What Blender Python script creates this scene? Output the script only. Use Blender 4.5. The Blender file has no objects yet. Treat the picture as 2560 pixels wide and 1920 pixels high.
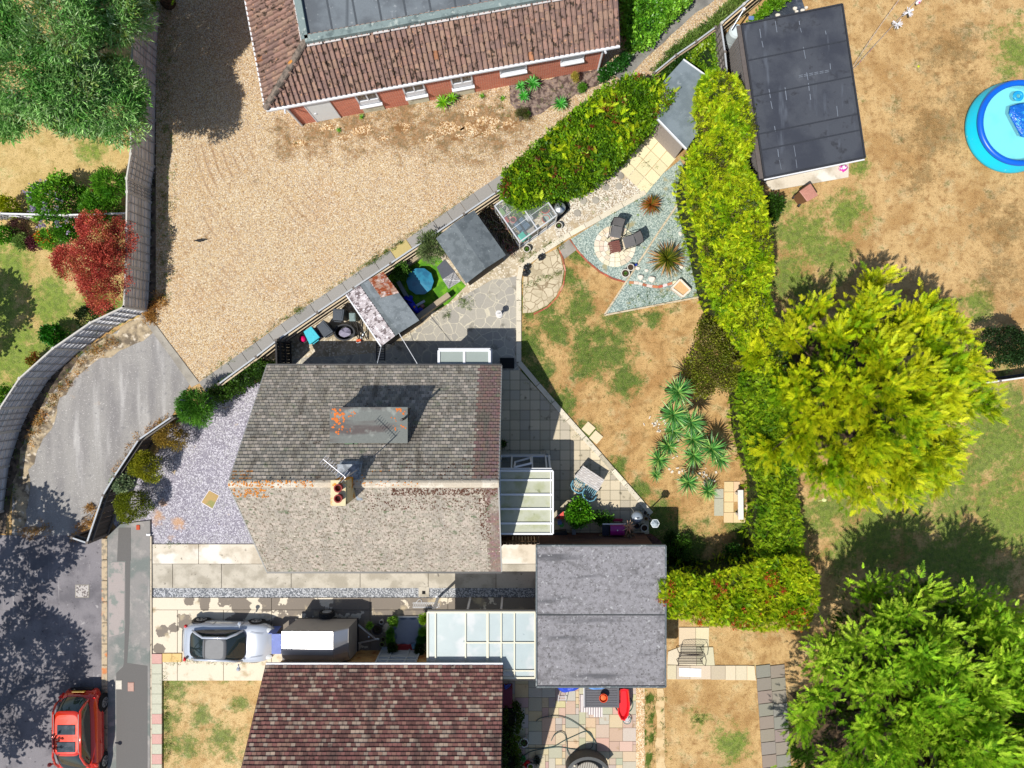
import bpy, math, random
import numpy as np
from mathutils import Vector

# ------------------------------------------------------------------ camera, world, sun, exposure
SC = bpy.context.scene
COL = SC.collection
CX, CY, F, H = 1305.0, 920.0, 1775.0, 30.0        # nadir (in photo pixels), focal length in pixels, flying height in metres
cam_d = bpy.data.cameras.new('camera'); cam = bpy.data.objects.new('camera', cam_d); COL.objects.link(cam)
cam.location = (0, 0, H); cam.rotation_euler = (0, 0, 0)
cam_d.sensor_width = 36; cam_d.lens = F / 2560 * 36
cam_d.shift_x = (1280 - CX) / 2560; cam_d.shift_y = -(960 - CY) / 2560
cam_d.clip_start = 0.5; cam_d.clip_end = 1000
SC.camera = cam
SUN = Vector((-0.40, -0.38, 1.0)).normalized()
w = bpy.data.worlds.new('World'); SC.world = w; w.use_nodes = True
wn = w.node_tree; bg = wn.nodes['Background']; bg.inputs['Strength'].default_value = 0.10
sky = wn.nodes.new('ShaderNodeTexSky'); sky.sky_type = 'NISHITA'; sky.sun_disc = False
sky.sun_elevation = math.asin(SUN.z); sky.sun_rotation = math.atan2(SUN.x, SUN.y)
wn.links.new(sky.outputs[0], bg.inputs['Color'])
sd = bpy.data.lights.new('sun', 'SUN'); sd.energy = 4.6; sd.angle = math.radians(0.5); sd.color = (1.0, 0.955, 0.88)
so = bpy.data.objects.new('sun', sd); COL.objects.link(so); so.location = (-20, -19, 50)
so.rotation_euler = SUN.to_track_quat('Z', 'Y').to_euler()
SC.view_settings.view_transform = 'Standard'; SC.view_settings.look = 'None'
SC.view_settings.exposure = 0.16; SC.view_settings.gamma = 1.0; SC.view_settings.use_curve_mapping = False
SC.cycles.max_bounces = 6; SC.cycles.diffuse_bounces = 2; SC.cycles.transparent_max_bounces = 8
SC.cycles.transmission_bounces = 4

R = random.Random(7)
NR = np.random.default_rng(11)

def P(x, y, z=0.0):
    """photo pixel of a point known to be z metres up -> world point"""
    k = (H - z) / F
    return Vector(((x - CX) * k, -(y - CY) * k, z))

def lin(v):
    v /= 255.0
    return v / 12.92 if v <= 0.04045 else ((v + 0.055) / 1.055) ** 2.4
def C(r, g, b, k=0.8):
    return (lin(r) * k, lin(g) * k, lin(b) * k)

# ------------------------------------------------------------------ materials
class NT:
    def __init__(s, m):
        s.t = m.node_tree; s.n = s.t.nodes; s.l = s.t.links
    def new(s, ty, **kw):
        n = s.n.new(ty)
        for k, v in kw.items(): setattr(n, k, v)
        return n
    def put(s, sock, v):
        if isinstance(v, bpy.types.NodeSocket): s.l.new(v, sock)
        elif isinstance(v, (tuple, list)) and len(v) == 3 and sock.type == 'RGBA': sock.default_value = (*v, 1)
        else: sock.default_value = v
    def math(s, op, a, b=0.0, c=None, clamp=False):
        n = s.new('ShaderNodeMath', operation=op, use_clamp=clamp)
        s.put(n.inputs[0], a); s.put(n.inputs[1], b)
        if c is not None: s.put(n.inputs[2], c)
        return n.outputs[0]
    def mix(s, f, a, b, mode='MIX'):
        n = s.new('ShaderNodeMix', data_type='RGBA', blend_type=mode)
        s.put(n.inputs[0], f); s.put(n.inputs[6], a); s.put(n.inputs[7], b)
        return n.outputs[2]
    def ramp(s, v, lo, hi):
        n = s.new('ShaderNodeMapRange', interpolation_type='SMOOTHSTEP')
        s.put(n.inputs[0], v); n.inputs[1].default_value = lo; n.inputs[2].default_value = hi
        return n.outputs[0]
    def noise(s, vec, scale, detail=3.0, rough=0.55, dist=0.0):
        n = s.new('ShaderNodeTexNoise'); s.l.new(vec, n.inputs['Vector'])
        n.inputs['Scale'].default_value = scale; n.inputs['Detail'].default_value = detail
        n.inputs['Roughness'].default_value = rough; n.inputs['Distortion'].default_value = dist
        return n.outputs['Fac']

def mapped(t, vec, rot=0.0, scale=(1, 1, 1), loc=(0, 0, 0)):
    n = t.new('ShaderNodeMapping'); t.l.new(vec, n.inputs[0])
    n.inputs['Rotation'].default_value = (0, 0, rot); n.inputs['Scale'].default_value = scale; n.inputs['Location'].default_value = loc
    return n.outputs[0]

def mat(name, base=(0.5, 0.5, 0.5), rough=0.85, layers=(), bump=0.0, bscale=30.0, bdist=0.02, metal=0.0, spec=0.3,
        wall=False, attr=False, trans=0.0, coat=0.0, alpha=1.0, emit=None):
    m = bpy.data.materials.new(name); m.use_nodes = True
    t = NT(m); b = t.n['Principled BSDF']; tc = t.new('ShaderNodeTexCoord').outputs['Object']
    v = tc
    if wall:
        sx = t.new('ShaderNodeSeparateXYZ'); t.l.new(tc, sx.inputs[0])
        cb = t.new('ShaderNodeCombineXYZ'); t.put(cb.inputs[0], t.math('ADD', sx.outputs[0], sx.outputs[1])); t.put(cb.inputs[1], sx.outputs[2])
        v = cb.outputs[0]
    col = base
    if attr:
        a = t.new('ShaderNodeAttribute'); a.attribute_name = 'Col'; col = a.outputs['Color']
    for L in layers:
        k = L[0]
        if k == 'n':        # ('n', color, scale, lo, hi, detail)
            f = t.ramp(t.noise(v, L[2], L[5] if len(L) > 5 else 3.0), L[3], L[4]); col = t.mix(f, col, L[1])
        elif k == 'ns':     # stretched noise: color, scale, lo, hi, rot, (sx, sy)
            f = t.ramp(t.noise(mapped(t, v, L[5], (L[6][0], L[6][1], 1)), L[2], 3.0), L[3], L[4]); col = t.mix(f, col, L[1])
        elif k == 'mul':    # ('mul', scale, amount, detail)
            f = t.math('MULTIPLY_ADD', t.noise(v, L[1], L[3] if len(L) > 3 else 2.0), 2.0 * L[2], 1.0 - L[2])
            mm = t.new('ShaderNodeVectorMath', operation='SCALE'); t.put(mm.inputs[0], col if isinstance(col, bpy.types.NodeSocket) else tuple(col)); t.put(mm.inputs['Scale'], f)
            col = mm.outputs[0]
        elif k == 'brick':  # mortar colour, bw, bh, mortar, rot, second colour, offset
            n = t.new('ShaderNodeTexBrick'); t.l.new(mapped(t, v, L[5] if len(L) > 5 else 0.0), n.inputs['Vector'])
            n.inputs['Scale'].default_value = 1.0; n.inputs['Brick Width'].default_value = L[2]; n.inputs['Row Height'].default_value = L[3]
            n.inputs['Mortar Size'].default_value = L[4]; n.inputs['Mortar Smooth'].default_value = 0.3; n.inputs['Bias'].default_value = 0.0
            n.offset = L[7] if len(L) > 7 else 0.5
            n.inputs['Color1'].default_value = (1, 1, 1, 1); n.inputs['Color2'].default_value = (0.0, 0.0, 0.0, 1); n.inputs['Mortar'].default_value = (0.5, 0.5, 0.5, 1)
            if len(L) > 6 and L[6]: col = t.mix(n.outputs['Color'], col, L[6])
            col = t.mix(n.outputs['Fac'], col, L[1])
        elif k == 'vor':    # crazy paving joints: colour, scale, width ; cell tint
            wob = t.new('ShaderNodeTexNoise'); t.l.new(v, wob.inputs['Vector']); wob.inputs['Scale'].default_value = 2.5
            va = t.new('ShaderNodeVectorMath', operation='MULTIPLY_ADD'); t.l.new(wob.outputs['Color'], va.inputs[0]); va.inputs[1].default_value = (0.25, 0.25, 0); t.l.new(v, va.inputs[2])
            n = t.new('ShaderNodeTexVoronoi', feature='DISTANCE_TO_EDGE'); t.l.new(va.outputs[0], n.inputs['Vector']); n.inputs['Scale'].default_value = L[2]
            n2 = t.new('ShaderNodeTexVoronoi', feature='F1'); t.l.new(va.outputs[0], n2.inputs['Vector']); n2.inputs['Scale'].default_value = L[2]
            if len(L) > 4 and L[4]:
                col = t.mix(t.math('MULTIPLY', t.new('ShaderNodeSeparateColor').outputs[0], 0.0) if False else n2.outputs['Color'], col, L[4])
            f = t.math('SUBTRACT', 1.0, t.ramp(n.outputs['Distance'], L[3] * 0.4, L[3]))
            col = t.mix(f, col, L[1])
        elif k == 'cell':   # pebbles: colour by random cell: colour, scale, lo, hi
            n = t.new('ShaderNodeTexVoronoi', feature='F1'); t.l.new(v, n.inputs['Vector']); n.inputs['Scale'].default_value = L[2]
            sp = t.new('ShaderNodeSeparateColor'); t.l.new(n.outputs['Color'], sp.inputs[0])
            col = t.mix(t.ramp(sp.outputs[L[5] if len(L) > 5 else 0], L[3], L[4]), col, L[1])
        elif k == 'wave':   # lines: colour, scale, rot, lo, hi, distortion
            n = t.new('ShaderNodeTexWave', wave_type='BANDS', bands_direction='X', wave_profile='SIN')
            t.l.new(mapped(t, v, L[3]), n.inputs['Vector']); n.inputs['Scale'].default_value = L[2]
            n.inputs['Distortion'].default_value = L[6] if len(L) > 6 else 0.0; n.inputs['Detail'].default_value = 2; n.inputs['Detail Scale'].default_value = 1.0
            col = t.mix(t.ramp(n.outputs['Fac'], L[4], L[5]), col, L[1])
        elif k == 'patch':  # mottled growth that thickens towards given centres: colour, [(x,y,r)], strength, base
            fl = t.new('ShaderNodeVectorMath', operation='MULTIPLY'); t.l.new(v, fl.inputs[0]); fl.inputs[1].default_value = (1, 1, 0); tot = None
            for (sx_, sy_, r_) in L[2]:
                dn = t.new('ShaderNodeVectorMath', operation='DISTANCE'); t.l.new(fl.outputs[0], dn.inputs[0]); dn.inputs[1].default_value = (sx_, sy_, 0)
                f = t.math('SUBTRACT', 1.0, t.math('DIVIDE', dn.outputs['Value'], r_ * 1.5), clamp=True)
                tot = f if tot is None else t.math('MAXIMUM', tot, f)
            nn = t.math('ADD', t.math('MULTIPLY', t.noise(v, 1.3, 10.0, .78), 1.7), t.math('MULTIPLY', t.noise(v, 13.0, 5.0, .7), .4))
            f = t.math('ADD', nn, t.math('MULTIPLY', tot, L[4] if len(L) > 4 else .42))
            g2 = t.mix(t.ramp(t.noise(v, 5.0, 6.0), .42, .6), L[1], tuple(q * w_ for q, w_ in zip(L[1], (.55, .66, .6))))
            col = t.mix(t.math('MULTIPLY', t.ramp(f, 1.12, 1.42), L[3]), col, g2)
        elif k == 'arcs':   # tyre tracks: colour, centre, spacing, lo, hi
            dn = t.new('ShaderNodeVectorMath', operation='DISTANCE'); t.l.new(v, dn.inputs[0]); dn.inputs[1].default_value = (*L[2], 0)
            f = t.math('SINE', t.math('ADD', t.math('MULTIPLY', dn.outputs['Value'], L[3]), t.math('MULTIPLY', t.noise(v, .4, 3), 7.0)))
            f = t.math('MULTIPLY', t.ramp(f, .6, .95), t.ramp(t.noise(v, .5, 3), .46, .6)); dm_ = t.new('ShaderNodeVectorMath', operation='DISTANCE'); t.l.new(v, dm_.inputs[0]); dm_.inputs[1].default_value = (*L[5], 0); f = t.math('MULTIPLY', f, t.ramp(t.math('SUBTRACT', L[6], dm_.outputs['Value']), 0.0, 2.0)); col = t.mix(t.math('MULTIPLY', f, L[4]), col, L[1])
        elif k == 'spots':  # colour, [(x,y,r)], strength, wobble
            nz = t.new('ShaderNodeTexNoise'); t.l.new(v, nz.inputs['Vector']); nz.inputs['Scale'].default_value = 1.3; nz.inputs['Detail'].default_value = 6
            nf = t.noise(v, 7.0, 4.0)
            fl = t.new('ShaderNodeVectorMath', operation='MULTIPLY'); t.l.new(v, fl.inputs[0]); fl.inputs[1].default_value = (1, 1, 0); v2 = fl.outputs[0]
            tot = None
            for (sx_, sy_, r_) in L[2]:
                dn = t.new('ShaderNodeVectorMath', operation='DISTANCE'); t.l.new(v2, dn.inputs[0]); dn.inputs[1].default_value = (sx_, sy_, 0)
                f = t.math('ADD', t.math('DIVIDE', dn.outputs['Value'], r_), t.math('MULTIPLY', nz.outputs['Fac'], L[4] * 2.6))
                f = t.math('ADD', f, t.math('MULTIPLY', nf, 1.0))
                f = t.ramp(t.math('SUBTRACT', 1.3 + L[4] * 1.3, f), 0.0, L[5] if len(L) > 5 else 0.8)
                tot = f if tot is None else t.math('MAXIMUM', tot, f)
            col = t.mix(t.math('MULTIPLY', tot, L[3]), col, L[1])
    t.put(b.inputs['Base Color'], col)
    b.inputs['Roughness'].default_value = rough; b.inputs['Metallic'].default_value = metal
    b.inputs['Specular IOR Level'].default_value = spec; b.inputs['Coat Weight'].default_value = coat
    b.inputs['Coat Roughness'].default_value = 0.04; b.inputs['Alpha'].default_value = alpha
    if emit: b.inputs['Emission Color'].default_value = (*emit, 1); b.inputs['Emission Strength'].default_value = 1
    if bump:
        bn = t.new('ShaderNodeBump'); bn.inputs['Strength'].default_value = bump; bn.inputs['Distance'].default_value = bdist
        t.l.new(t.noise(v, bscale, 4.0, 0.6), bn.inputs['Height']); t.l.new(bn.outputs[0], b.inputs['Normal'])
    if trans:
        tr = t.new('ShaderNodeBsdfTranslucent'); t.put(tr.inputs[0], col)
        mx = t.new('ShaderNodeMixShader'); mx.inputs[0].default_value = trans
        t.l.new(b.outputs[0], mx.inputs[1]); t.l.new(tr.outputs[0], mx.inputs[2]); t.l.new(mx.outputs[0], t.n['Material Output'].inputs[0])
    return m

def glass_mat(name, tint, alpha, rough=0.05):
    """thin pane: part see-through, part glossy tinted sheet"""
    m = bpy.data.materials.new(name); m.use_nodes = True; t = NT(m); b = t.n['Principled BSDF']
    b.inputs['Base Color'].default_value = (*tint, 1); b.inputs['Roughness'].default_value = rough; b.inputs['Specular IOR Level'].default_value = 0.8
    tp = t.new('ShaderNodeBsdfTransparent'); mx = t.new('ShaderNodeMixShader'); mx.inputs[0].default_value = alpha
    t.l.new(tp.outputs[0], mx.inputs[1]); t.l.new(b.outputs[0], mx.inputs[2]); t.l.new(mx.outputs[0], t.n['Material Output'].inputs[0])
    return m

FOL = mat('foliage', rough=0.5, attr=True, trans=0.35, spec=0.35)
FOLG = mat('glossy_foliage', rough=0.38, attr=True, trans=0.2, spec=0.5)
COLA = mat('painted_pieces', rough=0.8, attr=True, layers=(('mul', 22.0, 0.18),), bump=0.15, bscale=40)

# ------------------------------------------------------------------ objects
def tag(o, label=None, cat=None, group=None, kind=None):
    if label: o['label'] = label
    if cat: o['category'] = cat
    if group: o['group'] = group
    if kind: o['kind'] = kind
    return o
def thing(name, label, cat, loc=(0, 0, 0), rz=0.0, group=None):
    o = bpy.data.objects.new(name, None); COL.objects.link(o); o.location = loc; o.rotation_euler = (0, 0, rz)
    o.empty_display_size = 0.2
    return tag(o, label, cat, group)
def copy_thing(root, loc, rz=None, label=None, scale=None, group=None):
    r = root.copy(); COL.objects.link(r); r.location = loc
    if rz is not None: r.rotation_euler = (0, 0, rz)
    if scale is not None: r.scale = (scale, scale, scale)
    if label: r['label'] = label
    if group: r['group'] = group
    for ch in list(root.children):
        c = ch.copy(); COL.objects.link(c); c.parent = r
        for g in list(ch.children):
            d = g.copy(); COL.objects.link(d); d.parent = c
    return r

class MB:
    """collects geometry (world coordinates unless built at the origin) and links it as ONE mesh object"""
    def __init__(s): s.v = []; s.f = []; s.c = []; s.col = (0.5, 0.5, 0.5); s.smooth = False
    def add(s, vs, fs, col=None):
        o = len(s.v); s.v += [tuple(p) for p in vs]; s.f += [tuple(i + o for i in f) for f in fs]
        s.c += [col or s.col] * len(vs); return s
    def quad(s, a, b, c, d, col=None): return s.add([a, b, c, d], [(0, 1, 2, 3)], col)
    def box(s, c, size, rz=0.0, col=None, tilt=0.0, taper=1.0):
        hx, hy, hz = size[0] / 2, size[1] / 2, size[2] / 2; ca, sa = math.cos(rz), math.sin(rz); ct, st = math.cos(tilt), math.sin(tilt)
        vs = []
        for z in (-hz, hz):
            k = taper if z > 0 else 1.0
            for x, y in ((-hx, -hy), (hx, -hy), (hx, hy), (-hx, hy)):
                x *= k; y *= k; x2 = x * ct + z * st; z2 = -x * st + z * ct
                vs.append((c[0] + x2 * ca - y * sa, c[1] + x2 * sa + y * ca, c[2] + z2))
        return s.add(vs, [(3, 2, 1, 0), (4, 5, 6, 7), (0, 1, 5, 4), (1, 2, 6, 5), (2, 3, 7, 6), (3, 0, 4, 7)], col)
    def bar(s, a, b, w, h, col=None):
        """rectangular bar between two points (w sideways, h upward)"""
        a, b = Vector(a), Vector(b); d = (b - a)
        if d.length < 1e-6: return s
        d.normalize(); up = Vector((0, 0, 1)) if abs(d.z) < 0.95 else Vector((0, 1, 0))
        sd_ = d.cross(up).normalized() * (w / 2); u = sd_.cross(d).normalized() * (h / 2)
        vs = [a - sd_ - u, a + sd_ - u, a + sd_ + u, a - sd_ + u, b - sd_ - u, b + sd_ - u, b + sd_ + u, b - sd_ + u]
        return s.add(vs, [(0, 1, 2, 3), (7, 6, 5, 4), (0, 4, 5, 1), (1, 5, 6, 2), (2, 6, 7, 3), (3, 7, 4, 0)], col)
    def prism(s, pts, z0, z1, col=None):
        n = len(pts)
        ar = sum(pts[i][0] * pts[(i + 1) % n][1] - pts[(i + 1) % n][0] * pts[i][1] for i in range(n))
        if ar < 0: pts = pts[::-1]
        vs = [(p[0], p[1], z0) for p in pts] + [(p[0], p[1], z1) for p in pts]
        fs = [tuple(range(n, 2 * n)), tuple(range(n - 1, -1, -1))] + [(i, (i + 1) % n, n + (i + 1) % n, n + i) for i in range(n)]
        return s.add(vs, fs, col)
    def tube(s, path, r, seg=8, col=None, cap=True):
        path = [Vector(p) for p in path]; rs = r if isinstance(r, (list, tuple)) else [r] * len(path); rings = []
        for i, p in enumerate(path):
            d = (path[min(i + 1, len(path) - 1)] - path[max(i - 1, 0)]).normalized()
            up = Vector((0, 0, 1)) if abs(d.z) < 0.9 else Vector((0, 1, 0))
            x = d.cross(up).normalized(); y = x.cross(d).normalized()
            rings.append([p + (x * math.cos(2 * math.pi * k / seg) + y * math.sin(2 * math.pi * k / seg)) * rs[i] for k in range(seg)])
        vs = [q for rg in rings for q in rg]; fs = []
        for i in range(len(path) - 1):
            for k in range(seg):
                fs.append((i * seg + k, i * seg + (k + 1) % seg, (i + 1) * seg + (k + 1) % seg, (i + 1) * seg + k))
        if cap: fs += [tuple(range(seg - 1, -1, -1)), tuple(range((len(path) - 1) * seg, len(path) * seg))]
        return s.add(vs, fs, col)
    def lathe(s, prof, c=(0, 0, 0), seg=24, col=None, sx=1.0, sy=1.0):
        vs = []; fs = []; n = len(prof)
        for k in range(seg):
            a = 2 * math.pi * k / seg
            for r, z in prof: vs.append((c[0] + r * sx * math.cos(a), c[1] + r * sy * math.sin(a), c[2] + z))
        for k in range(seg):
            k2 = (k + 1) % seg
            for i in range(n - 1): fs.append((k * n + i, k2 * n + i, k2 * n + i + 1, k * n + i + 1))
        return s.add(vs, fs, col)
    def loft(s, rows, col=None, closed=False):
        n = len(rows[0]); vs = [p for r in rows for p in r]; fs = []
        for i in range(len(rows) - 1):
            for k in range(n if closed else n - 1):
                k2 = (k + 1) % n; fs.append((i * n + k, i * n + k2, (i + 1) * n + k2, (i + 1) * n + k))
        return s.add(vs, fs, col)
    def build(s, name, m, parent=None, smooth=False, bevel=0.0, sub=0):
        me = bpy.data.meshes.new(name); off = Vector((0, 0, 0))
        if parent is not None:
            p = parent
            while p is not None: off += Vector(p.location); p = p.parent
        me.from_pydata([(a - off.x, b - off.y, c - off.z) for a, b, c in s.v], [], s.f)
        ca = me.color_attributes.new('Col', 'FLOAT_COLOR', 'POINT')
        ca.data.foreach_set('color', np.array([(*c[:3], 1.0) for c in s.c], dtype=np.float32).ravel())
        me.validate(); me.update()
        if smooth: me.polygons.foreach_set('use_smooth', [True] * len(me.polygons))
        me.materials.append(m); o = bpy.data.objects.new(name, me); COL.objects.link(o)
        if parent is not None: o.parent = parent
        if bevel:
            b = o.modifiers.new('bevel', 'BEVEL'); b.width = bevel; b.segments = 2; b.limit_method = 'ANGLE'
        if sub:
            b = o.modifiers.new('sub', 'SUBSURF'); b.levels = b.render_levels = sub
        return o

LEV = 0.004
def sheet(name, px, level, m, kind='structure', world=None, thick=0.0):
    """flat ground sheet; level in 4 mm steps"""
    pts = world or [P(x, y, 0)[:2] for x, y in px]
    n = len(pts); ar = sum(pts[i][0] * pts[(i + 1) % n][1] - pts[(i + 1) % n][0] * pts[i][1] for i in range(n))
    if ar < 0: pts = pts[::-1]
    b = MB()
    if thick: b.prism(pts, -0.01, level * LEV + thick)
    else: b.add([(p[0], p[1], level * LEV) for p in pts], [tuple(range(n))])
    return tag(b.build(name, m), kind=kind)

def ragged(px, step=22, amp=6, rng=R):
    """break a pixel outline into an uneven one"""
    out = []
    for i, a in enumerate(px):
        b = px[(i + 1) % len(px)]; L = math.hypot(b[0] - a[0], b[1] - a[1]); n = max(1, int(L / step))
        for k in range(n):
            t = k / n; out.append((a[0] + (b[0] - a[0]) * t + rng.uniform(-amp, amp), a[1] + (b[1] - a[1]) * t + rng.uniform(-amp, amp)))
    return out

# ------------------------------------------------------------------ foliage
def raw_mesh(name, V, T, colors, m, parent=None):
    me = bpy.data.meshes.new(name); nv, nf = len(V), len(T)
    if parent is not None:
        off = np.array(parent.location); V = V - off
    me.vertices.add(nv); me.vertices.foreach_set('co', V.astype(np.float32).ravel())
    me.loops.add(nf * 3); me.loops.foreach_set('vertex_index', T.astype(np.int32).ravel())
    me.polygons.add(nf); me.polygons.foreach_set('loop_start', np.arange(0, nf * 3, 3, dtype=np.int32))
    me.update(calc_edges=True)
    ca = me.color_attributes.new('Col', 'FLOAT_COLOR', 'POINT')
    cc = np.ones((nv, 4), dtype=np.float32); cc[:, :3] = np.clip(colors, 0, 1); ca.data.foreach_set('color', cc.ravel())
    me.materials.append(m); o = bpy.data.objects.new(name, me); COL.objects.link(o)
    if parent is not None: o.parent = parent
    return o

def unit(a): return a / np.maximum(np.linalg.norm(a, axis=-1, keepdims=True), 1e-9)

def scatter(tmpls, pos, dirs, size, cols, flat=0.5):
    """place random templates: x axis along dirs. returns V, T, colours"""
    N = len(pos); which = NR.integers(0, len(tmpls), N); Vs, Ts, Cs = [], [], []; base = 0
    d = unit(dirs); up = unit(np.array([0, 0, 1.0]) * flat + NR.normal(0, 1, (N, 3)) * (1 - flat) * 0.8)
    y = unit(np.cross(up, d)); z = np.cross(d, y)
    for k, (tv, tf) in enumerate(tmpls):
        idx = np.where(which == k)[0]
        if len(idx) == 0: continue
        B = np.stack([d[idx], y[idx], z[idx]], axis=1)          # (n,3,3) rows are axes
        W = np.einsum('vk,nkj->nvj', tv[:, :3], B) * size[idx][:, None, None] + pos[idx][:, None, :]
        tint = tv[:, 3] if tv.shape[1] > 3 else np.zeros(len(tv))
        cc = cols[idx][:, None, :] * (1 + 0.35 * tint[None, :, None]) * np.ones((1, len(tv), 1))
        n = len(idx); Vs.append(W.reshape(-1, 3)); Cs.append(cc.reshape(-1, 3))
        Ts.append((tf[None] + (np.arange(n) * len(tv))[:, None, None] + base).reshape(-1, 3)); base += n * len(tv)
    return np.concatenate(Vs), np.concatenate(Ts), np.concatenate(Cs)

def t_plume(seed, shoots=9, spikes=3, wide=0.5, ang=0.75, w0=0.035):
    """feathery conifer spray, length 1 along x"""
    r = random.Random(seed); V = []; T = []
    def tri(a, b, c, ta=0.0, tb=0.0, tc=0.0):
        o = len(V); V.extend([(*a, ta), (*b, tb), (*c, tc)]); T.append((o, o + 1, o + 2))
    def shoot(x0, y0, z0, a, L, w, n, lift):
        ca, sa = math.cos(a), math.sin(a); tip = (x0 + ca * L, y0 + sa * L, z0 + lift * L)
        tri((x0 - sa * w, y0 + ca * w, z0), (x0 + sa * w, y0 - ca * w, z0), tip, 0, 0, 0.7)
        for i in range(n):
            t = (i + 0.4) / (n + 0.3); s = 1 if i % 2 else -1; l2 = L * 0.42 * (1.1 - t); bx, by, bz = x0 + ca * L * t, y0 + sa * L * t, z0 + lift * L * t
            for s in (1, -1):
                a2 = a + s * r.uniform(0.5, 0.8); dx, dy = math.cos(a2) * l2, math.sin(a2) * l2
                tri((bx - ca * w * 1.1, by - sa * w * 1.1, bz), (bx + ca * w * 1.1, by + sa * w * 1.1, bz), (bx + dx, by + dy, bz + r.uniform(-0.05, 0.12) * L), 0, 0, 0.9)
    for i in range(shoots):
        t = (i + 0.3) / shoots
        for s in (1, -1):
            L = wide * (1.12 - t) * r.uniform(0.7, 1.15) + 0.08
            shoot(t * 0.85, 0, -0.12 * t * t, s * r.uniform(ang * 0.75, ang * 1.2), L, w0, spikes, r.uniform(-0.05, 0.5))
    shoot(0.0, 0, 0, 0, 1.0, w0 * 1.2, spikes + 2, -0.1)
    return np.array(V), np.array(T)
def t_leaves(seed, n=14, L=0.5, w=0.16, spread=0.8, fold=0.2):
    """cluster of single leaves round a twig, size 1"""
    r = random.Random(seed); V = []; T = []
    for i in range(n):
        p = Vector((r.uniform(-0.3, 0.8), r.uniform(-1, 1) * spread * 0.6, r.uniform(-1, 1) * spread * 0.5))
        d = Vector((r.uniform(0.1, 1), r.uniform(-1, 1), r.uniform(-0.7, 0.7))).normalized()
        s = d.cross(Vector((r.uniform(-0.5, 0.5), r.uniform(-0.5, 0.5), 1))).normalized() * w * r.uniform(0.7, 1.3); l = L * r.uniform(0.6, 1.2)
        a, m_, e = p, p + d * l * 0.5 - Vector((0, 0, fold * l)) * 0.3, p + d * l
        o = len(V); tt = r.uniform(-0.5, 0.9)
        V += [(*a, tt), (*(m_ + s), tt), (*e, tt), (*(m_ - s), tt)]; T += [(o, o + 1, o + 2), (o, o + 2, o + 3)]
    return np.array(V), np.array(T)

PLUME = [t_plume(s, 8, 3, 0.42, 0.66, 0.02) for s in range(5)]
PLUMES = [t_plume(s + 20, 6, 2, 0.42, 0.5, 0.026) for s in range(4)]      # cheaper, for hedges
LACY = [t_plume(s + 40, 7, 2, 0.34, 0.62, 0.026) for s in range(5)]      # slender
NARROW = [t_leaves(s, 16, 0.75, 0.06) for s in range(4)]
BROAD = [t_leaves(s + 9, 13, 0.45, 0.15) for s in range(4)]
FINE = [t_leaves(s + 19, 18, 0.3, 0.09, 1.0) for s in range(4)]

def clump(pos, f=1.0, ph=0.0):
    x, y, z = pos[:, 0] * f, pos[:, 1] * f, pos[:, 2] * f
    return 0.5 + 0.25 * (np.sin(2.1 * x + 1.3 * y + ph) + np.sin(1.7 * y - 2.3 * x + 1.9 * z + ph * 2)) * 0.6 + 0.2 * np.sin(4.3 * x + ph) * np.sin(3.9 * y + 2 * z)
def colours(pos, pal, ph=0.0, f=1.0, jit=0.22):
    jit *= .8
    """mix of palette colours in clumps with jitter"""
    pal = np.array(pal); k = np.clip(clump(pos, f, ph) + NR.normal(0, 0.22, len(pos)), 0, 0.999) * (len(pal) - 1)
    i = k.astype(int); fr = (k - i)[:, None]; c = pal[i] * (1 - fr) + pal[np.minimum(i + 1, len(pal) - 1)] * fr
    return c * (1 + NR.normal(0, jit, (len(pos), 1)))

def dome_pts(c, r, n, lobes=14, lr=0.42, low=-0.15, rmin=0.85, rng=NR):
    """points on a lumpy dome; returns positions and outward directions"""
    c = np.array(c); r = np.array(r)
    th = rng.uniform(0, 2 * math.pi, lobes); zz = rng.uniform(low, 1.0, lobes) if lobes > 1 else np.array([0.3])
    s = np.sqrt(np.maximum(0, 1 - zz ** 2)); L = np.stack([s * np.cos(th), s * np.sin(th), zz], 1) * (1 - lr)
    L = np.concatenate([L, [[0, 0, 0.25]]]); rad = np.concatenate([rng.uniform(lr * 0.75, lr * 1.15, lobes), [0.62]])
    k = rng.choice(len(L), n, p=rad ** 2 / (rad ** 2).sum())
    d = unit(rng.normal(0, 1, (n, 3))); d[:, 2] = np.where(d[:, 2] < -0.3, -d[:, 2], d[:, 2])
    p = L[k] + d * rad[k][:, None] * rng.uniform(rmin, 1.05, (n, 1))
    dist = np.linalg.norm(p[:, None, :] - L[None], axis=2); inside = (dist < rad[None] * 0.78).any(1)
    p, d = p[~inside], d[~inside]
    out = unit(unit(p) * 0.6 + d * 0.7)
    return p * r + c, out

def crown(name, c, r, n, tm, size, pal, parent, lobes=14, lr=0.42, up=0.35, rmin=0.85, m=None, flat=0.5, ph=0.0, low=-0.15, f=1.0, jit=0.22):
    p, d = dome_pts(c, r, n, lobes, lr, low, rmin)
    d = unit(d + np.array([0, 0, up]) + NR.normal(0, 0.25, d.shape))
    sz = size * NR.uniform(0.65, 1.25, len(p))
    V, T, Cc = scatter(tm, p - d * sz[:, None] * 0.35, d, sz, colours(p, pal, ph, f, jit), flat)
    return raw_mesh(name, V, T, Cc, m or FOL, parent)

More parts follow.
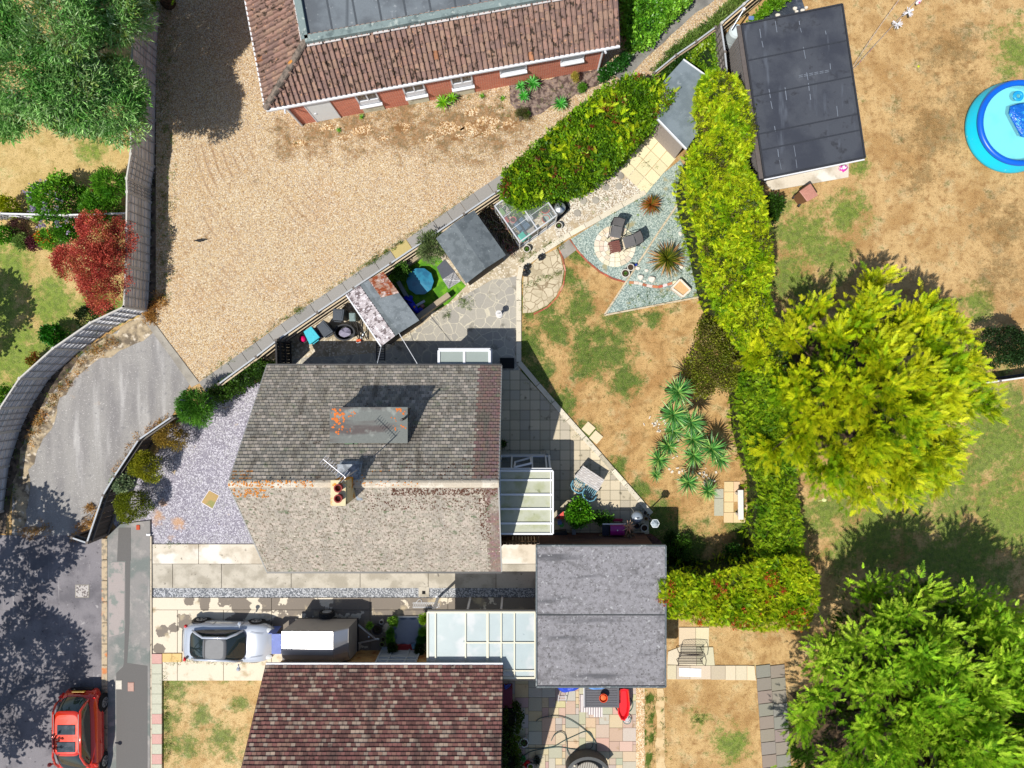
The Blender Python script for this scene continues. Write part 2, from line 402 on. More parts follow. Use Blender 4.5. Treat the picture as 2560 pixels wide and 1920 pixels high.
BARK = mat('bark', C(105, 88, 70), 0.95, (('ns', C(60, 50, 40), 6.0, 0.4, 0.6, 0, (3, 3)),), bump=0.6, bscale=25)
TWIGC = C(96, 80, 62)
def limbs(name, base, top, r0, tips, parent, wob=0.15):
    """tapered trunk with limbs reaching to the given tips"""
    b = MB(); base, top = Vector(base), Vector(top)
    pth = [base.lerp(top, t) + Vector((R.uniform(-wob, wob), R.uniform(-wob, wob), 0)) * (t * (1 - t) * 2) for t in (0, .2, .4, .6, .8, 1)]
    b.tube(pth, [r0 * (1 - 0.8 * t) for t in (0, .2, .4, .6, .8, 1)], 8)
    for tp in tips:
        t = R.uniform(0.25, 0.85); s = base.lerp(top, t); tp = Vector(tp); mid = s.lerp(tp, 0.5) + Vector((0, 0, 0.15 * (tp - s).length))
        b.tube([s, s.lerp(mid, .5), mid, mid.lerp(tp, .5), tp], [r0 * .4, r0 * .32, r0 * .22, r0 * .13, 0.008], 6)
    return b.build(name, BARK, parent, smooth=True)

def shrub(name, label, cat, px, z, rad, hgt, n, tm, size, pal, lobes=7, lr=0.45, group=None, flowers=None, m=None, ph=None, core=True, up=0.35, jit=0.22, sq=(1, 1)):
    """px: centre of the crown as seen, z its mid height, rad its radius in metres"""
    c = P(px[0], px[1], z); t = thing(name, label, cat, (c.x, c.y, 0), 0, group)
    ph = R.uniform(0, 6) if ph is None else ph
    crown('foliage', (c.x, c.y, z * 0.55), (rad * sq[0], rad * sq[1], hgt), n, tm, size, pal, t, lobes, lr, ph=ph, m=m, up=up, jit=jit)
    if core:
        b = MB(); rr = 0.0
        for k in range(5):
            a = k * 1.257 + R.uniform(-.3, .3); b.tube([(c.x, c.y, 0), (c.x + rad * .3 * math.cos(a), c.y + rad * .3 * math.sin(a), z * .6), (c.x + rad * .6 * math.cos(a), c.y + rad * .6 * math.sin(a), z)], [0.03, 0.02, 0.008], 5)
        b.build('stems', BARK, t)
    if flowers:
        fc, fn, fs, tmf = flowers
        p, d = dome_pts((c.x, c.y, z * 0.55), (rad * 1.03 * sq[0], rad * 1.03 * sq[1], hgt * 1.05), fn, lobes, lr)
        d = unit(d + np.array([0, 0, 0.8])); V, T, Cc = scatter(tmf, p, d, fs * NR.uniform(.7, 1.2, len(p)), colours(p, fc, 0, 1, .15), 0.3)
        raw_mesh('flowers', V, T, Cc, FOL, t)
    return t
# ------------------------------------------------------------------ ground surfaces
def S(*a): return [(P(x, y).x, P(x, y).y, r) for x, y, r in a]
LAWN = mat('dry_grass', C(216, 180, 124), 0.95, (
    ('n', C(186, 146, 92), 0.6, 0.42, 0.66, 7), ('n', C(232, 204, 156), 1.3, 0.5, 0.72, 7), ('n', C(160, 120, 72), 3.0, 0.44, 0.78, 9), ('n', C(160, 120, 72), 9.0, 0.5, 0.78, 8),
    ('patch', C(110, 142, 44), S((2010, 600, 1.8), (1975, 700, 1.2), (2120, 530, 1.0), (2330, 1180, 3.4), (2500, 1090, 3.0), (2530, 1290, 2.8), (2180, 1330, 2.6), (2400, 1390, 3.0), (2060, 1290, 1.2), (2080, 650, 1.2), (1745, 1800, 0.5), (1830, 1860, 0.9), (1620, 1780, 0.3), (1620, 1830, 0.3), (2150, 420, .5), (2560, 130, 1.4), (2440, 760, .8)), .9, .46), ('patch', C(128, 96, 50), S((2330, 330, 1.6), (2380, 130, 1.4), (2300, 440, 0.9), (2520, 560, 1.5), (2500, 690, 1.2), (2430, 260, 1.2)), .6, .4),
    ('ns', C(232, 204, 156), 24.0, 0.54, 0.78, 0.6, (1, 2.2)), ('n', C(112, 92, 46), 22.0, 0.57, 0.74, 4), ('mul', 34.0, 0.42, 5)), bump=0.9, bscale=26, bdist=0.04)
sheet('ground', None, 0, LAWN, world=[(-220, -220), (220, -220), (220, 220), (-220, 220)])
CLAWN = mat('scorched_grass', C(214, 176, 118), 0.95, (
    ('n', C(186, 142, 88), 0.6, 0.42, 0.66, 7), ('n', C(228, 198, 148), 1.3, 0.5, 0.72, 7), ('n', C(148, 112, 64), 3.0, 0.44, 0.78, 9), ('n', C(148, 112, 64), 9.0, 0.5, 0.78, 8),
    ('patch', C(88, 120, 38), S((1345, 760, 0.9), (1325, 860, 0.9), (1420, 690, 0.5), (1450, 640, .5), (1515, 880, 1.2), (1470, 900, .9), (1455, 850, .7), (1560, 800, 0.7), (1330, 930, 1.0), (1400, 1010, .7), (1470, 1080, .5), (1540, 1170, .5), (1640, 1330, 1.4), (1700, 1390, 1.6), (1560, 950, .8), (1850, 1330, .8), (1390, 820, .8), (1640, 790, .5), (1600, 1230, .5), (1500, 840, .8), (1440, 770, .9)), .95, .5), ('n', C(225, 205, 60), 30.0, 0.74, 0.8, 2),
    ('ns', C(228, 198, 148), 24.0, 0.54, 0.78, 0.6, (1, 2.2)), ('n', C(112, 92, 46), 22.0, 0.57, 0.74, 4), ('mul', 34.0, 0.42, 5)), bump=0.9, bscale=26, bdist=0.04)
sheet('centre_lawn', [(1303, 560), (1640, 470), (1760, 600), (1900, 900), (1990, 1450), (1880, 1480), (1640, 1470), (1560, 1400), (1560, 1250), (1303, 930)], 1, CLAWN)
GLAWN = mat('mown_grass', C(220, 190, 130), 0.95, (
    ('n', C(196, 170, 104), 0.6, 0.42, 0.66, 7), ('n', C(234, 208, 152), 1.3, 0.5, 0.72, 7), ('n', C(170, 144, 84), 3.0, 0.44, 0.78, 9), ('n', C(170, 144, 84), 9.0, 0.5, 0.78, 8),
    ('patch', C(120, 152, 48), S((60, 900, 2.2), (150, 870, 1.6), (130, 760, 1.4), (40, 1020, 2.0), (250, 780, 1.2), (20, 660, 1.2), (0, 780, 1.6), (230, 370, .6)), .9, .5),
    ('ns', C(234, 208, 152), 24.0, 0.54, 0.78, 0.6, (1, 2.2)), ('n', C(112, 92, 46), 22.0, 0.57, 0.74, 4), ('mul', 34.0, 0.42, 5)), bump=0.9, bscale=26, bdist=0.04)
sheet('left_lawn', [(-1400, -900), (350, -900), (350, 400), (352, 790), (260, 830), (150, 900), (40, 1010), (-60, 1200), (-1400, 1200)], 1, GLAWN)
FLAWN = mat('front_grass', C(224, 194, 140), 0.95, (
    ('n', C(198, 164, 108), 0.6, 0.42, 0.66, 7), ('n', C(236, 214, 168), 1.3, 0.5, 0.72, 7), ('n', C(172, 136, 84), 3.0, 0.44, 0.78, 9), ('n', C(172, 136, 84), 9.0, 0.5, 0.78, 8),
    ('patch', C(100, 130, 46), S((430, 1690, .9), (490, 1670, .8), (560, 1672, .7), (620, 1668, .7), (425, 1740, .7), (425, 1800, .6), (425, 1870, .7), (500, 1790, .5), (560, 1850, .9), (600, 1760, .4), (480, 1860, .6)), .85, .42), ('n', C(232, 212, 70), 32.0, 0.73, 0.79, 2),
    ('ns', C(236, 214, 168), 24.0, 0.54, 0.78, 0.6, (1, 2.2)), ('n', C(112, 92, 46), 22.0, 0.57, 0.74, 4), ('mul', 34.0, 0.42, 5)), bump=0.9, bscale=26, bdist=0.04)
sheet('front_lawn', [(408, 1652), (760, 1652), (760, 2300), (408, 2300)], 1, FLAWN)

SOIL = mat('soil', C(112, 98, 84), 0.95, (('n', C(60, 52, 46), 3.0, 0.42, 0.62, 5), ('n', C(160, 140, 110), 12.0, 0.58, 0.74, 4), ('n', C(86, 98, 44), 4.0, 0.58, 0.7, 5), ('mul', 26.0, 0.3)), bump=0.8, bscale=22)
sheet('soil_verge', ragged([(352, -600), (452, -600), (440, 60), (425, 250), (420, 470), (425, 640), (418, 760), (375, 800), (300, 850), (200, 915), (120, 1010), (66, 1110), (36, 1215), (12, 1330), (-40, 1330), (-40, 1200), (60, 1010), (180, 880), (352, 795)], 24, 5), 2, SOIL)
GRAV = mat('gravel', C(212, 188, 148), 0.95, (
    ('n', C(206, 174, 134), 0.5, 0.4, 0.65, 6), ('n', C(226, 202, 168), 1.3, 0.5, 0.75, 6), 
    ('cell', C(232, 218, 190), 38.0, 0.5, 0.6), ('cell', C(192, 158, 110), 38.0, 0.64, 0.7, 1), ('cell', C(172, 158, 146), 38.0, 0.80, 0.84, 2), ('cell', C(140, 108, 78), 38.0, 0.9, 0.93, 0), ('arcs', C(150, 116, 84), (-4.0, 12.0), 17.0, .5, (-12.3, 6.6), 4.6),
    ('patch', C(150, 112, 70), S((905, 320, 1.3), (1010, 318, 1.3), (1120, 315, 1.6), (1205, 312, 1.6), (800, 330, 1.0), (1280, 300, 1.0), (720, 350, .8)), .8, .42),
    ('mul', 9.0, 0.12), ('mul', 40.0, 0.22, 4)), bump=0.7, bscale=32, bdist=0.025)
sheet('gravel_yard', [(390, -500), (390, 790), (375, 800), (490, 962), (560, 930), (700, 850), (1240, 480), (1420, 350), (1600, 240), (1700, 140), (1860, 0), (2000, -120), (2300, -500)], 3, GRAV)
BED = mat('weedy_gravel', C(205, 170, 124), 0.95, (('cell', C(240, 220, 185), 24.0, 0.6, 0.66), ('cell', C(150, 112, 72), 24.0, 0.6, 0.66, 1), ('n', C(140, 104, 66), 2.0, 0.5, 0.62, 6), ('n', C(104, 92, 48), 3.4, 0.6, 0.7, 6), ('mul', 30.0, 0.3, 4)), bump=0.9, bscale=26)
def blob(cx, cy, rx, ry, n=22, j=.16, rot=0.0):
    out = []
    for k in range(n):
        a = 2 * math.pi * k / n; f = 1 + R.uniform(-j, j); x, y = rx * f * math.cos(a), ry * f * math.sin(a)
        out.append((cx + x * math.cos(rot) - y * math.sin(rot), cy + x * math.sin(rot) + y * math.cos(rot)))
    return out
for i, (x, y, a, b_) in enumerate(((905, 325, 30, 13), (1010, 318, 22, 12), (1120, 320, 34, 20), (1205, 318, 44, 22), (1180, 280, 20, 10), (860, 345, 16, 8), (1075, 345, 14, 8), (750, 360, 22, 8), (1275, 312, 24, 12), (1145, 345, 18, 8), (820, 318, 20, 9), (960, 345, 14, 6))):
    sheet('weed_patch', blob(x, y, a, b_, 30, .35, -0.2), 4, BED)
MULCH = mat('bark_mulch', C(150, 132, 122), 0.95, (('n', C(92, 76, 72), 5.0, 0.42, 0.6, 5), ('n', C(190, 165, 130), 14.0, 0.58, 0.7, 4), ('mul', 30, .35, 4)), bump=0.9, bscale=25)
sheet('mulch_bed', ragged([(1270, 212), (1400, 190), (1500, 168), (1522, 182), (1490, 210), (1455, 232), (1400, 262), (1345, 290), (1300, 300), (1282, 260)], 20, 6), 4, MULCH)
TARP = mat('asphalt_path', C(150, 148, 142), 0.9, (('n', C(122, 120, 116), 1.5, 0.4, 0.65, 5), ('mul', 35.0, 0.2, 4)), bump=0.4, bscale=40)
sheet('footpath', ragged([(1533, 186), (1578, 130), (1600, 118), (1640, 90), (1666, 66), (1708, 28), (1745, -10), (1900, -160), (1960, -160), (1800, -12), (1740, 34), (1700, 68), (1660, 105), (1627, 132), (1590, 172), (1560, 206)], 26, 2), 5, TARP)

ASPH = mat('road_asphalt', C(140, 136, 140), 0.9, (
    ('n', C(112, 109, 114), 0.7, 0.42, 0.62, 5), ('n', C(182, 178, 178), 3.2, 0.62, 0.74, 6), ('ns', C(158, 154, 156), 2.2, 0.62, 0.7, 0, (3.2, 0.12)),
    ('n', C(84, 80, 84), 6.0, 0.6, 0.75, 4), ('mul', 36.0, 0.25, 4)), bump=0.4, bscale=40)
sheet('road', [(-1400, 1338), (40, 1338), (182, 1336), (258, 1330), (262, 1920), (266, 2400), (-1400, 2400)], 4, ASPH)
DRV = mat('worn_drive', C(164, 161, 157), 0.9, (
    ('ns', C(140, 137, 136), 0.7, 0.4, 0.72, 0.75, (1.6, 0.35)), ('ns', C(196, 193, 190), 1.3, 0.5, 0.8, 0.75, (1.5, .22)), ('n', C(196, 176, 156), 1.2, 0.66, 0.78, 7),
    ('n', C(140, 138, 138), 5.0, 0.56, 0.74, 8), ('n', C(214, 210, 206), 22.0, 0.6, 0.72, 4), ('mul', 34.0, 0.36, 5)), bump=0.6, bscale=34)
DRVPX = [(30, 1338), (34, 1220), (62, 1102), (116, 1003), (205, 887), (290, 828), (356, 787), (378, 815), (420, 885), (478, 958), (428, 1046), (347, 1101), (286, 1193), (250, 1250), (232, 1300), (205, 1340)]
sheet('drive', ragged(DRVPX, 40, 2), 5, DRV)
DIRT = mat('gritty_edge', C(190, 172, 142), 0.95, (('n', C(120, 108, 92), 2.2, 0.42, 0.6, 6), ('n', C(222, 210, 190), 4.0, 0.55, 0.68, 5), ('mul', 30, .3, 4)), bump=0.7, bscale=25)
sheet('dirt_edge', ragged([(34, 1320), (34, 1220), (62, 1102), (116, 1003), (205, 887), (290, 828), (356, 790), (385, 830), (360, 850), (300, 880), (250, 900), (190, 950), (150, 1000), (125, 1070), (88, 1130), (72, 1200), (68, 1320)], 18, 7), 6, DIRT)
CONC = mat('concrete', C(176, 170, 158), 0.9, (('n', C(150, 144, 134), 1.2, 0.4, 0.65, 5), ('n', C(120, 116, 108), 8.0, 0.62, 0.78, 5), ('mul', 30, .15, 4)), bump=0.3, bscale=30)
b = MB(); b.prism([P(x, y)[:2] for x, y in [(350, 787), (366, 778), (420, 852), (500, 958), (480, 968), (428, 892)]], 0, .05); tag(b.build('kerb_strip', CONC), kind='structure')
# line of grey slabs along the diagonal fence, one ochre slab among them
SLABL = [(498, 956), (640, 856), (735, 787), (895, 680), (1016, 599), (1184, 483), (1290, 412)]
b = MB(); SL = []
for i in range(len(SLABL) - 1):
    a, c = SLABL[i], SLABL[i + 1]; n = max(1, round(math.hypot(c[0] - a[0], c[1] - a[1]) / 44))
    for k in range(n): SL.append(((a[0] + (c[0] - a[0]) * k / n, a[1] + (c[1] - a[1]) * k / n), (a[0] + (c[0] - a[0]) * (k + 1) / n, a[1] + (c[1] - a[1]) * (k + 1) / n)))
for a, c in SL:
    d = Vector((c[0] - a[0], c[1] - a[1])).normalized(); nn = Vector((-d.y, d.x)) * 34
    q = [(a[0] + d.x * .6, a[1] + d.y * .6), (c[0] - d.x * .6, c[1] - d.y * .6), (c[0] + nn.x - d.x * .6, c[1] + nn.y - d.y * .6), (a[0] + nn.x + d.x * .6, a[1] + nn.y + d.y * .6)]
    och = abs((a[0] + c[0]) / 2 - 1008) < 20; g = R.uniform(.9, 1.08)
    cc = C(196, 178, 118) if och else tuple(v * g for v in C(158, 155, 150))
    b.prism([P(*p)[:2] for p in q], -.02, .045 + R.uniform(-.004, .004), cc)
tag(b.build('slab_path', COLA), kind='structure')

# pavement, kerb, front strip
PAVE = mat('footway_asphalt', C(150, 147, 144), 0.9, (('n', C(126, 132, 128), 0.8, 0.45, 0.6, 4), ('n', C(170, 165, 160), 2.5, 0.52, 0.7, 5), ('ns', C(188, 184, 180), 1.2, 0.66, 0.74, 0, (4, .25)), ('mul', 34, .2, 4)), bump=0.35, bscale=40)
b = MB(); b.prism([P(x, y)[:2] for x, y in [(272, 1340), (300, 1310), (378, 1300), (378, 2400), (272, 2400)]], -.02, .10); tag(b.build('pavement', PAVE), kind='structure')
PDK = mat('tarmac_patch', C(112, 110, 108), 0.9, (('mul', 30, .2, 4),), bump=.3, bscale=40)
PLT = mat('pale_patch', C(176, 166, 162), 0.9, (('n', C(140, 146, 140), 2.5, 0.5, 0.62, 5), ('mul', 30, .2, 4)), bump=.3, bscale=40)
def raisedsheet(name, px, z, m): 
    bb = MB(); pts = [P(x, y)[:2] for x, y in px]; bb.prism(pts, z - .02, z); return tag(bb.build(name, m), kind='structure')
raisedsheet('tarmac_trench', [(317, 1400), (329, 1400), (327, 1560), (321, 1655), (372, 1662), (372, 2300), (294, 2300), (294, 1680), (311, 1664), (313, 1655), (316, 1560)], .104, PDK)
raisedsheet('pale_patch', [(274, 1404), (316, 1404), (314, 1580), (276, 1590)], .107, PLT)
raisedsheet('dark_patch', [(300, 1318), (330, 1318), (330, 1400), (296, 1402)], .109, PDK)
KERB = mat('kerb_stone', C(200, 180, 150), 0.9, (('n', C(216, 140, 90), 2.0, 0.55, 0.66, 4), ('n', C(150, 140, 122), 6.0, 0.5, 0.66, 4), ('mul', 30, .2)), bump=.3)
b = MB(); y = 1345
while y < 2380:
    b.box((*P(265, y + 26)[:2], .055), (14 / 59.17, 51 / 59.17, .13)); y += 52.5
tag(b.build('kerb', KERB, bevel=.01), kind='structure')
b = MB(); y = 1632; k = 0
while y < 2300:
    h = 25; b.box((*P(394.5, y + h / 2)[:2], .05), (26 / 59.17, (h - .8) / 59.17, .12), col=[C(212, 168, 158), C(200, 200, 180)][k % 2 if R.random() > .15 else 1]); y += h; k += 1
for x in (409, 433): b.box((*P(x + 12, 1642)[:2], .05), (23 / 59.17, 21 / 59.17, .12), col=C(232, 196, 132))
tag(b.build('paver_strip', COLA), kind='structure')
EDG = mat('pale_edging', C(222, 208, 186), 0.9, (('mul', 12, .2), ('n', C(160, 148, 130), 7, .55, .7, 4)), bump=.3)
b = MB(); b.bar(P(379, 1340, .05), P(381, 2300, .05), .05, .14); tag(b.build('edging_strip', EDG), kind='structure')

SLATE = mat('plum_slate', C(180, 178, 182), 0.85, (
    ('n', C(160, 156, 168), 1.0, 0.4, 0.65, 5), ('cell', C(210, 207, 216), 27.0, 0.55, 0.62), ('cell', C(150, 145, 158), 27.0, 0.6, 0.66, 1), ('cell', C(126, 121, 132), 27.0, 0.85, 0.88, 2),
    ('spots', C(206, 160, 116), S((395, 1290, .5), (440, 1310, .45), (425, 1345, .35), (445, 1060, .3), (410, 1260, .3)), 0.8, 1.0), ('n', C(190, 170, 140), 2.2, 0.66, 0.74, 6), ('mul', 28, .25, 4)), bump=0.9, bscale=20)
sheet('slate_garden', [(378, 1359), (760, 1359), (760, 900), (640, 958), (560, 962), (500, 1012), (430, 1062), (395, 1130), (300, 1215), (250, 1262), (300, 1330)], 3, SLATE)
DRC = mat('drive_concrete', C(226, 216, 198), 0.9, (('n', C(196, 184, 164), 1.2, 0.45, 0.65, 6), ('n', C(140, 132, 118), 4.0, 0.64, 0.76, 6), ('n', C(240, 234, 222), 0.8, 0.5, 0.6, 4), ('mul', 30, .12, 4)), bump=.25, bscale=30)
def slabrow(name, x0, x1, y0, y1, joints, z, m, lev=0):
    bb = MB(); xs = [x0] + list(joints) + [x1]
    for i in range(len(xs) - 1):
        a, c = xs[i] + .7, xs[i + 1] - .7
        bb.prism([P(*p)[:2] for p in [(a, y0), (c, y0), (c, y1), (a, y1)]], -.02, z + R.uniform(-.002, .002))
    return tag(bb.build(name, m), kind='structure')
sheet('joint_bed', [(378, 1359), (1345, 1359), (1345, 1700), (378, 1632)], 5, mat('joint_dirt', C(120, 104, 80), .95, (('mul', 20, .3),)))
DR2 = mat('drive_concrete_grey', C(204, 196, 180), 0.9, (('n', C(176, 168, 152), 1.4, 0.42, 0.62, 6), ('n', C(120, 114, 104), 5.0, 0.63, 0.76, 6), ('mul', 30, .15, 4)), bump=.25, bscale=30)
slabrow('concrete_drive_upper', 380, 1342, 1360, 1408.5, (498, 660, 900, 1160), .06, DRC)
slabrow('concrete_drive_lower', 380, 1342, 1409.5, 1469, (433, 555, 729, 901, 1071, 1240), .058, DR2)
PEB = mat('grey_pebbles', C(160, 162, 164), 0.85, (('cell', C(198, 200, 204), 24.0, 0.55, 0.6), ('cell', C(112, 116, 122), 24.0, 0.6, 0.64, 1), ('mul', 24, .25, 4)), bump=1.0, bscale=16)
sheet('pebble_strip', [(380, 1469), (1342, 1469), (1342, 1493), (380, 1493)], 7, PEB)
b = MB(); b.prism([P(*p)[:2] for p in [(1047, 1466), (1073, 1466), (1073, 1491), (1047, 1491)]], 0, .066); dt = thing('drain_surround', 'square concrete gully surround with a dark hole set in the grey pebble strip', 'drain', P(1060, 1478)); b.build('surround', DR2, dt)
b = MB(); b.box((*P(1060, 1480)[:2], .068), (.14, .14, .006)); b.build('grate', mat('dark_hole', (0.01, 0.01, 0.01)), dt)
STN = mat('stained_drive', C(232, 220, 198), 0.9, (
    ('spots', C(128, 118, 108), S((760, 1512, 1.1), (860, 1512, 1.3), (960, 1508, 1.2), (1060, 1505, 1.2), (1160, 1515, 1.4), (680, 1508, .8), (605, 1512, .6), (1300, 1520, 1.6), (930, 1566, 1.1), (1000, 1570, .9), (820, 1560, 1.2), (1240, 1560, 1.4), (1120, 1600, 1.6), (960, 1630, 1.6), (800, 1610, 1.5), (468, 1500, .36), (512, 1500, .3), (467, 1556, .4), (410, 1574, .32), (395, 1618, .25), (435, 1570, .3), (590, 1560, .5), (560, 1498, .4), (700, 1560, .8)), 0.93, 1.0, .08),
    ('n', C(196, 180, 150), 1.5, 0.56, 0.7, 6), ('mul', 30, .14, 4)), bump=.25, bscale=30)
slabrow('shared_drive', 380, 1342, 1493.5, 1523, (680, 926, 1120), .06, STN)
slabrow('shared_drive_apron', 380, 1342, 1524.2, 1700, (445, 560, 680, 926, 1120), .058, STN)

# rear paving: slab patio
SLB = (C(206, 194, 168), C(214, 200, 172), C(226, 210, 180), C(216, 202, 174), C(196, 186, 166))
def inside(p, poly):
    x, y = p; r = False; j = len(poly) - 1
    for i in range(len(poly)):
        if (poly[i][1] > y) != (poly[j][1] > y) and x < (poly[j][0] - poly[i][0]) * (y - poly[i][1]) / (poly[j][1] - poly[i][1]) + poly[i][0]: r = not r
        j = i
    return r
def clip_poly(sub, c):
    """Sutherland-Hodgman: clip polygon sub by convex polygon c (both lists of (x, y), c counter-clockwise)"""
    out = sub
    for i in range(len(c)):
        a, b_ = c[i], c[(i + 1) % len(c)]; inp = out; out = []
        def side(p): return (b_[0] - a[0]) * (p[1] - a[1]) - (b_[1] - a[1]) * (p[0] - a[0])
        for k in range(len(inp)):
            p, q = inp[k], inp[(k + 1) % len(inp)]; sp, sq_ = side(p), side(q)
            if sp >= 0: out.append(p)
            if sp * sq_ < 0:
                t = sp / (sp - sq_); out.append((p[0] + (q[0] - p[0]) * t, p[1] + (q[1] - p[1]) * t))
        if not out: return []
    return out
def ccw(p):
    n = len(p); a = sum(p[i][0] * p[(i + 1) % n][1] - p[(i + 1) % n][0] * p[i][1] for i in range(n)); return p if a > 0 else p[::-1]
PATIO = ccw([P(x, y)[:2] for x, y in [(1150, 925), (1300, 925), (1622, 1278), (1622, 1400), (1150, 1400)]])
sheet('patio_bed', None, 6, mat('mossy_joint', C(70, 74, 52), .95, (('mul', 10, .4),)), world=PATIO)
b = MB(); gs = 25.0 / 59.17
x0, y0 = P(1150, 925)[:2]
for i in range(22):
    for j in range(22):
        q = [(x0 + i * gs + .008, y0 - (j + 1) * gs + .008), (x0 + (i + 1) * gs - .008, y0 - (j + 1) * gs + .008), (x0 + (i + 1) * gs - .008, y0 - j * gs - .008), (x0 + i * gs + .008, y0 - j * gs - .008)]
        q = clip_poly(q, PATIO)
        if len(q) < 3: continue
        g = R.uniform(.86, 1.06); cc = tuple(v * g for v in R.choice(SLB)); b.prism(q, 0, .045 + R.uniform(-.004, .004), cc)
tag(b.build('slab_patio', mat('patio_slab', rough=.85, attr=True, layers=(('n', C(120, 112, 92), 3.0, .6, .74, 6), ('mul', 24, .12, 4)), bump=.25)), kind='structure')
# crazy paving behind the house, worn concrete beside the sheds
CRZ = mat('crazy_paving', C(186, 180, 166), 0.9, (('vor', C(214, 206, 184), 2.6, .035, C(166, 162, 154)), ('n', C(132, 128, 118), 2.0, .56, .7, 6), ('n', C(150, 150, 96), 1.2, .66, .74, 6), ('mul', 28, .14, 4)), bump=.4)
WRN = mat('worn_concrete', C(200, 184, 156), 0.9, (('n', C(164, 150, 124), 1.3, .44, .62, 6), ('n', C(220, 208, 184), 3, .54, .7, 5), ('n', C(120, 124, 70), 1.6, .66, .74, 6), ('cell', C(230, 220, 200), 18, .75, .8), ('mul', 28, .18, 4)), bump=.5)
sheet('shed_yard', [(640, 925), (640, 890), (700, 846), (1240, 478), (1330, 430), (1480, 400), (1560, 380), (1640, 470), (1425, 592), (1303, 672), (1300, 930)], 3, WRN)
sheet('crazy_paving', ragged([(1298, 690), (1298, 930), (640, 930), (700, 900), (960, 880), (1060, 810), (1100, 775), (1170, 735), (1230, 700)], 60, 2), 4, CRZ)
WGR = mat('white_gravel', C(218, 208, 190), 0.9, (('cell', C(240, 234, 220), 28, .5, .56), ('cell', C(176, 158, 132), 28, .68, .72, 1), ('cell', C(140, 128, 116), 28, .86, .9, 2), ('n', C(190, 170, 138), 1.2, .5, .66, 5), ('mul', 30, .2, 4)), bump=.9, bscale=20)
sheet('white_gravel_path', [(1385, 560), (1440, 480), (1565, 405), (1626, 462), (1614, 482), (1500, 545), (1425, 588), (1395, 606)], 5, WGR)
b = MB()
for x, y, r in ((1458, 502, 9), (1489, 501, 9), (1443, 533, 9), (1551, 440, 9), (1514, 468, 9), (1547, 466, 9), (1530, 440, 8)):
    c = P(x, y); b.lathe([(0, .05), (r / 59.17 - .02, .05), (r / 59.17, .035), (r / 59.17, 0)], c, 18)
tag(b.build('stepping_stones', CONC), kind='structure')
b = MB()
o = Vector(P(1624, 333)[:2]); u = (Vector(P(1690, 397)[:2]) - o); v = (Vector(P(1560, 408)[:2]) - o)
nu, nv = 3, 4; u /= 3.0; v /= 3.3
for i in range(nu):
    for j in range(nv):
        q = [o + u * (i + .02) + v * (j + .02), o + u * (i + .98) + v * (j + .02), o + u * (i + .98) + v * (j + .98), o + u * (i + .02) + v * (j + .98)]
        g = R.uniform(.9, 1.04); b.prism([tuple(p) for p in q], 0, .05 + R.uniform(-.004, .004), tuple(x * g for x in C(238, 226, 186)))
tag(b.build('cream_slabs', COLA), kind='structure')
# decking step below the summerhouse
b = MB(); A, B_, Cc_, D_ = P(1638, 302), P(1708, 362), P(1690, 394), P(1621, 332)
for k in range(9):
    t0, t1 = k / 9 + .006, (k + 1) / 9 - .006
    b.prism([tuple(Vector(p.lerp(q, t))[:2]) for p, q, t in ((A, B_, t0), (A, B_, t1), (D_, Cc_, t1), (D_, Cc_, t0))], .0, .12, tuple(v * R.uniform(.85, 1.08) for v in C(214, 200, 190)))
tag(b.build('deck', COLA), 'small whitewashed timber deck at the foot of the grey felt roof', 'deck')

# white kerb running round the lawn
b = MB()
KP = [(1613, 481), (1500, 545), (1425, 586), (1360, 627), (1303, 668), (1297, 700), (1297, 905), (1345, 962), (1420, 1048), (1500, 1138), (1628, 1284)]
for i in range(len(KP) - 1):
    a, c = P(*KP[i]), P(*KP[i + 1]); L = (c - a).length; n = max(1, round(L / .9))
    for k in range(n):
        p, q = a.lerp(c, k / n), a.lerp(c, (k + 1) / n); g = R.uniform(.86, 1.05); cc = C(232, 222, 200) if R.random() > .2 else C(200, 190, 168)
        b.bar(p.lerp(q, .01) + Vector((0, 0, .035)), q.lerp(p, .01) + Vector((0, 0, .035)), .21 if i != 9 else .2, .09, tuple(v * g for v in cc))
tag(b.build('garden_kerb', COLA, bevel=.008), 'low white kerb edging that runs round the scorched centre lawn', 'kerb')

# semicircle of crazy paving with a brick edge
SEMI = [(1309, 683), (1349, 642), (1393, 622), (1401, 642), (1409, 677), (1404, 711), (1390, 740), (1367, 764), (1332, 781), (1307, 783)]
sheet('half_round_paving', SEMI, 6, mat('cream_crazy_paving', C(222, 208, 178), .9, (('vor', C(158, 140, 112), 3.0, .06, C(200, 186, 156)), ('n', C(184, 170, 140), 1.4, .5, .66, 5), ('mul', 26, .12, 4)), bump=.4), thick=.02)
def brickline(name, label, px, w=.11, ln=.21, z=.05, cols=(C(196, 112, 84), C(214, 150, 124), C(170, 92, 70)), h=.1, gap=.012):
    bb = MB()
    for i in range(len(px) - 1):
        a, c = P(*px[i]), P(*px[i + 1]); L = (c - a).length; n = max(1, round(L / (ln + gap)))
        for k in range(n):
            p, q = a.lerp(c, k / n), a.lerp(c, (k + 1) / n); g = gap / 2 / (L / n)
            p, q = p.lerp(q, g), q.lerp(p, g); zz = Vector((0, 0, z - h / 2 + R.uniform(-.006, .006))); bb.bar(p + zz, q + zz, w, h, tuple(v * R.uniform(.85, 1.1) for v in R.choice(cols)))
    return tag(bb.build(name, COLA), label, 'edging')
brickline('brick_edging', 'thin terracotta brick edging round the half-round paving', [(1398, 624), (1406, 645), (1413, 678), (1408, 713), (1393, 743), (1369, 768), (1334, 786)], .06, .22)
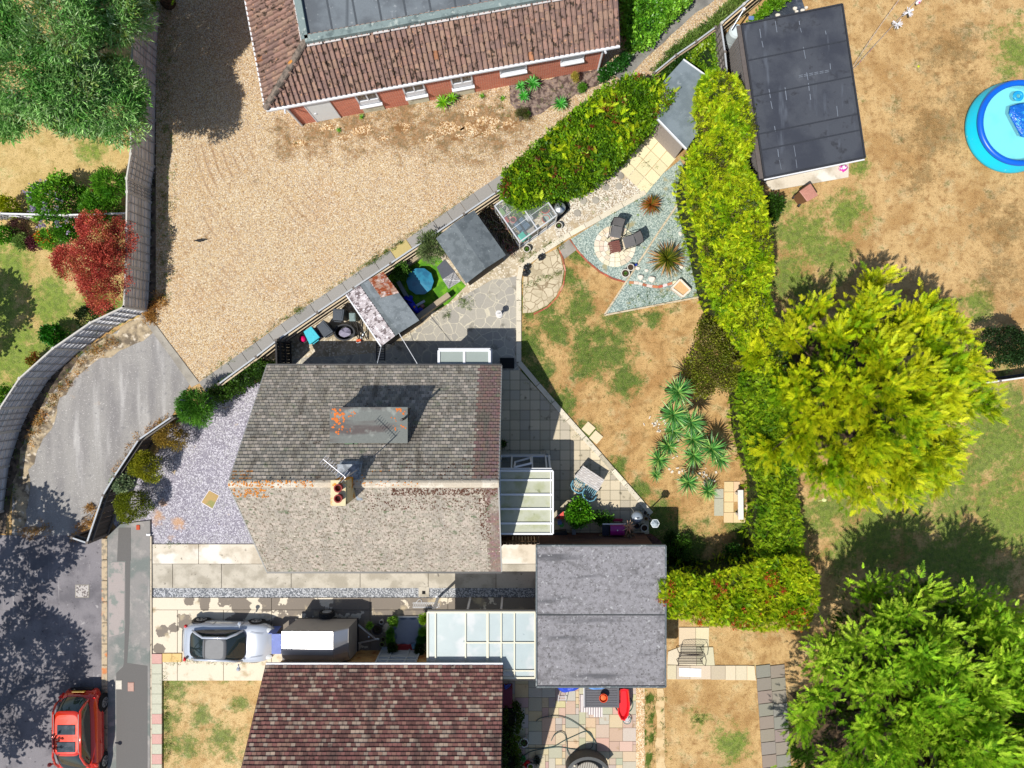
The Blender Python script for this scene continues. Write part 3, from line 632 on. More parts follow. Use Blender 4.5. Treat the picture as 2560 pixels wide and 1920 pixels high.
GSL = mat('green_slate', C(158, 176, 168), .85, (('n', C(176, 188, 176), 1.5, .45, .66, 5), ('cell', C(194, 206, 196), 28, .6, .66), ('cell', C(126, 144, 138), 28, .6, .66, 1), ('n', C(166, 160, 124), 1.6, .58, .68, 6), ('n', C(126, 150, 84), 3.0, .65, .7, 6), ('n', C(170, 120, 92), 6, .7, .74, 4), ('mul', 28, .2, 4)), bump=.8, bscale=20)
sheet('green_slate_bed', [(1424, 600), (1500, 552), (1614, 486), (1650, 440), (1700, 400), (1770, 500), (1765, 740), (1757, 742), (1511, 787), (1565, 705), (1532, 696), (1500, 680), (1468, 654), (1442, 628)], 5, GSL)
brickline('brick_edging', 'curved red brick edging between lawn and green slate, below the round patio', [(1424, 599), (1442, 626), (1468, 654), (1500, 680), (1532, 697), (1566, 706)], .07, .22)
brickline('brick_edging', 'pale and red whitened bricks edging the bed of the brown spiky palm', [(1572, 706), (1596, 708), (1616, 714), (1645, 718), (1668, 712), (1692, 704)], .11, .19, cols=(C(206, 130, 96), C(238, 226, 210), C(190, 104, 78)))
WD = mat('pale_timber', C(214, 198, 168), .85, (('ns', C(150, 130, 104), 5, .5, .65, 0, (1, 5)), ('mul', 20, .2)), bump=.2)
for px_, lb in (([(1511, 787), (1564, 706), (1640, 590), (1712, 484)], 'long diagonal pale timber rail across the green slate bed'), ([(1511, 788), (1757, 741)], 'pale timber rail between lawn and triangle of green slate'), ([(1757, 741), (1737, 610)], 'short pale timber rail along the golden hedge foot')):
    b = MB()
    for i in range(len(px_) - 1): b.bar(P(*px_[i], .04), P(*px_[i + 1], .04), .07, .09)
    tag(b.build('timber_edging', WD), lb, 'edging')
# round patio of ringed stone
b = MB(); c0 = P(1537, 616); cols = (C(236, 222, 196), C(224, 210, 184), C(244, 234, 210))
for r0, r1, n in ((0, .12, 1), (.13, .3, 7), (.31, .48, 12), (.49, .66, 16), (.67, .87, 20)):
    for k in range(n):
        a0, a1 = 2 * math.pi * k / n + .01 / max(r1, .1), 2 * math.pi * (k + 1) / n - .01 / max(r1, .1); m_ = 4 if n > 1 else 16
        if n == 1: pts = [(c0.x + r1 * math.cos(2 * math.pi * q / 16), c0.y + r1 * math.sin(2 * math.pi * q / 16)) for q in range(16)]
        else:
            pts = [(c0.x + r1 * math.cos(a0 + (a1 - a0) * q / m_), c0.y + r1 * math.sin(a0 + (a1 - a0) * q / m_)) for q in range(m_ + 1)] + [(c0.x + r0 * math.cos(a1 - (a1 - a0) * q / m_), c0.y + r0 * math.sin(a1 - (a1 - a0) * q / m_)) for q in range(m_ + 1)]
        b.prism(pts, 0, .06 + R.uniform(-.003, .003), tuple(v * R.uniform(.93, 1.03) for v in R.choice(cols)))
tag(b.build('round_patio', COLA), kind='structure')
sheet('grey_slab', [(1396, 619), (1422, 599), (1441, 625), (1411, 648)], 6, CONC, thick=.03)
b = MB()
for x, y, rz in ((1471, 1071, -.72), (1490, 1093, -.72)): b.box((*P(x, y)[:2], .03), (.42, .42, .05), rz, C(232, 214, 178))
tag(b.build('lawn_slabs', COLA), kind='structure')
# slabs by the white bench
b = MB()
for (x0_, y0_, x1_, y1_, cc) in ((1786, 1222, 1808, 1245, 'g'), (1785, 1246, 1808, 1289, 'g'), (1810, 1204, 1833, 1229, 'c'), (1834, 1204, 1849, 1229, 'c'), (1810, 1230, 1833, 1254, 'c'), (1810, 1255, 1833, 1280, 'c'), (1809, 1281, 1832, 1306, 'c'), (1833, 1281, 1862, 1306, 'c'), (1834, 1230, 1860, 1254, 'c'), (1862, 1256, 1876, 1280, 'c')):
    b.prism([P(*p)[:2] for p in [(x0_, y0_), (x1_, y0_), (x1_, y1_), (x0_, y1_)]], 0, .04, tuple(v * R.uniform(.92, 1.05) for v in (C(190, 182, 170) if cc == 'g' else C(234, 206, 160))))
tag(b.build('bench_slabs', COLA), kind='structure')

# neighbour's multicoloured sandstone patio (random coursed)
MC = (C(214, 192, 164), C(208, 178, 158), C(196, 184, 162), C(188, 188, 164), C(216, 198, 160), C(202, 192, 178), C(200, 172, 156), C(182, 172, 158))
sheet('sandstone_bed', [(1250, 1640), (1590, 1640), (1590, 2200), (1250, 2200)], 4, mat('patio_grout', C(150, 138, 116), .95, (('mul', 10, .2),)))
b = MB(); occ = {}; un = 8.4
for j in range(0, 66):
    for i in range(0, 40):
        if (i, j) in occ: continue
        opts = [(4, 4), (4, 3), (3, 4), (3, 3), (4, 2), (2, 4), (2, 2), (3, 2), (2, 3), (1, 2), (2, 1), (1, 1)]; pr = [6, 4, 3, 2, 2, 2, 1.2, 1, 1, .02, .02, .001]
        good = [(o_, p_) for o_, p_ in zip(opts, pr) if all((i + a, j + c) not in occ and i + a < 40 for a in range(o_[0]) for c in range(o_[1]))]
        o_ = R.choices([g[0] for g in good], [g[1] for g in good])[0]
        for a in range(o_[0]):
            for c in range(o_[1]): occ[(i + a, j + c)] = 1
        X0, Y0, X1, Y1 = 1254 + i * un, 1642 + j * un, 1254 + (i + o_[0]) * un, 1642 + (j + o_[1]) * un; g = .45
        b.prism([P(*p)[:2] for p in [(X0 + g, Y0 + g), (X1 - g, Y0 + g), (X1 - g, Y1 - g), (X0 + g, Y1 - g)]], 0, .045 + R.uniform(-.003, .003), tuple(v * R.uniform(.9, 1.06) for v in R.choice(MC)))
tag(b.build('sandstone_patio', mat('sandstone', rough=.85, attr=True, layers=(('n', C(170, 140, 104), 2.4, .6, .76, 5), ('mul', 20, .13, 4)), bump=.3)), kind='structure')
sheet('pebble_border', [(1588, 1716), (1611, 1716), (1611, 2200), (1588, 2200)], 6, mat('buff_pebbles', C(226, 196, 150), .9, (('cell', C(240, 222, 190), 28, .5, .55), ('cell', C(196, 152, 106), 28, .64, .68, 1), ('mul', 26, .22, 4)), bump=1, bscale=18))
sheet('weedy_strip', ragged([(1612, 1700), (1634, 1700), (1636, 1790), (1632, 1850), (1638, 2200), (1612, 2200)], 16, 3), 5, mat('weedy_grass', C(196, 160, 108), .95, (('n', C(84, 104, 36), 2.4, .42, .56, 6), ('n', C(226, 200, 150), 6, .6, .75, 4), ('mul', 30, .3, 4)), bump=.6))
STR = mat('trodden_earth', C(226, 198, 152), .95, (('n', C(200, 168, 120), 2, .45, .62, 5), ('mul', 30, .2, 4)), bump=.5)
sheet('trodden_strip', ragged([(1640, 1722), (1660, 1722), (1663, 1900), (1668, 2200), (1640, 2200)], 22, 3), 5, STR)
b = MB()
for q, cc in (([(1697, 1568), (1738, 1568), (1738, 1615), (1697, 1615)], C(228, 210, 178)), ([(1739, 1568), (1772, 1568), (1771, 1615), (1739, 1615)], C(232, 214, 182)), ([(1670, 1628), (1700, 1616), (1740, 1616), (1740, 1662), (1668, 1660)], C(226, 212, 184)), ([(1741, 1617), (1782, 1617), (1786, 1662), (1741, 1662)], C(216, 204, 176)),
              ([(1668, 1662), (1690, 1662), (1690, 1697), (1668, 1697)], C(216, 200, 172)), ([(1691, 1663), (1724, 1663), (1724, 1697), (1691, 1697)], C(206, 188, 168)), ([(1725, 1663), (1776, 1663), (1776, 1697), (1725, 1697)], C(220, 204, 178)), ([(1777, 1663), (1812, 1663), (1812, 1698), (1777, 1698)], C(204, 184, 162)), ([(1813, 1663), (1838, 1663), (1838, 1699), (1813, 1699)], C(230, 214, 186)), ([(1839, 1663), (1866, 1663), (1866, 1699), (1839, 1699)], C(224, 208, 180)), ([(1867, 1663), (1885, 1664), (1889, 1700), (1867, 1699)], C(236, 218, 186))):
    b.prism([P(*p)[:2] for p in q], -.01, .05, tuple(v * R.uniform(.95, 1.03) for v in cc))
tag(b.build('garden_path', COLA), kind='structure')
b = MB()
for j in range(9):
    for i in range(2):
        x, y = 1889 + i * 36 + j * 2.2, 1664 + j * 32; b.prism([P(*p)[:2] for p in [(x, y), (x + 35, y - 4), (x + 36.6, y + 26), (x + 1.6, y + 30.5)]], -.01, .05, tuple(v * R.uniform(.9, 1.05) for v in C(150, 144, 132)))
tag(b.build('slab_walk', COLA), kind='structure')
# artificial turf of the little enclosure
sheet('turf_base', [(955, 690), (1060, 640), (1095, 640), (1165, 715), (1120, 760), (1040, 800), (1000, 780)], 5, mat('artificial_turf', C(84, 142, 34), .95, (('n', C(120, 176, 40), 3, .45, .6, 4), ('mul', 40, .4, 4)), bump=.8, bscale=40))
SHLIT = mat('shade_litter', C(92, 74, 54), .95, (('n', C(60, 48, 36), 3, .42, .6, 6), ('n', C(130, 108, 76), 12, .58, .72, 4), ('mul', 24, .35, 4)), bump=.8)  # dark litter brown standing in for deep shade in the crown gaps
sheet('shade_under_tree', blob(2350, 1870, 370, 340, 50, .1), 3, SHLIT)
sheet('shade_under_tree', blob(2085, 985, 170, 165, 40, .1), 3, SHLIT)
# ------------------------------------------------------------------ buildings
LEAD = mat('lead', C(120, 130, 134), .6, (('n', C(90, 98, 104), 2.0, .45, .65, 4), ('mul', 16, .2)), bump=.2, bscale=12)
WHT = mat('white_pvc', C(238, 240, 244), .5, (('mul', 8, .05),), spec=.4)
BRICK = mat('red_brick', C(236, 122, 88), .9, (('brick', C(226, 190, 168), .225, .075, .012, 0, C(208, 96, 68)), ('mul', 14, .2)), wall=True, bump=.2)
BUFF = mat('buff_brick', C(196, 150, 90), .9, (('brick', C(180, 150, 110), .28, .09, .014, 0, C(214, 172, 108)), ('n', C(160, 104, 58), 2, .5, .66, 4), ('mul', 14, .2)), wall=True, bump=.2)
REND = mat('pale_render', C(206, 202, 190), .9, (('mul', 6, .12),), bump=.2)
PANE = glass_mat('window_pane', (0.05, 0.07, 0.09), .9, .03)
UNDER = mat('roof_underlay', C(72, 62, 58), .95)
GUTB = mat('black_gutter', C(38, 38, 40), .45, spec=.5)
DARKW = mat('dark_stained_timber', C(74, 66, 60), .85, (('wave', C(40, 36, 34), 5.2, 0, .82, .95), ('mul', 14, .25)), wall=True, bump=.3)

def tile_roof(name, A, U, Vv, n_u, n_v, tw, th, colf, parent, thick=.018, gap=.006, poly=None, m=None, roll=False, stagger=True, jit=.004, colour_under=None, mu=UNDER):
    """every tile of a slope as a small tilted slab, all in one mesh; A = eave corner, U along the eave, Vv up the slope"""
    A, U, Vv = Vector(A), Vector(U).normalized(), Vector(Vv).normalized(); N = U.cross(Vv).normalized()
    if N.z < 0: N = -N
    b = MB()
    for j in range(n_v):
        off = (0.5 * tw if (j % 2 and stagger) else 0.0)
        for i in range(-1 if off else 0, n_u):
            u0, u1 = i * tw + off, (i + 1) * tw + off
            u0, u1 = max(u0, 0), min(u1, n_u * tw)
            if u1 - u0 < tw * .25: continue
            if poly and not poly((u0 + u1) / 2, (j + .5) * th): continue
            cc = colf((u0 + u1) / 2, (j + .5) * th, i, j)
            dj = R.uniform(-jit, jit); v0, v1 = j * th + dj, (j + 1) * th + .02
            lo, hi = thick + R.uniform(0, jit), .004
            if not roll:
                a, c = u0 + gap / 2, u1 - gap / 2
                pts = [A + U * a + Vv * v0 + N * lo, A + U * c + Vv * v0 + N * lo, A + U * c + Vv * v1 + N * hi, A + U * a + Vv * v1 + N * hi,
                       A + U * a + Vv * v0 - N * .004, A + U * c + Vv * v0 - N * .004]
                b.add(pts, [(0, 1, 2, 3), (4, 5, 1, 0)], cc)
            else:
                W = u1 - u0; prof = [(0.0, -.03), (.06, -.01), (.35, -.015), (.6, .0), (.7, .05), (.8, .075), (.9, .05), (.96, -.02), (.99, -.05)]; rows = []
                for (vv, h) in ((v0, -.004), (v0, lo), (v1, hi)):
                    rows.append([A + U * (u0 + W * p[0]) + Vv * vv + N * (h + (p[1] if h > -.003 else 0)) for p in prof])
                b.loft(rows, cc)
    return b.build(name, m or COLA, parent)

# ---- brick bungalow with hipped pantile roof and flat centre
bg_ = thing('brick_bungalow', 'red brick bungalow with brown pantile roof around a flat grey felt deck', 'house', P(1100, 160))
e0, e1 = P(665, 272, 2.4), P(1549, 111, 2.4); t0 = P(765, 102, 3.7)
U = (e1 - e0).normalized(); W_ = Vector((-U.y, U.x, 0)); run = (t0 - e0).dot(W_); along = (t0 - e0).dot(U); Lf = (e1 - e0).length
SLV = (W_ * run + Vector((0, 0, 1.3))).normalized(); sl = math.hypot(run, 1.3)
DEPTH = 11.0
def pcol(u, v, i, j):
    c = R.choice((C(150, 122, 110), C(156, 124, 112), C(144, 118, 108), C(160, 132, 116), C(140, 114, 106)))
    if R.random() < .015: c = C(176, 124, 92)
    g = R.uniform(.86, 1.12); return tuple(x * g for x in c)
PAN = mat('pantile', rough=.85, attr=True, layers=(('n', C(66, 54, 44), 5.0, .53, .66, 7), ('n', C(190, 146, 116), 9.0, .58, .7, 5), ('mul', 18, .2, 4)), bump=.3, bscale=25)
tw_, th_ = .20, sl / 6.6
roof = tile_roof('roof', e0, U, SLV, int(Lf / tw_) + 1, 7, tw_, .33, pcol, bg_, thick=.045, poly=lambda u, v: u > v / sl * along - .05 and v < sl + .05 and u < Lf, m=PAN, roll=True, stagger=False)
# left (west) hip slope
e2 = e0 + W_ * DEPTH
SLL = (U * along + Vector((0, 0, 1.3))).normalized(); sl2 = math.hypot(along, 1.3)
tile_roof('hip_roof', e2, -W_, SLL, int(DEPTH / tw_), int(sl2 / .3) + 1, tw_, .33, pcol, bg_, thick=.045, poly=lambda u, v: (DEPTH - u) > v / sl2 * run - .05 and u > v / sl2 * run - .05 and v < sl2 + .05, m=PAN, roll=True, stagger=False)
tile_roof('rear_roof', e1 + W_ * DEPTH, -U, (-W_ * run + Vector((0, 0, 1.3))), int(Lf / tw_), 7, tw_, .33, pcol, bg_, thick=.045, poly=lambda u, v: (Lf - u) > v / sl * along - .05, m=PAN, roll=True, stagger=False)
q0, q1, q2, q3 = e0, e1, e1 + W_ * DEPTH, e2; zt = Vector((0, 0, 1.3)); dz = Vector((0, 0, -.03))
p0 = t0; p1 = e1 + W_ * run + zt; p2 = p1 + W_ * (DEPTH - 2 * run); p3 = p0 + W_ * (DEPTH - 2 * run)
b = MB(); b.add([q + dz for q in (q0, q1, q2, q3, p0, p1, p2, p3)], [(0, 1, 5, 4), (2, 3, 7, 6), (3, 0, 4, 7), (1, 2, 6, 5)]); b.build('roof_underlay', UNDER, bg_)
FELT = mat('grey_felt', C(120, 128, 134), .85, (('n', C(98, 104, 110), .8, .42, .62, 4), ('ns', C(74, 80, 86), 1.0, .62, .72, 0.18, (1.4, .05)), ('n', C(150, 156, 160), 5, .62, .74, 4), ('mul', 30, .15, 4)), bump=.25)
b = MB(); b.prism([(p0 - U * .0)[:2], p1[:2], p2[:2], p3[:2]], 3.5, 3.71); b.build('flat_roof', FELT, bg_)
b = MB()
for k in range(1, 17):
    a = p0 + U * (k * .93 + .1) + Vector((0, 0, .012)); b.bar(a + W_ * .25, a + W_ * (DEPTH - 2 * run - .2) , .07, .012)
b.build('felt_lap', mat('felt_lap', C(82, 88, 94), .9, (('mul', 12, .2),)), bg_)
KS = mat('weathered_upstand', C(134, 150, 148), .8, (('n', C(100, 114, 114), 3, .5, .66, 5), ('n', C(176, 186, 180), 5, .58, .7, 4), ('mul', 18, .2)), bump=.3)
b = MB(); up = Vector((0, 0, .08))
for a, c in ((p0, p1), (p1, p2), (p2, p3), (p3, p0)): b.bar(a + up, c + up, .26, .2)
b.build('roof_kerb', KS, bg_)
b = MB()
for a, c in ((p0, p1), (p3, p0)):
    L = (c - a).length; d = (c - a).normalized(); nrm = Vector((d.y, -d.x, 0)); k = 0.0
    while k < L:
        l2 = R.uniform(.3, .9); b.bar(a + d * k + nrm * .17 - Vector((0, 0, .02)), a + d * min(k + l2, L) + nrm * .17 - Vector((0, 0, .02)), R.uniform(.05, .08), .03); k += l2 + R.uniform(0, .12)
b.build('mortar_line', mat('mortar', C(214, 208, 206), .9), bg_)
HIPM = mat('hip_tiles', C(138, 124, 112), .9, (('n', C(96, 88, 80), 6, .45, .6, 5), ('n', C(206, 140, 66), 2.0, .66, .7, 3), ('mul', 18, .3, 4)), bump=.4)
b = MB(); d = (t0 - e0); n = 8
for k in range(n): b.tube([e0 + d * (k / n) + Vector((0, 0, .05)), e0 + d * ((k + 1.06) / n) + Vector((0, 0, .05))], [.13, .115], 10)
b.build('hip_ridge', HIPM, bg_, smooth=False)
off = Vector((0, 0, -.05))
for a_, c_, w1_, nm in ((e0 + off - W_ * .05, e1 + off - W_ * .05, .11, 'gutter'), (e0 + off - U * .05, e2 + off - U * .05, .06, 'gutter'), (e1 + off, p1 + Vector((0, 0, -.03)), .05, 'bargeboard')): b = MB(); b.bar(a_, c_, w1_, .1); b.build(nm, WHT, bg_)
wA = P(755, 311); wB = P(1503, 171); Uw = (wB - wA).normalized()
wall0 = [wA, wB, wB + W_ * (DEPTH - 1), wA + W_ * (DEPTH - 1)]
b = MB(); b.prism([p[:2] for p in wall0], 0, 2.36); b.build('wall', BRICK, bg_)
b = MB(); b.add([e0 + Vector((0, 0, -.1)), e1 + Vector((0, 0, -.1)), e1 + W_ * .6 + Vector((0, 0, -.1)), e0 + W_ * .6 + Vector((0, 0, -.1))], [(0, 1, 2, 3)]); b.build('soffit', WHT, bg_)
def wallpt(px): # distance along wall for a base pixel x
    return (P(px, 311 - (px - 755) * .187) - wA).dot(Uw)
def wbox(bb, x0_, x1_, z0, z1, d0, d1):
    a = wA + Uw * x0_ ; c = wA + Uw * x1_; nn = -W_
    bb.add([a + nn * d0 + Vector((0, 0, z0)), c + nn * d0 + Vector((0, 0, z0)), c + nn * d1 + Vector((0, 0, z0)), a + nn * d1 + Vector((0, 0, z0)),
            a + nn * d0 + Vector((0, 0, z1)), c + nn * d0 + Vector((0, 0, z1)), c + nn * d1 + Vector((0, 0, z1)), a + nn * d1 + Vector((0, 0, z1))], [(3, 2, 1, 0), (4, 5, 6, 7), (0, 1, 5, 4), (1, 2, 6, 5), (2, 3, 7, 6), (3, 0, 4, 7)])
a, c = wallpt(795), wallpt(850)
b = MB(); wbox(b, a, c, .05, 2.1, -.02, .03); dr = b.build('garage_door', mat('pale_door', C(248, 252, 252), .6), bg_); dr['label'] = 'pale blue white up and over door'
b = MB(); wbox(b, a + .1, a + .2, .9, .95, .03, .06); wbox(b, a - .05, a, 0, 2.2, -.01, .045); wbox(b, c, c + .05, 0, 2.2, -.01, .045); b.build('door_frame', WHT, bg_)
PNL = mat('stone_panel', C(226, 222, 196), .9, (('n', C(200, 196, 170), 3, .5, .66, 4), ('mul', 10, .1)), bump=.2)
for x0_, x1_ in ((912, 963), (1023, 1074), (1136, 1187)):
    a, c = wallpt(x0_), wallpt(x1_)
    b = MB(); wbox(b, a, c, .0, .78, 0, .03); b.build('panel', PNL, bg_)
    b = MB(); wbox(b, a - .03, c + .03, .80, .86, -.02, .16); sl_ = b
    wbox(b, a, c, .86, 1.28, -.02, .05); wbox(b, a, a + .06, .86, 2.1, -.02, .05); wbox(b, c - .06, c, .86, 2.1, -.02, .05); wbox(b, a, c, .86, .93, -.02, .05); wbox(b, a, c, 2.03, 2.1, -.02, .05); wbox(b, (a + c) / 2 - .03, (a + c) / 2 + .03, .9, 2.05, -.02, .045)
    wf = b.build('window', WHT, bg_); b = MB(); wbox(b, a + .03, c - .03, .9, 2.06, -.01, .015); pn = b.build('pane', PANE); pn.parent = wf; pn.location = (0, 0, 0)
    off = Vector(bg_.location); pn.data.transform(__import__('mathutils').Matrix.Translation(-off))
for x0_, x1_ in ((1252, 1316), (1396, 1452)):
    a, c = wallpt(x0_), wallpt(x1_) + 0; b = MB(); wbox(b, a, c, 1.3, 1.37, 0, .16); wbox(b, a, c, 1.37, 1.43, 0, .05); wbox(b, a, c, 2.0, 2.07, 0, .05); wbox(b, a, a + .06, 1.4, 2.0, 0, .05); wbox(b, c - .06, c, 1.4, 2.0, 0, .05)
    wf = b.build('high_window', WHT, bg_); b = MB(); wbox(b, a, c, 1.4, 2.02, 0, .02); pn = b.build('pane', PANE); pn.parent = wf; pn.data.transform(__import__('mathutils').Matrix.Translation(-Vector(bg_.location)))
for q, (tx, ty) in (((wA + Vector((0, 0, .0)) - W_ * .06), (0, 0)), (wB - W_ * .06 - Uw * .15, (0, 0))):
    b = MB(); b.tube([q + Vector((0, 0, .05)), q + Vector((0, 0, 2.2)), q - W_ * .3 + Vector((0, 0, 2.33))], .045, 8); b.build('downpipe', WHT, bg_)

# ---- chalet house helper: gable roof running east-west
def gable_tiles(house, x0_, x1_, yN, yS, ze, zr, colN, colS, mN, mS):
    ym = (yN + yS) / 2; dn = Vector((0, ym - yN, zr - ze)); L = dn.length; nv = round(L / .145)
    n_u = round((x1_ - x0_) / .165); tw2 = (x1_ - x0_) / n_u
    tile_roof('north_roof', (x0_, yN, ze), (1, 0, 0), dn, n_u, nv, tw2, L / nv, colN, house, thick=.05, gap=.01, m=mN)
    tile_roof('south_roof', (x1_, yS, ze), (-1, 0, 0), Vector((0, ym - yS, zr - ze)), n_u, nv, tw2, L / nv, colS, house, thick=.03, m=mS)
    b = MB(); b.add([(x0_, yN, ze - .03), (x1_, yN, ze - .03), (x1_, ym, zr - .03), (x0_, ym, zr - .03), (x0_, yS, ze - .03), (x1_, yS, ze - .03)], [(0, 1, 2, 3), (3, 2, 5, 4)])
    b.build('roof_underlay', UNDER, house)
    return ym
HX0, HX1, HYN, HYS, ZE, ZR = P(667, 0, 2.6).x, P(1254, 0, 2.6).x, P(0, 916, 2.6).y, P(0, 1427, 2.6).y, 2.6, 6.2
hs = thing('chalet_house', 'house with weathered grey brown tile roof, chimney and flat topped dormer', 'house', ((HX0 + HX1) / 2, (HYN + HYS) / 2, 0))
def cN(u, v, i, j):  # north slope toned darker, weaker sunlight put into the tile colour
    if u > (HX1 - HX0) - .95 + .06 * ((i * 7 + j * 3) % 3): return tuple(x * R.uniform(.9, 1.08) for x in C(132, 110, 104))
    c = R.choice((C(156, 150, 140), C(168, 160, 148), C(146, 142, 132), C(178, 168, 156), C(138, 132, 122), C(160, 153, 138)))
    g = R.uniform(.8, 1.15); return tuple(x * g for x in c)
def cS(u, v, i, j):  # south slope toned paler, full sunlight put into the tile colour
    if u < .42: return tuple(x * R.uniform(.9, 1.08) for x in C(140, 116, 110))
    c = R.choice((C(186, 174, 160), C(178, 168, 154), C(192, 180, 166), C(172, 164, 150), C(182, 174, 158)))
    g = R.uniform(.93, 1.05); return tuple(x * g for x in c)
lo_ = Vector(hs.location)
def HS(lst): return [(x - lo_.x, y - lo_.y, r) for x, y, r in lst]
MN = mat('mossy_shaded_tile', rough=.9, attr=True, layers=(('ns', C(112, 106, 96), 1.0, .5, .72, 0, (2.4, .35)), ('n', C(96, 84, 74), 6.0, .58, .72, 7), ('n', C(120, 126, 104), 2.2, .6, .75, 5), ('n', C(196, 186, 172), 8, .66, .76, 4), ('mul', 16, .2, 4)), bump=.3)
MS = mat('lichened_sunlit_tile', rough=.9, attr=True, layers=(('ns', C(166, 158, 146), 1.0, .48, .72, 0, (2.2, .35)), ('n', C(134, 124, 108), 9.0, .52, .62, 4), ('n', C(108, 118, 92), 4.0, .6, .7, 6), ('n', C(110, 78, 66), 10.0, .66, .72, 3), ('n', C(222, 208, 194), 12, .62, .72, 3), ('mul', 16, .14, 4)), bump=.35)
ym = gable_tiles(hs, HX0, HX1, HYN, HYS, ZE, ZR, cN, cS, MN, MS)
RID = mat('ridge_cap', C(206, 194, 174), .9, (('n', C(224, 214, 196), 2, .5, .6, 4), ('n', C(120, 100, 84), 6, .62, .72, 4), ('mul', 16, .2)), bump=.3)
b = MB(); n = 30; L = HX1 - HX0
for k in range(n):
    a, c = HX0 + L * k / n, HX0 + L * (k + 1.04) / n; cy = []
    rows = []
    for x, rr in ((a + .01, 1.0), (c, .93)):
        rows.append([Vector((x, ym + yy * rr, ZR + zz * rr - .02)) for yy, zz in ((.17, -.1), (.12, .02), (.05, .075), (-.05, .075), (-.12, .02), (-.17, -.1))])
    b.loft(rows)
b.build('ridge', RID, hs)
ORG = mat('orange_lichen', C(216, 142, 62), .95, (('n', C(180, 100, 40), 12, .5, .7, 4), ('mul', 20, .3)), bump=.3)
def patchy(bb, x0_, x1_, y0_, y1_, zf, n, s):
    for k in range(n):
        x, y = R.uniform(x0_, x1_), R.uniform(y0_, y1_); m_ = R.randint(5, 8); r_ = s * R.uniform(.4, 1.2)
        pts = [(x + r_ * R.uniform(.5, 1) * math.cos(6.28 * q / m_), y + r_ * R.uniform(.5, 1) * math.sin(6.28 * q / m_)) for q in range(m_)]
        bb.add([(p[0], p[1], zf(*p)) for p in pts], [tuple(range(m_))])
rzN = lambda x, y: ZE + (HYN - y) * (ZR - ZE) / (HYN - ym) + .045
rzS = lambda x, y: ZE + (y - HYS) * (ZR - ZE) / (ym - HYS) + .045
b = MB(); patchy(b, HX0 + .02, HX0 + 2.9, ym - .12, ym + .12, lambda x, y: ZR + .062 + R.uniform(0, .006), 110, .04); patchy(b, HX0 + 4.2, HX0 + 6.4, ym - .12, ym + .12, lambda x, y: ZR + .062 + R.uniform(0, .006), 46, .028); patchy(b, HX0 + .05, HX0 + 1.2, ym - .55, ym - .18, rzS, 60, .05); patchy(b, HX0 + .05, HX0 + .7, ym + .15, ym + .4, rzN, 26, .06); patchy(b, HX0 + 3.6, HX0 + 5.4, ym + .12, ym + .5, rzN, 16, .05); tag(b.build('lichen', ORG, hs), kind='stuff')
MOS = mat('brown_moss', C(108, 74, 60), .95, (('mul', 20, .4),), bump=.5)
b = MB(); patchy(b, HX0 + 5.4, HX1 - .05, ym - .45, ym - .17, rzS, 420, .035); patchy(b, HX0 + 4.5, HX1 - .3, ym - 1.1, ym - .4, rzS, 260, .03); patchy(b, HX1 - .7, HX1 - .35, ym - 2.4, ym - .5, rzS, 150, .035); patchy(b, HX0 + 5.6, HX1 - .05, ym + .14, ym + .7, rzN, 240, .035)
patchy(b, HX0 + .1, HX1 - .05, HYS, ym - .2, rzS, 420, .022); tag(b.build('moss', MOS, hs), kind='stuff')
b = MB(); i_ = .3
b.prism([(HX0 + .12, HYN - i_), (HX1 - .08, HYN - i_), (HX1 - .08, HYS + i_), (HX0 + .12, HYS + i_)], 0, ZE + .02)
for xx in (HX0 + .12, HX1 - .28):
    b.add([(xx, HYN - i_, ZE + .02), (xx, HYS + i_, ZE + .02), (xx, ym, ZR - .16), (xx + .2, HYN - i_, ZE + .02), (xx + .2, HYS + i_, ZE + .02), (xx + .2, ym, ZR - .16)], [(0, 2, 1), (3, 4, 5), (0, 3, 5, 2), (1, 2, 5, 4)])
b.build('wall', REND, hs)
for y_ in (HYN + .05, HYS - .05): b = MB(); b.bar((HX0, y_, ZE - .03), (HX1, y_, ZE - .03), .1, .08); b.build('gutter', GUTB, hs)
PGT = mat('pale_grey_trim', C(176, 176, 172), .7)
for xx in (HX0, HX1):
    b = MB(); [b.bar((xx, yy, ZE - .05), (xx, ym, ZR - .05), .04, .14) for yy in (HYN, HYS)]; b.build('bargeboard', PGT, hs)
# chimney
ch = MB(); cA, cB = P(829, 1204, 7.1), P(866, 1262, 7.1)
ch.prism([(cA.x, cA.y), (cB.x, cA.y), (cB.x, cB.y), (cA.x, cB.y)], 5.1, 7.0); chm = ch.build('chimney', mat('lichened_render', C(226, 206, 160), .9, (('n', C(222, 146, 30), 1.8, .46, .56, 5), ('n', C(150, 120, 80), 5, .6, .72, 5), ('mul', 10, .15)), bump=.3), hs)
def sub(bb, name, m, par, root, **k):
    o = bb.build(name, m, None, **k); o.data.transform(__import__('mathutils').Matrix.Translation(-Vector(root.location))); o.parent = par; return o
b = MB(); b.prism([(cA.x - .04, cA.y + .04), (cB.x - .03, cA.y + .04), (cB.x - .03, cB.y - .04), (cA.x - .04, cB.y - .04)], 7.0, 7.08); sub(b, 'chimney_top', mat('flaunching', C(226, 214, 172), .9, (('n', C(230, 150, 34), 3.2, .5, .58, 5), ('mul', 10, .15)), bump=.3), chm, hs)
POT = mat('chimney_pot', C(150, 62, 58), .8, (('mul', 12, .3),))
for py_ in (1220, 1246):
    c = P(846, py_, 7.25); b = MB(); b.lathe([(.11, -.3), (.12, .0), (.135, .02), (.135, .07), (.095, .07), (.085, -.2), (.0, -.2)], c, 20); sub(b, 'chimney_pot', POT, chm, hs, smooth=False)
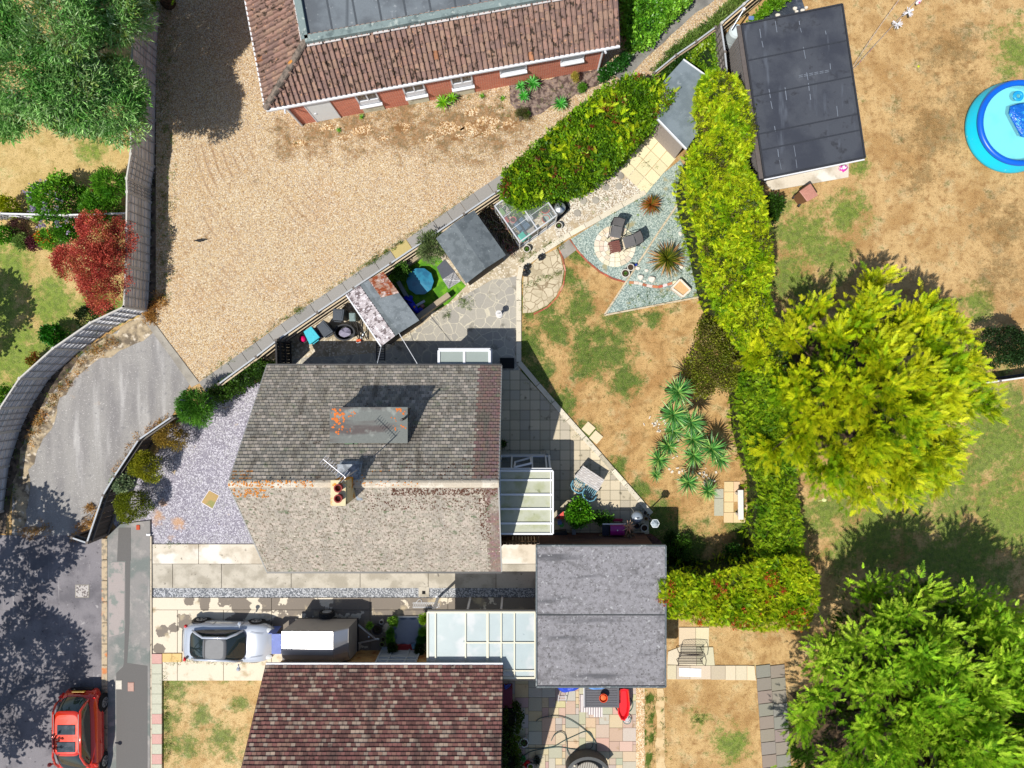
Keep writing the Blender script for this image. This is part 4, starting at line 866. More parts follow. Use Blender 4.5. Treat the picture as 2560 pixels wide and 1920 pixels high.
b = MB(); b.prism([(cA.x - .12, cA.y + .4), (cB.x + .14, cA.y + .4), (cB.x + .14, cA.y + .01), (cA.x - .12, cA.y + .01)], 5.9, 5.94)
b.add([(cB.x + .001, cA.y + .1, rzN(0, ym)), (cB.x + .2, cA.y + .1, rzN(0, ym) - .06), (cB.x + .2, cB.y - .12, rzS(0, cB.y - .12)), (cB.x + .001, cB.y - .12, rzS(0, cB.y - .12) + .05)], [(0, 1, 2, 3)])
b.add([(cA.x - .1, ym + .7, rzN(0, ym + .7) + .02), (cB.x + .2, ym + .7, rzN(0, ym + .7) + .02), (cB.x + .2, ym + .1, rzN(0, ym + .1) + .03), (cA.x - .1, ym + .1, rzN(0, ym + .1) + .03)], [(0, 1, 2, 3)])
b.build('flashing', mat('lead_flashing', C(160, 168, 176), .55, (('n', C(110, 118, 126), 5, .45, .6, 4), ('mul', 10, .3)), bump=.4, bscale=8), hs)
# dormer
dA, dB = P(824, 1018, 5.2), P(1019, 1108, 5.2)
b = MB(); b.prism([(dA.x, dA.y), (dB.x, dA.y), (dB.x, dB.y), (dA.x, dB.y)], 5.1, 5.2); 
DF = mat('dormer_felt', C(122, 126, 122), .8, (('ns', C(98, 90, 88), 1.2, .5, .66, 0, (.3, 1.6)), ('n', C(150, 154, 148), 2, .55, .7, 5), *(() if True else (('spots', C(236, 118, 30), [(P(x, y, 5.2).x - lo_.x, P(x, y, 5.2).y - lo_.y, r * .8) for x, y, r in ((848, 1035, .26), (846, 1056, .24), (1008, 1024, .16), (990, 1022, .12), (870, 1076, .12), (1012, 1066, .12), (832, 1026, .1))], .9, 2.2, .3),)), ('mul', 14, .15)), bump=.25)
dm = b.build('dormer', DF, hs); b = MB()
for x, y, n_, s_ in ((848, 1038, 16, .07), (846, 1056, 14, .07), (830, 1026, 5, .04), (880, 1034, 10, .04), (846, 1077, 8, .045), (872, 1076, 5, .035), (1000, 1022, 14, .045), (1012, 1034, 8, .035), (984, 1048, 4, .03), (1010, 1070, 6, .035), (985, 1070, 4, .03)):
    c = P(x, y, 5.2); patchy(b, max(dA.x + .06, c.x - s_ * 3), min(dB.x - .06, c.x + s_ * 3), max(dB.y + .05, c.y - s_ * 2.6), min(dA.y - .05, c.y + s_ * 2.6), lambda x_, y_: 5.206 + R.uniform(0, .006), n_, s_)
tag(b.build('dormer_lichen', mat('bright_lichen', C(222, 124, 58), .95, (('mul', 20, .3),)), hs), kind='stuff')
b = MB(); b.prism([(dA.x + .1, dA.y - .1), (dB.x - .1, dA.y - .1), (dB.x - .1, dB.y + .02), (dA.x + .1, dB.y + .02)], 3.7, 5.1); sub(b, 'dormer_wall', mat('hung_tile', C(120, 100, 90), .9, (('brick', C(70, 60, 55), .17, .12, .01),), wall=True), dm, hs)
b = MB(); b.prism([(dA.x + .35, dA.y - .08), (dB.x - .35, dA.y - .08), (dB.x - .35, dA.y - .12), (dA.x + .35, dA.y - .12)], 4.15, 4.95); sub(b, 'dormer_window', PANE, dm, hs)
b = MB(); c = P(1012, 1046, 5.2); b.tube([c, c + Vector((0, 0, .75))], .045, 12); b.build('vent_pipe', mat('grey_pipe', C(96, 92, 90), .6), hs)
b = MB()
for x, y in ((868, 1111), (880, 1111), (888, 1112)): b.box(P(x, y, 5.13), (.17, .2, .03), 0, C(100, 124, 96))
b.build('green_tiles', COLA, hs)
# aerial on the chimney
b = MB(); aT = P(864, 1193, 7.9); aE = P(808, 1148, 8.0)
b.tube([(aT.x, aT.y, 6.4), (aT.x, aT.y, 8.0)], .02, 6); b.tube([aT, aE], .014, 6); d = (aE - aT).normalized(); s = Vector((-d.y, d.x, 0))
for k in range(11):
    q = aT + (aE - aT) * (k / 10.0); l = .16 if k > 1 else .22; b.tube([q - s * l, q + s * l], .008, 5)
ant = tag(b.build('tv_aerial', mat('aluminium', C(214, 214, 222), .35, metal=.6)), 'silver many pronged television aerial beside the chimney', 'aerial')
# porch
def glazed_roof(name, label, px0, py0, px1, py1, z, nx, ny, frame_m, pane_m, cat, wall_m=None, fw=.06, slope=0.0, inset=.08, zb=0.0):
    A, B_ = P(px0, py0, z), P(px1, py1, z); t = thing(name, label, cat, ((A.x + B_.x) / 2, (A.y + B_.y) / 2, 0))
    zf = lambda y: z + slope * (y - A.y)
    b = MB(); b.add([(A.x, A.y, z - .02), (B_.x, A.y, z - .02), (B_.x, B_.y, zf(B_.y) - .02), (A.x, B_.y, zf(B_.y) - .02)], [(0, 3, 2, 1)]); b.build('roof_sheet', pane_m, t)
    b = MB()
    for i in range(nx + 1):
        x = A.x + (B_.x - A.x) * i / nx; b.bar((x, A.y, z + .012), (x, B_.y, zf(B_.y) + .012), fw, .05)
    for j in range(ny + 1):
        y = A.y + (B_.y - A.y) * j / ny; b.bar((A.x, y, zf(y) + .016), (B_.x, y, zf(y) + .016), fw, .05)
    b.build('frame', frame_m, t)
    if wall_m:
        b = MB(); b.prism([(A.x + inset, A.y - inset), (B_.x - inset, A.y - inset), (B_.x - inset, B_.y + inset), (A.x + inset, B_.y + inset)], zb, z - .12); b.build('wall', wall_m, t)
    return t
CREAM = mat('cream_polycarbonate', C(226, 230, 206), .45, (('n', C(206, 212, 170), 1.4, .5, .68, 4), ('n', C(150, 160, 110), 3.0, .66, .78, 5), ('mul', 5, .06)), trans=.35)
GREY = mat('frosted_glass', C(172, 184, 178), .3, (('mul', 4, .05),), trans=.2)
pr = glazed_roof('glazed_porch', 'white framed porch with two frosted roof panes on the north side of the chalet house', 1097, 876, 1224, 912, 2.42, 2, 1, WHT, GREY, 'porch', REND, .09)
b = MB(); A_, B2 = P(1226, 873, 2.3), P(1232, 873, 2.3); b.bar((A_.x + .05, A_.y, 2.3), (A_.x + .05, .1, 2.3), .04, .06); b.bar((P(1096, 0, 2.4).x, P(0, 872, 2.4).y, 2.38), (P(1226, 0, 2.4).x, P(0, 872, 2.4).y, 2.38), .05, .08); b.build('gutter', WHT, pr)
cons = glazed_roof('conservatory', 'white lean-to conservatory with cream panelled roof on the east end of the chalet house', 1249, 1177, 1382, 1334, 2.42, 1, 1, WHT, CREAM, 'conservatory', None, .07)
cA_, cB_ = P(1249, 1177, 2.42), P(1382, 1334, 2.42)
b = MB()
for yy in (1200, 1236, 1272, 1308): y = P(0, yy, 2.42).y; b.bar((cA_.x, y, 2.44), (cB_.x, y, 2.44), .075, .06)
b.bar((cB_.x - .09, cA_.y, 2.45), (cB_.x - .09, cB_.y, 2.45), .03, .05); b.build('glazing_bar', WHT, cons)
b = MB()
xw0, xw1 = cA_.x, cB_.x - .1
for z0, z1, m_ in ((0, .6, 0),): b.prism([(xw0, cA_.y + .0), (xw1, cA_.y), (xw1, cB_.y + .08), (xw0, cB_.y + .08)], 0, .6)
b.build('wall', BUFF, cons)
b = MB(); b.prism([(xw1 - .03, cA_.y - .03), (xw1, cA_.y - .03), (xw1, cB_.y + .1), (xw1 - .03, cB_.y + .1)], .6, 2.3); b.prism([(xw0, cB_.y + .08), (xw1, cB_.y + .08), (xw1, cB_.y + .11), (xw0, cB_.y + .11)], .6, 2.3); b.build('pane', PANE, cons)
# north side: window bay with an open sash
b = MB(); nA, nB = P(1250, 1150, 2.2), P(1374, 1166, 2.2); y1_ = P(0, 1150, 1.9).y
for xx in (P(1250, 0, 2).x, P(1279, 0, 2).x, P(1331, 0, 2).x, P(1366, 0, 2).x, P(1375, 0, 2).x): b.bar((xx, cA_.y + .05, 2.3), (xx, y1_ + .05, 1.0), .06, .06)
b.bar((P(1248, 0, 2).x, y1_ + .03, 1.0), (P(1376, 0, 2).x, y1_ + .03, 1.0), .08, .08); b.bar((P(1248, 0, 2).x, cA_.y + .06, 2.32), (P(1378, 0, 2).x, cA_.y + .06, 2.32), .08, .08)
b.prism([(P(1248, 0, 1).x, y1_ + .02), (P(1372, 0, 1).x, y1_ + .02), (P(1372, 0, 1).x, cA_.y - .05), (P(1248, 0, 1).x, cA_.y - .05)], 0, .98); nf = b.build('window_bay', WHT, cons)
b = MB(); b.add([(P(1250, 0, 2).x, cA_.y + .05, 2.28), (P(1372, 0, 2).x, cA_.y + .05, 2.28), (P(1372, 0, 2).x, y1_ + .02, 1.02), (P(1250, 0, 2).x, y1_ + .02, 1.02)], [(0, 1, 2, 3)]); sub(b, 'pane', PANE, nf, cons)
b = MB(); q = [P(1286, 1168, 2.3), P(1328, 1158, 2.3), P(1327, 1144, 1.6), P(1288, 1155, 1.6)]
for k in range(4): b.bar(q[k], q[(k + 1) % 4], .07, .05)
sh = b.build('open_sash', WHT, cons)

# ---- double garage
GR = mat('mineral_felt', C(150, 148, 152), .9, (('n', C(124, 122, 124), 6.0, .44, .68, 8), ('ns', C(96, 96, 100), .9, .52, .68, 0, (.25, 1.6)), ('n', C(104, 102, 104), .7, .56, .7, 8), ('n', C(180, 180, 182), 8, .6, .7, 4), ('n', C(92, 90, 90), 14, .54, .72, 6), ('mul', 26, .2, 4)), bump=.5, bscale=22)
gA, gB = P(1341, 1364, 2.55), P(1664, 1717, 2.55); gm = P(0, 1537, 2.55).y
gr = thing('double_garage', 'wide double garage under a mottled grey felt roof with a seam across the middle', 'garage', ((gA.x + gB.x) / 2, (gA.y + gB.y) / 2, 0))
for nm, y0_, y1_, z0, z1 in (('felt_roof', gA.y, gm + .03, 2.5, 2.55), ('felt_roof', gm - .03, gB.y, 2.48, 2.53)):
    b = MB(); b.prism([(gA.x, y0_), (gB.x, y0_), (gB.x, y1_), (gA.x, y1_)], z0 - .1, z1); b.build(nm, GR, gr)
b = MB(); b.bar((gA.x, gm, 2.5), (gB.x, gm, 2.5), .07, .06); b.build('seam', mat('seam_felt', C(70, 74, 76), .9, (('mul', 10, .3),)), gr)
TRM = mat('lead_grey_trim', C(98, 106, 110), .6, (('n', C(150, 156, 156), 6, .55, .68, 4), ('mul', 10, .3)))
b = MB(); z = 2.5
for a, c in (((gA.x, gA.y), (gB.x, gA.y)), ((gB.x, gA.y), (gB.x, gB.y)), ((gB.x, gB.y), (gA.x, gB.y)), ((gA.x, gB.y), (gA.x, gA.y))): b.bar((*a, z), (*c, z), .06, .16)
b.build('fascia', TRM, gr)
b = MB(); b.prism([(gA.x + .15, gA.y - .08), (gB.x - .4, gA.y - .08), (gB.x - .4, gB.y + .5), (gA.x + .15, gB.y + .5)], 0, 2.38); b.build('wall', mat('dark_brick', C(128, 84, 72), .9, (('brick', C(110, 96, 86), .225, .075, .012, 0, C(96, 60, 52)), ('mul', 10, .25)), wall=True), gr)
b = MB(); q0 = P(1447, 1336); b.prism([P(x, y)[:2] for x, y in ((1446, 1336), (1628, 1334), (1650, 1350), (1652, 1362), (1446, 1362))], 0, .35); b.build('plinth', mat('brown_brick', C(120, 82, 72), .9, (('mul', 12, .3), ('n', C(84, 58, 52), 4, .5, .65, 4))), gr)
# ---- canopy between neighbour's house and garage
MILK = mat('milky_polycarbonate', C(214, 230, 232), .3, (('mul', 2.5, .07), ('n', C(238, 244, 246), .9, .5, .64, 3), ('n', C(170, 190, 192), 4, .68, .8, 4)), trans=.3, spec=.5)
CRF = mat('cream_frame', C(232, 228, 204), .5)
cn = glazed_roof('carport_canopy', 'milky plastic canopy in a cream frame beside the grey double garage', 1069, 1530, 1338, 1694, 2.3, 1, 1, CRF, MILK, 'canopy', None, .07)
A, B_ = P(1069, 1530, 2.3), P(1338, 1694, 2.3); b = MB()
for xx in (1089, 1164, 1219, 1253, 1286): x = P(xx, 0, 2.3).x; b.bar((x, A.y, 2.33), (x, B_.y, 2.33), .05 if xx != 1219 else .09, .04)
for yy in (1606, 1676): y = P(0, yy, 2.3).y; b.bar((P(1164, 0, 2.3).x, y, 2.318), (B_.x, y, 2.318), .05, .04)
b.build('glazing_bar', CRF, cn)
b = MB(); b.bar((A.x, A.y + .05, 2.27), (B_.x, A.y + .05, 2.27), .07, .09); b.build('gutter', GUTB, cn)
for xx in (1080, 1166, 1252): q = P(xx, 1532, 2.2); b = MB(); b.bar((q.x, q.y - .1, 0), (q.x, q.y - .1, 2.25), .08, .08); b.build('post', WHT, cn)

# ---- neighbour's house (lower edge)
NX0, NX1, NYN = P(665, 0, 2.6).x, P(1257, 0, 2.6).x, P(0, 1664, 2.6).y; NYS = NYN - 7.9
nh = thing('red_tiled_house', 'house with mottled red brown tile roof at the bottom of the picture', 'house', ((NX0 + NX1) / 2, NYN - 3.9, 0))
def cR(u, v, i, j):
    k = clump(np.array([[u * .9, v * 2.4, 0]]), 1.0, 1.0)[0]
    r_ = R.random()
    if r_ < .18 + .4 * max(0, k - .5): c = R.choice((C(170, 150, 134), C(160, 140, 126), C(178, 156, 138)))
    elif r_ < .4: c = C(150, 116, 102)
    else: c = R.choice((C(128, 88, 82), C(138, 94, 88), C(118, 84, 78), C(140, 102, 92), C(112, 78, 72)))
    g = R.uniform(.84, 1.14); return tuple(x * g for x in c)
MR = mat('plain_tile', rough=.9, attr=True, layers=(('ns', C(98, 76, 70), 1.0, .5, .74, 0, (2.2, .4)), ('n', C(70, 52, 48), 5.0, .6, .74, 7), ('mul', 16, .18, 4)), bump=.3)
nym = gable_tiles(nh, NX0, NX1, NYN, NYS, 2.6, 6.2, cR, cR, MR, MR)
b = MB(); b.prism([(NX0 + .1, NYN - .42), (NX1 - .1, NYN - .42), (NX1 - .1, NYS + .3), (NX0 + .1, NYS + .3)], 0, 2.62)
for xx in (NX0 + .1, NX1 - .3): b.add([(xx, NYN - .5, 2.62), (xx, NYS + .3, 2.62), (xx, nym, 6.04), (xx + .2, NYN - .5, 2.62), (xx + .2, NYS + .3, 2.62), (xx + .2, nym, 6.04)], [(0, 2, 1), (3, 4, 5), (0, 3, 5, 2), (1, 2, 5, 4)])
b.build('wall', BUFF, nh)
b = MB(); b.bar((NX0, NYN + .05, 2.57), (NX1, NYN + .05, 2.57), .1, .07); b.build('gutter', WHT, nh)
b = MB(); b.bar((NX0, nym, 6.24), (NX1, nym, 6.24), .3, .1); b.build('ridge', RID, nh)
DKT = mat('dark_trim', C(70, 60, 58), .7)
for xx in (NX0, NX1):
    b = MB(); [b.bar((xx, yy, 2.56), (xx, nym, 6.14), .04, .1) for yy in (NYN, NYS)]; b.build('bargeboard', DKT, nh)
yw = NYN - .42; d0, d1 = P(957, 0, 0).x, P(1052, 0, 0).x
b = MB(); b.prism([(d0, yw), (d1, yw), (d1, yw + .05), (d0, yw + .05)], .02, 2.35)
for t_ in (0, .28, .72, 1): x = d0 + (d1 - d0) * t_; b.bar((x, yw + .07, .02), (x, yw + .07, 2.35), .06, .05)
for z_ in (.1, 1.0, 1.3, 2.3): b.bar((d0, yw + .08, z_), (d1, yw + .08, z_), .05, .05)
b.prism([(d0 - .03, yw + .03), (d1 + .03, yw + .03), (d1 + .03, yw + .15), (d0 - .03, yw + .15)], .0, .08); dd = b.build('front_door', mat('white_door', C(196, 206, 214), .5), nh)
# ---- black felt outbuilding, top right
BF = mat('black_felt', C(76, 80, 88), .8, (('n', C(96, 100, 106), 1.4, .54, .72, 8), ('n', C(58, 60, 66), 3.0, .56, .7, 7), ('n', C(60, 64, 74), .7, .42, .62, 4), ('ns', C(92, 98, 108), 1.0, .6, .75, 0.18, (2.4, .4)), ('n', C(110, 116, 126), 6, .7, .78, 5), ('mul', 26, .14, 4)), bump=.35, bscale=16)
k0, k1, k2, k3 = P(1854, 62, 2.5), P(2105, 11, 2.5), P(2162, 394, 2.5), P(1911, 445, 2.5)
ob = thing('felt_roofed_outbuilding', 'long grey timber outbuilding under a flat black felt roof', 'outbuilding', (k0 + k2) / 2 - Vector((0, 0, 2.5)))
b = MB(); b.prism([p[:2] for p in (k0, k1, k2, k3)], 2.36, 2.5); b.build('roof', BF, ob)
b = MB(); e_ = Vector((0, 0, .012))
for f_ in (.235, .47, .715, .82): b.bar(k0.lerp(k3, f_) + e_, k1.lerp(k2, f_) + e_, .05, .012)
b.build('felt_lap', mat('felt_seam', C(56, 60, 68), .9, (('mul', 14, .3),)), ob)
b = MB()
for f_, g0, g1 in ((.17, .05, 1), (.33, .02, 1), (.56, .05, 1), (.8, .1, .9)):
    y = g0
    while y < g1 - .04:
        l2 = R.uniform(.02, .09); a = k0.lerp(k1, f_ + R.uniform(-.004, .004)); c = k3.lerp(k2, f_)
        if R.random() < .45: b.bar(a.lerp(c, y) + e_, a.lerp(c, min(y + l2, 1)) + e_ + Vector((R.uniform(-.02, .02), 0, 0)), R.uniform(.012, .03), .008)
        y += l2 + .02
for k in range(12): a = P(1997 + (k // 2) * 13, 189 - (k // 2) * 2.4 + (k % 2) * 4, 2.51); b.bar(a, a + Vector((.15, .028, 0)), .018, .008)
tag(b.build('sealant_marks', mat('sealant', C(130, 138, 150), .7), ob), kind='stuff')
b = MB()
for a, c in ((k0, k1), (k1, k2), (k2, k3), (k3, k0)): b.bar(a + Vector((0, 0, -.03)), c + Vector((0, 0, -.03)), .06, .16)
b.build('fascia', mat('black_trim', C(52, 54, 60), .7), ob)
b = MB(); b.bar(k3 + Vector((0, 0, -.06)) + (k3 - k0).normalized() * .06, k2 + Vector((0, 0, -.06)) + (k3 - k0).normalized() * .06, .05, .05); b.build('gutter', WHT, ob)
b = MB(); xx = (k3 - k0).normalized(); yy = (k1 - k0).normalized()
w0, w1, w2, w3 = [Vector((q.x, q.y, 0)) for q in (k0 + yy * .12 + xx * .1, k1 - yy * .5 + xx * .1, k2 - yy * .5 - xx * .35, k3 + yy * .12 - xx * .35)]
b.prism([p[:2] for p in (w0, w1, w2, w3)], 0, 2.37)
b.build('wall', mat('shiplap', C(150, 148, 148), .85, (('brick', C(92, 88, 86), 4.0, .12, .014),  ('mul', 10, .2)), wall=True, bump=.2), ob)
b = MB(); n = int((w3 - w0).length / .14)
for k in range(n): p = w0 + xx * (k * .14); b.bar(p - yy * .02, p - yy * .02 + Vector((0, 0, 2.3)), .03, .02)
b.build('cladding_ribs', mat('grey_boards', C(158, 150, 146), .9, (('mul', 10, .3),)), ob)
b = MB(); b.bar(k0 - yy * .12 + Vector((0, 0, -.02)), k3 - yy * .12 + Vector((0, 0, -.02)), .16, .05); b.build('roof_edge', mat('weathered_edge', C(104, 96, 92), .9, (('mul', 8, .3),)), ob)
# ------------------------------------------------------------------ vegetation
def poly_w(px, z): return ccw([tuple(P(x, y, z)[:2]) for x, y in px])
def area(p): return abs(sum(p[i][0] * p[(i + 1) % len(p)][1] - p[(i + 1) % len(p)][0] * p[i][1] for i in range(len(p)))) / 2
def pts_in(poly, n):
    xs, ys = [p[0] for p in poly], [p[1] for p in poly]; out = []
    while len(out) < n:
        q = (R.uniform(min(xs), max(xs)), R.uniform(min(ys), max(ys)))
        if inside(q, poly): out.append(q)
    return np.array(out)
def shrink(poly, d):
    c = (sum(p[0] for p in poly) / len(poly), sum(p[1] for p in poly) / len(poly)); n = len(poly); out = []
    for i in range(n):
        a, b_, e = Vector(poly[i - 1]), Vector(poly[i]), Vector(poly[(i + 1) % n]); t_ = ((b_ - a).normalized() + (e - b_).normalized())
        t_ = t_.normalized() if t_.length > 1e-6 else Vector((1, 0)); nn = Vector((-t_.y, t_.x)); out.append((b_.x + nn.x * d, b_.y + nn.y * d))
    return out
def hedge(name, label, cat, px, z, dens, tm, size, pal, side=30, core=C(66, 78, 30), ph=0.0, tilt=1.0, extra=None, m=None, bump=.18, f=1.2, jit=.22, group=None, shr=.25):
    poly = poly_w(px, z); c = (sum(p[0] for p in poly) / len(poly), sum(p[1] for p in poly) / len(poly))
    t = thing(name, label, cat, (c[0], c[1], 0), 0, group)
    n = int(area(poly) * dens); q = pts_in(poly, n); h = bump * (np.sin(q[:, 0] * 3.1 + ph) + np.sin(q[:, 1] * 2.7 + q[:, 0])) * .6
    pos = np.column_stack([q, z + h - NR.uniform(0, .22, n)]); d = np.column_stack([NR.normal(0, .62 * tilt, n), NR.normal(0, .62 * tilt, n), NR.uniform(.3, 1.1, n)])
    ps, ds = [pos], [d]
    for i in range(len(poly)):
        a, b_ = np.array(poly[i]), np.array(poly[(i + 1) % len(poly)]); L = np.linalg.norm(b_ - a); k = int(L * side)
        if k < 1: continue
        tt = NR.uniform(0, 1, k)[:, None]; zz = NR.uniform(.15, z, k); nrm = np.array([(b_ - a)[1], -(b_ - a)[0]]) / max(L, 1e-6)
        xy = a + (b_ - a) * tt + nrm * NR.uniform(-.2, .02, (k, 1)); ps.append(np.column_stack([xy, zz])); ds.append(np.column_stack([nrm[0] + NR.normal(0, .5, k), nrm[1] + NR.normal(0, .5, k), NR.uniform(.1, .9, k)]))
    pos, d = np.concatenate(ps), unit(np.concatenate(ds)); sz = size * NR.uniform(.6, 1.3, len(pos))
    V, T, Cc = scatter(tm, pos - d * sz[:, None] * .4, d, sz, colours(pos, pal, ph, f, jit), .35); raw_mesh('foliage', V, T, Cc, m or FOL, t)
    if extra:
        ec, en, es, etm = extra; k = int(area(poly) * en); q = pts_in(poly, k); pos = np.column_stack([q, z + NR.uniform(-.05, .12, k)]); keep = clump(pos, 1.4, ph + 2) > .62; pos = pos[keep]
        if len(pos):
            d = unit(np.column_stack([NR.normal(0, .6, len(pos)), NR.normal(0, .6, len(pos)), NR.uniform(.4, 1, len(pos))])); V, T, Cc = scatter(etm, pos, d, es * NR.uniform(.7, 1.2, len(pos)), colours(pos, ec, ph, 1, .2), .3); raw_mesh('tinted_leaves', V, T, Cc, FOL, t)
    b = MB(); b.prism(shrink(poly, shr), 0, z - .32, core); b.build('shaded_core', mat('shaded_inner_growth', core, .95, (('n', tuple(v * .4 for v in core), 6, .45, .6, 5), ('mul', 14, .4)), bump=1.0, bscale=12, bdist=.1), t)  # solid core of twigs and foliage, inner shade put into its dark colour
    return t
GOLD = (C(120, 168, 20), C(168, 206, 24), C(208, 228, 34), C(222, 230, 44), C(146, 190, 26))
GOLD2 = (C(88, 140, 24), C(130, 176, 30), C(172, 206, 38), C(188, 212, 44), C(104, 154, 28))
HN = [(1742, 215), (1762, 180), (1800, 172), (1836, 190), (1872, 235), (1888, 290), (1886, 370), (1868, 402), (1896, 440), (1916, 500), (1930, 560), (1936, 640), (1932, 730), (1940, 800), (1960, 860), (1960, 930), (1880, 930), (1840, 860), (1800, 800), (1776, 745), (1757, 660), (1740, 580), (1722, 520), (1710, 450), (1722, 385), (1746, 335), (1730, 280)]
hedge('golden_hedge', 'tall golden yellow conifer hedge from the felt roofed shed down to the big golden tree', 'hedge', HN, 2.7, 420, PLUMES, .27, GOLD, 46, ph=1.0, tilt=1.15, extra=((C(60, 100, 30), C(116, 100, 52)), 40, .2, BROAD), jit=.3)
HS2 = [(1850, 930), (1960, 930), (1985, 1050), (1992, 1150), (1998, 1250), (2012, 1340), (2016, 1400), (1890, 1410), (1888, 1350), (1894, 1300), (1894, 1215), (1872, 1160), (1852, 1080), (1846, 1000)]
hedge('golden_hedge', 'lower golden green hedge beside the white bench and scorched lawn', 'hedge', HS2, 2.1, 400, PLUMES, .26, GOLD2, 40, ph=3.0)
HE = [(1648, 1450), (1690, 1432), (1760, 1444), (1850, 1420), (1900, 1395), (2010, 1392), (2046, 1440), (2050, 1520), (2016, 1572), (1900, 1578), (1760, 1566), (1668, 1548), (1646, 1500)]
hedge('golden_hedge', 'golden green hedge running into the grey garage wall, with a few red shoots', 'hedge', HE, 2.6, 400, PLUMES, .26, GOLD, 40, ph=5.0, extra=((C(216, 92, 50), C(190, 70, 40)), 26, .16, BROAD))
HD = [(1252, 470), (1262, 430), (1310, 385), (1352, 345), (1410, 300), (1480, 238), (1540, 205), (1585, 182), (1640, 190), (1672, 212), (1688, 240), (1655, 290), (1620, 322), (1575, 372), (1520, 425), (1462, 462), (1405, 478), (1352, 505), (1300, 520), (1268, 500)]
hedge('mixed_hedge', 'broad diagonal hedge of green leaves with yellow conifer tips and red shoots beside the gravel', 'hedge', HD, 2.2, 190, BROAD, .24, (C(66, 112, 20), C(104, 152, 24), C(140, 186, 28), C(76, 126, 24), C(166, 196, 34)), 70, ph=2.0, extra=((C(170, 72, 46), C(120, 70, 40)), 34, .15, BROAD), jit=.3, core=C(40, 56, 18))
poly = poly_w(HD, 2.25); q = pts_in(poly, 620); q = q[clump(np.column_stack([q, q[:, 0] * 0]), 1.1, 4) > .5]
pos = np.column_stack([q, np.full(len(q), 2.3)]); V, T, Cc = scatter(PLUMES, pos, np.column_stack([NR.normal(0, .6, len(q)), NR.normal(0, .6, len(q)), NR.uniform(.3, 1, len(q))]), .36 * NR.uniform(.7, 1.2, len(q)), colours(pos, GOLD, 1, 1, .2), .35)
hd = [o for o in COL.objects if o.name == 'mixed_hedge'][0]; raw_mesh('golden_sprays', V, T, Cc, FOL, hd)

# big golden conifer
def conifer(name, label, c, rad, top, zmid, n, pal, size, tm, nlimb=60, seed=1, cat='tree', gap=.3):
    """many rising limbs, each carrying a fan of sprays near its end"""
    r = random.Random(seed); t = thing(name, label, cat, (c[0], c[1], 0)); pos, dirs, sz = [], [], []; tips = []
    for k in range(nlimb):
        a = k * 2.39996 + r.uniform(-.3, .3); e = math.sqrt((k + .5) / nlimb); rr = rad * e * r.uniform(.86, 1.08)
        zt = zmid + (top - zmid) * math.sqrt(max(0, 1 - (e * .96) ** 2)) * r.uniform(.66, 1.08) - (0.9 * max(0, e - .85) / .15)
        tip = Vector((c[0] + rr * math.cos(a), c[1] + rr * math.sin(a), zt)); s = Vector((c[0] + rr * .45 * math.cos(a), c[1] + rr * .45 * math.sin(a), max(.8, zt - rr * .5 - .8))); tips.append(tip)
        ax = (tip - s).normalized(); L = r.uniform(.85, 1.5) * (rad / 4.4); m = int(n / nlimb)
        side = ax.cross(Vector((0, 0, 1))).normalized(); upv = side.cross(ax)
        for q_ in range(m):
            u = r.random() ** .8; w_ = (1 - u) * .6 + .12; off = (side * r.gauss(0, .46) + upv * r.gauss(0, .26)) * w_ * (rad / 4.4) * 1.15
            p = tip - ax * (u * L) + off; dd = (ax * 1.0 + off.normalized() * r.uniform(.5, 1.3) + Vector((0, 0, r.uniform(-.05, .45))) + Vector((r.gauss(0, .18), r.gauss(0, .18), 0))).normalized()
            pos.append(p); dirs.append(dd); sz.append(size * r.uniform(.6, 1.2))
    pos, dirs, sz = np.array(pos), np.array(dirs), np.array(sz)
    V, T, Cc = scatter(tm, pos, dirs, sz, colours(pos, pal, seed, .8, .2), .75); raw_mesh('crown', V, T, Cc, FOL, t)
    limbs('trunk', (0, 0, 0), (0, 0, top * .8), .28, [], None)  if False else None
    b = MB(); base = Vector((c[0], c[1], 0)); b.tube([base, base + Vector((.1, 0, top * .4)), base + Vector((0, .1, top * .8))], [.3, .2, .06], 10)
    for tip in tips[::2]:
        s = base + Vector((0, 0, max(.5, tip.z * .35))); mid = s.lerp(tip, .55) + Vector((0, 0, -.2)); b.tube([s, mid, tip - (tip - mid).normalized() * .35], [.07, .045, .012], 5)
    b.build('trunk', BARK, t, smooth=True)
    return t
gc = P(2166, 990, 3.0)
gt = conifer('golden_conifer', 'huge golden yellow feathery conifer standing on the right hand lawn', (gc.x, gc.y), 4.6, 5.6, 2.7, 14000, (C(130, 178, 20), C(178, 208, 22), C(214, 226, 28), C(236, 236, 40), C(204, 220, 34)), .37, PLUME, 88, 3)
crown('inner_crown', (gc.x, gc.y, 2.2), (3.7, 3.6, 2.3), 2600, PLUMES, .5, (C(96, 136, 14), C(136, 170, 18)), gt, lobes=20, lr=.3, ph=1)  # inner sprays toned darker, shade between clumps put into the foliage colour
c2 = P(2345, 1840, 4.0)
gt2 = conifer('green_conifer', 'wide lacy bright green conifer filling the bottom right corner', (c2.x, c2.y), 6.05, 7.6, 3.4, 25000, (C(120, 176, 36), C(160, 212, 48), C(196, 236, 60), C(214, 240, 84), C(166, 210, 54)), .4, LACY, 118, 5)
crown('inner_crown', (c2.x, c2.y, 2.6), (5.3, 5.3, 2.7), 8500, LACY, .42, (C(60, 100, 20), C(90, 134, 30)), gt2, lobes=22, lr=.28, ph=2)  # darker inner sprays again, deep shade put into their colour
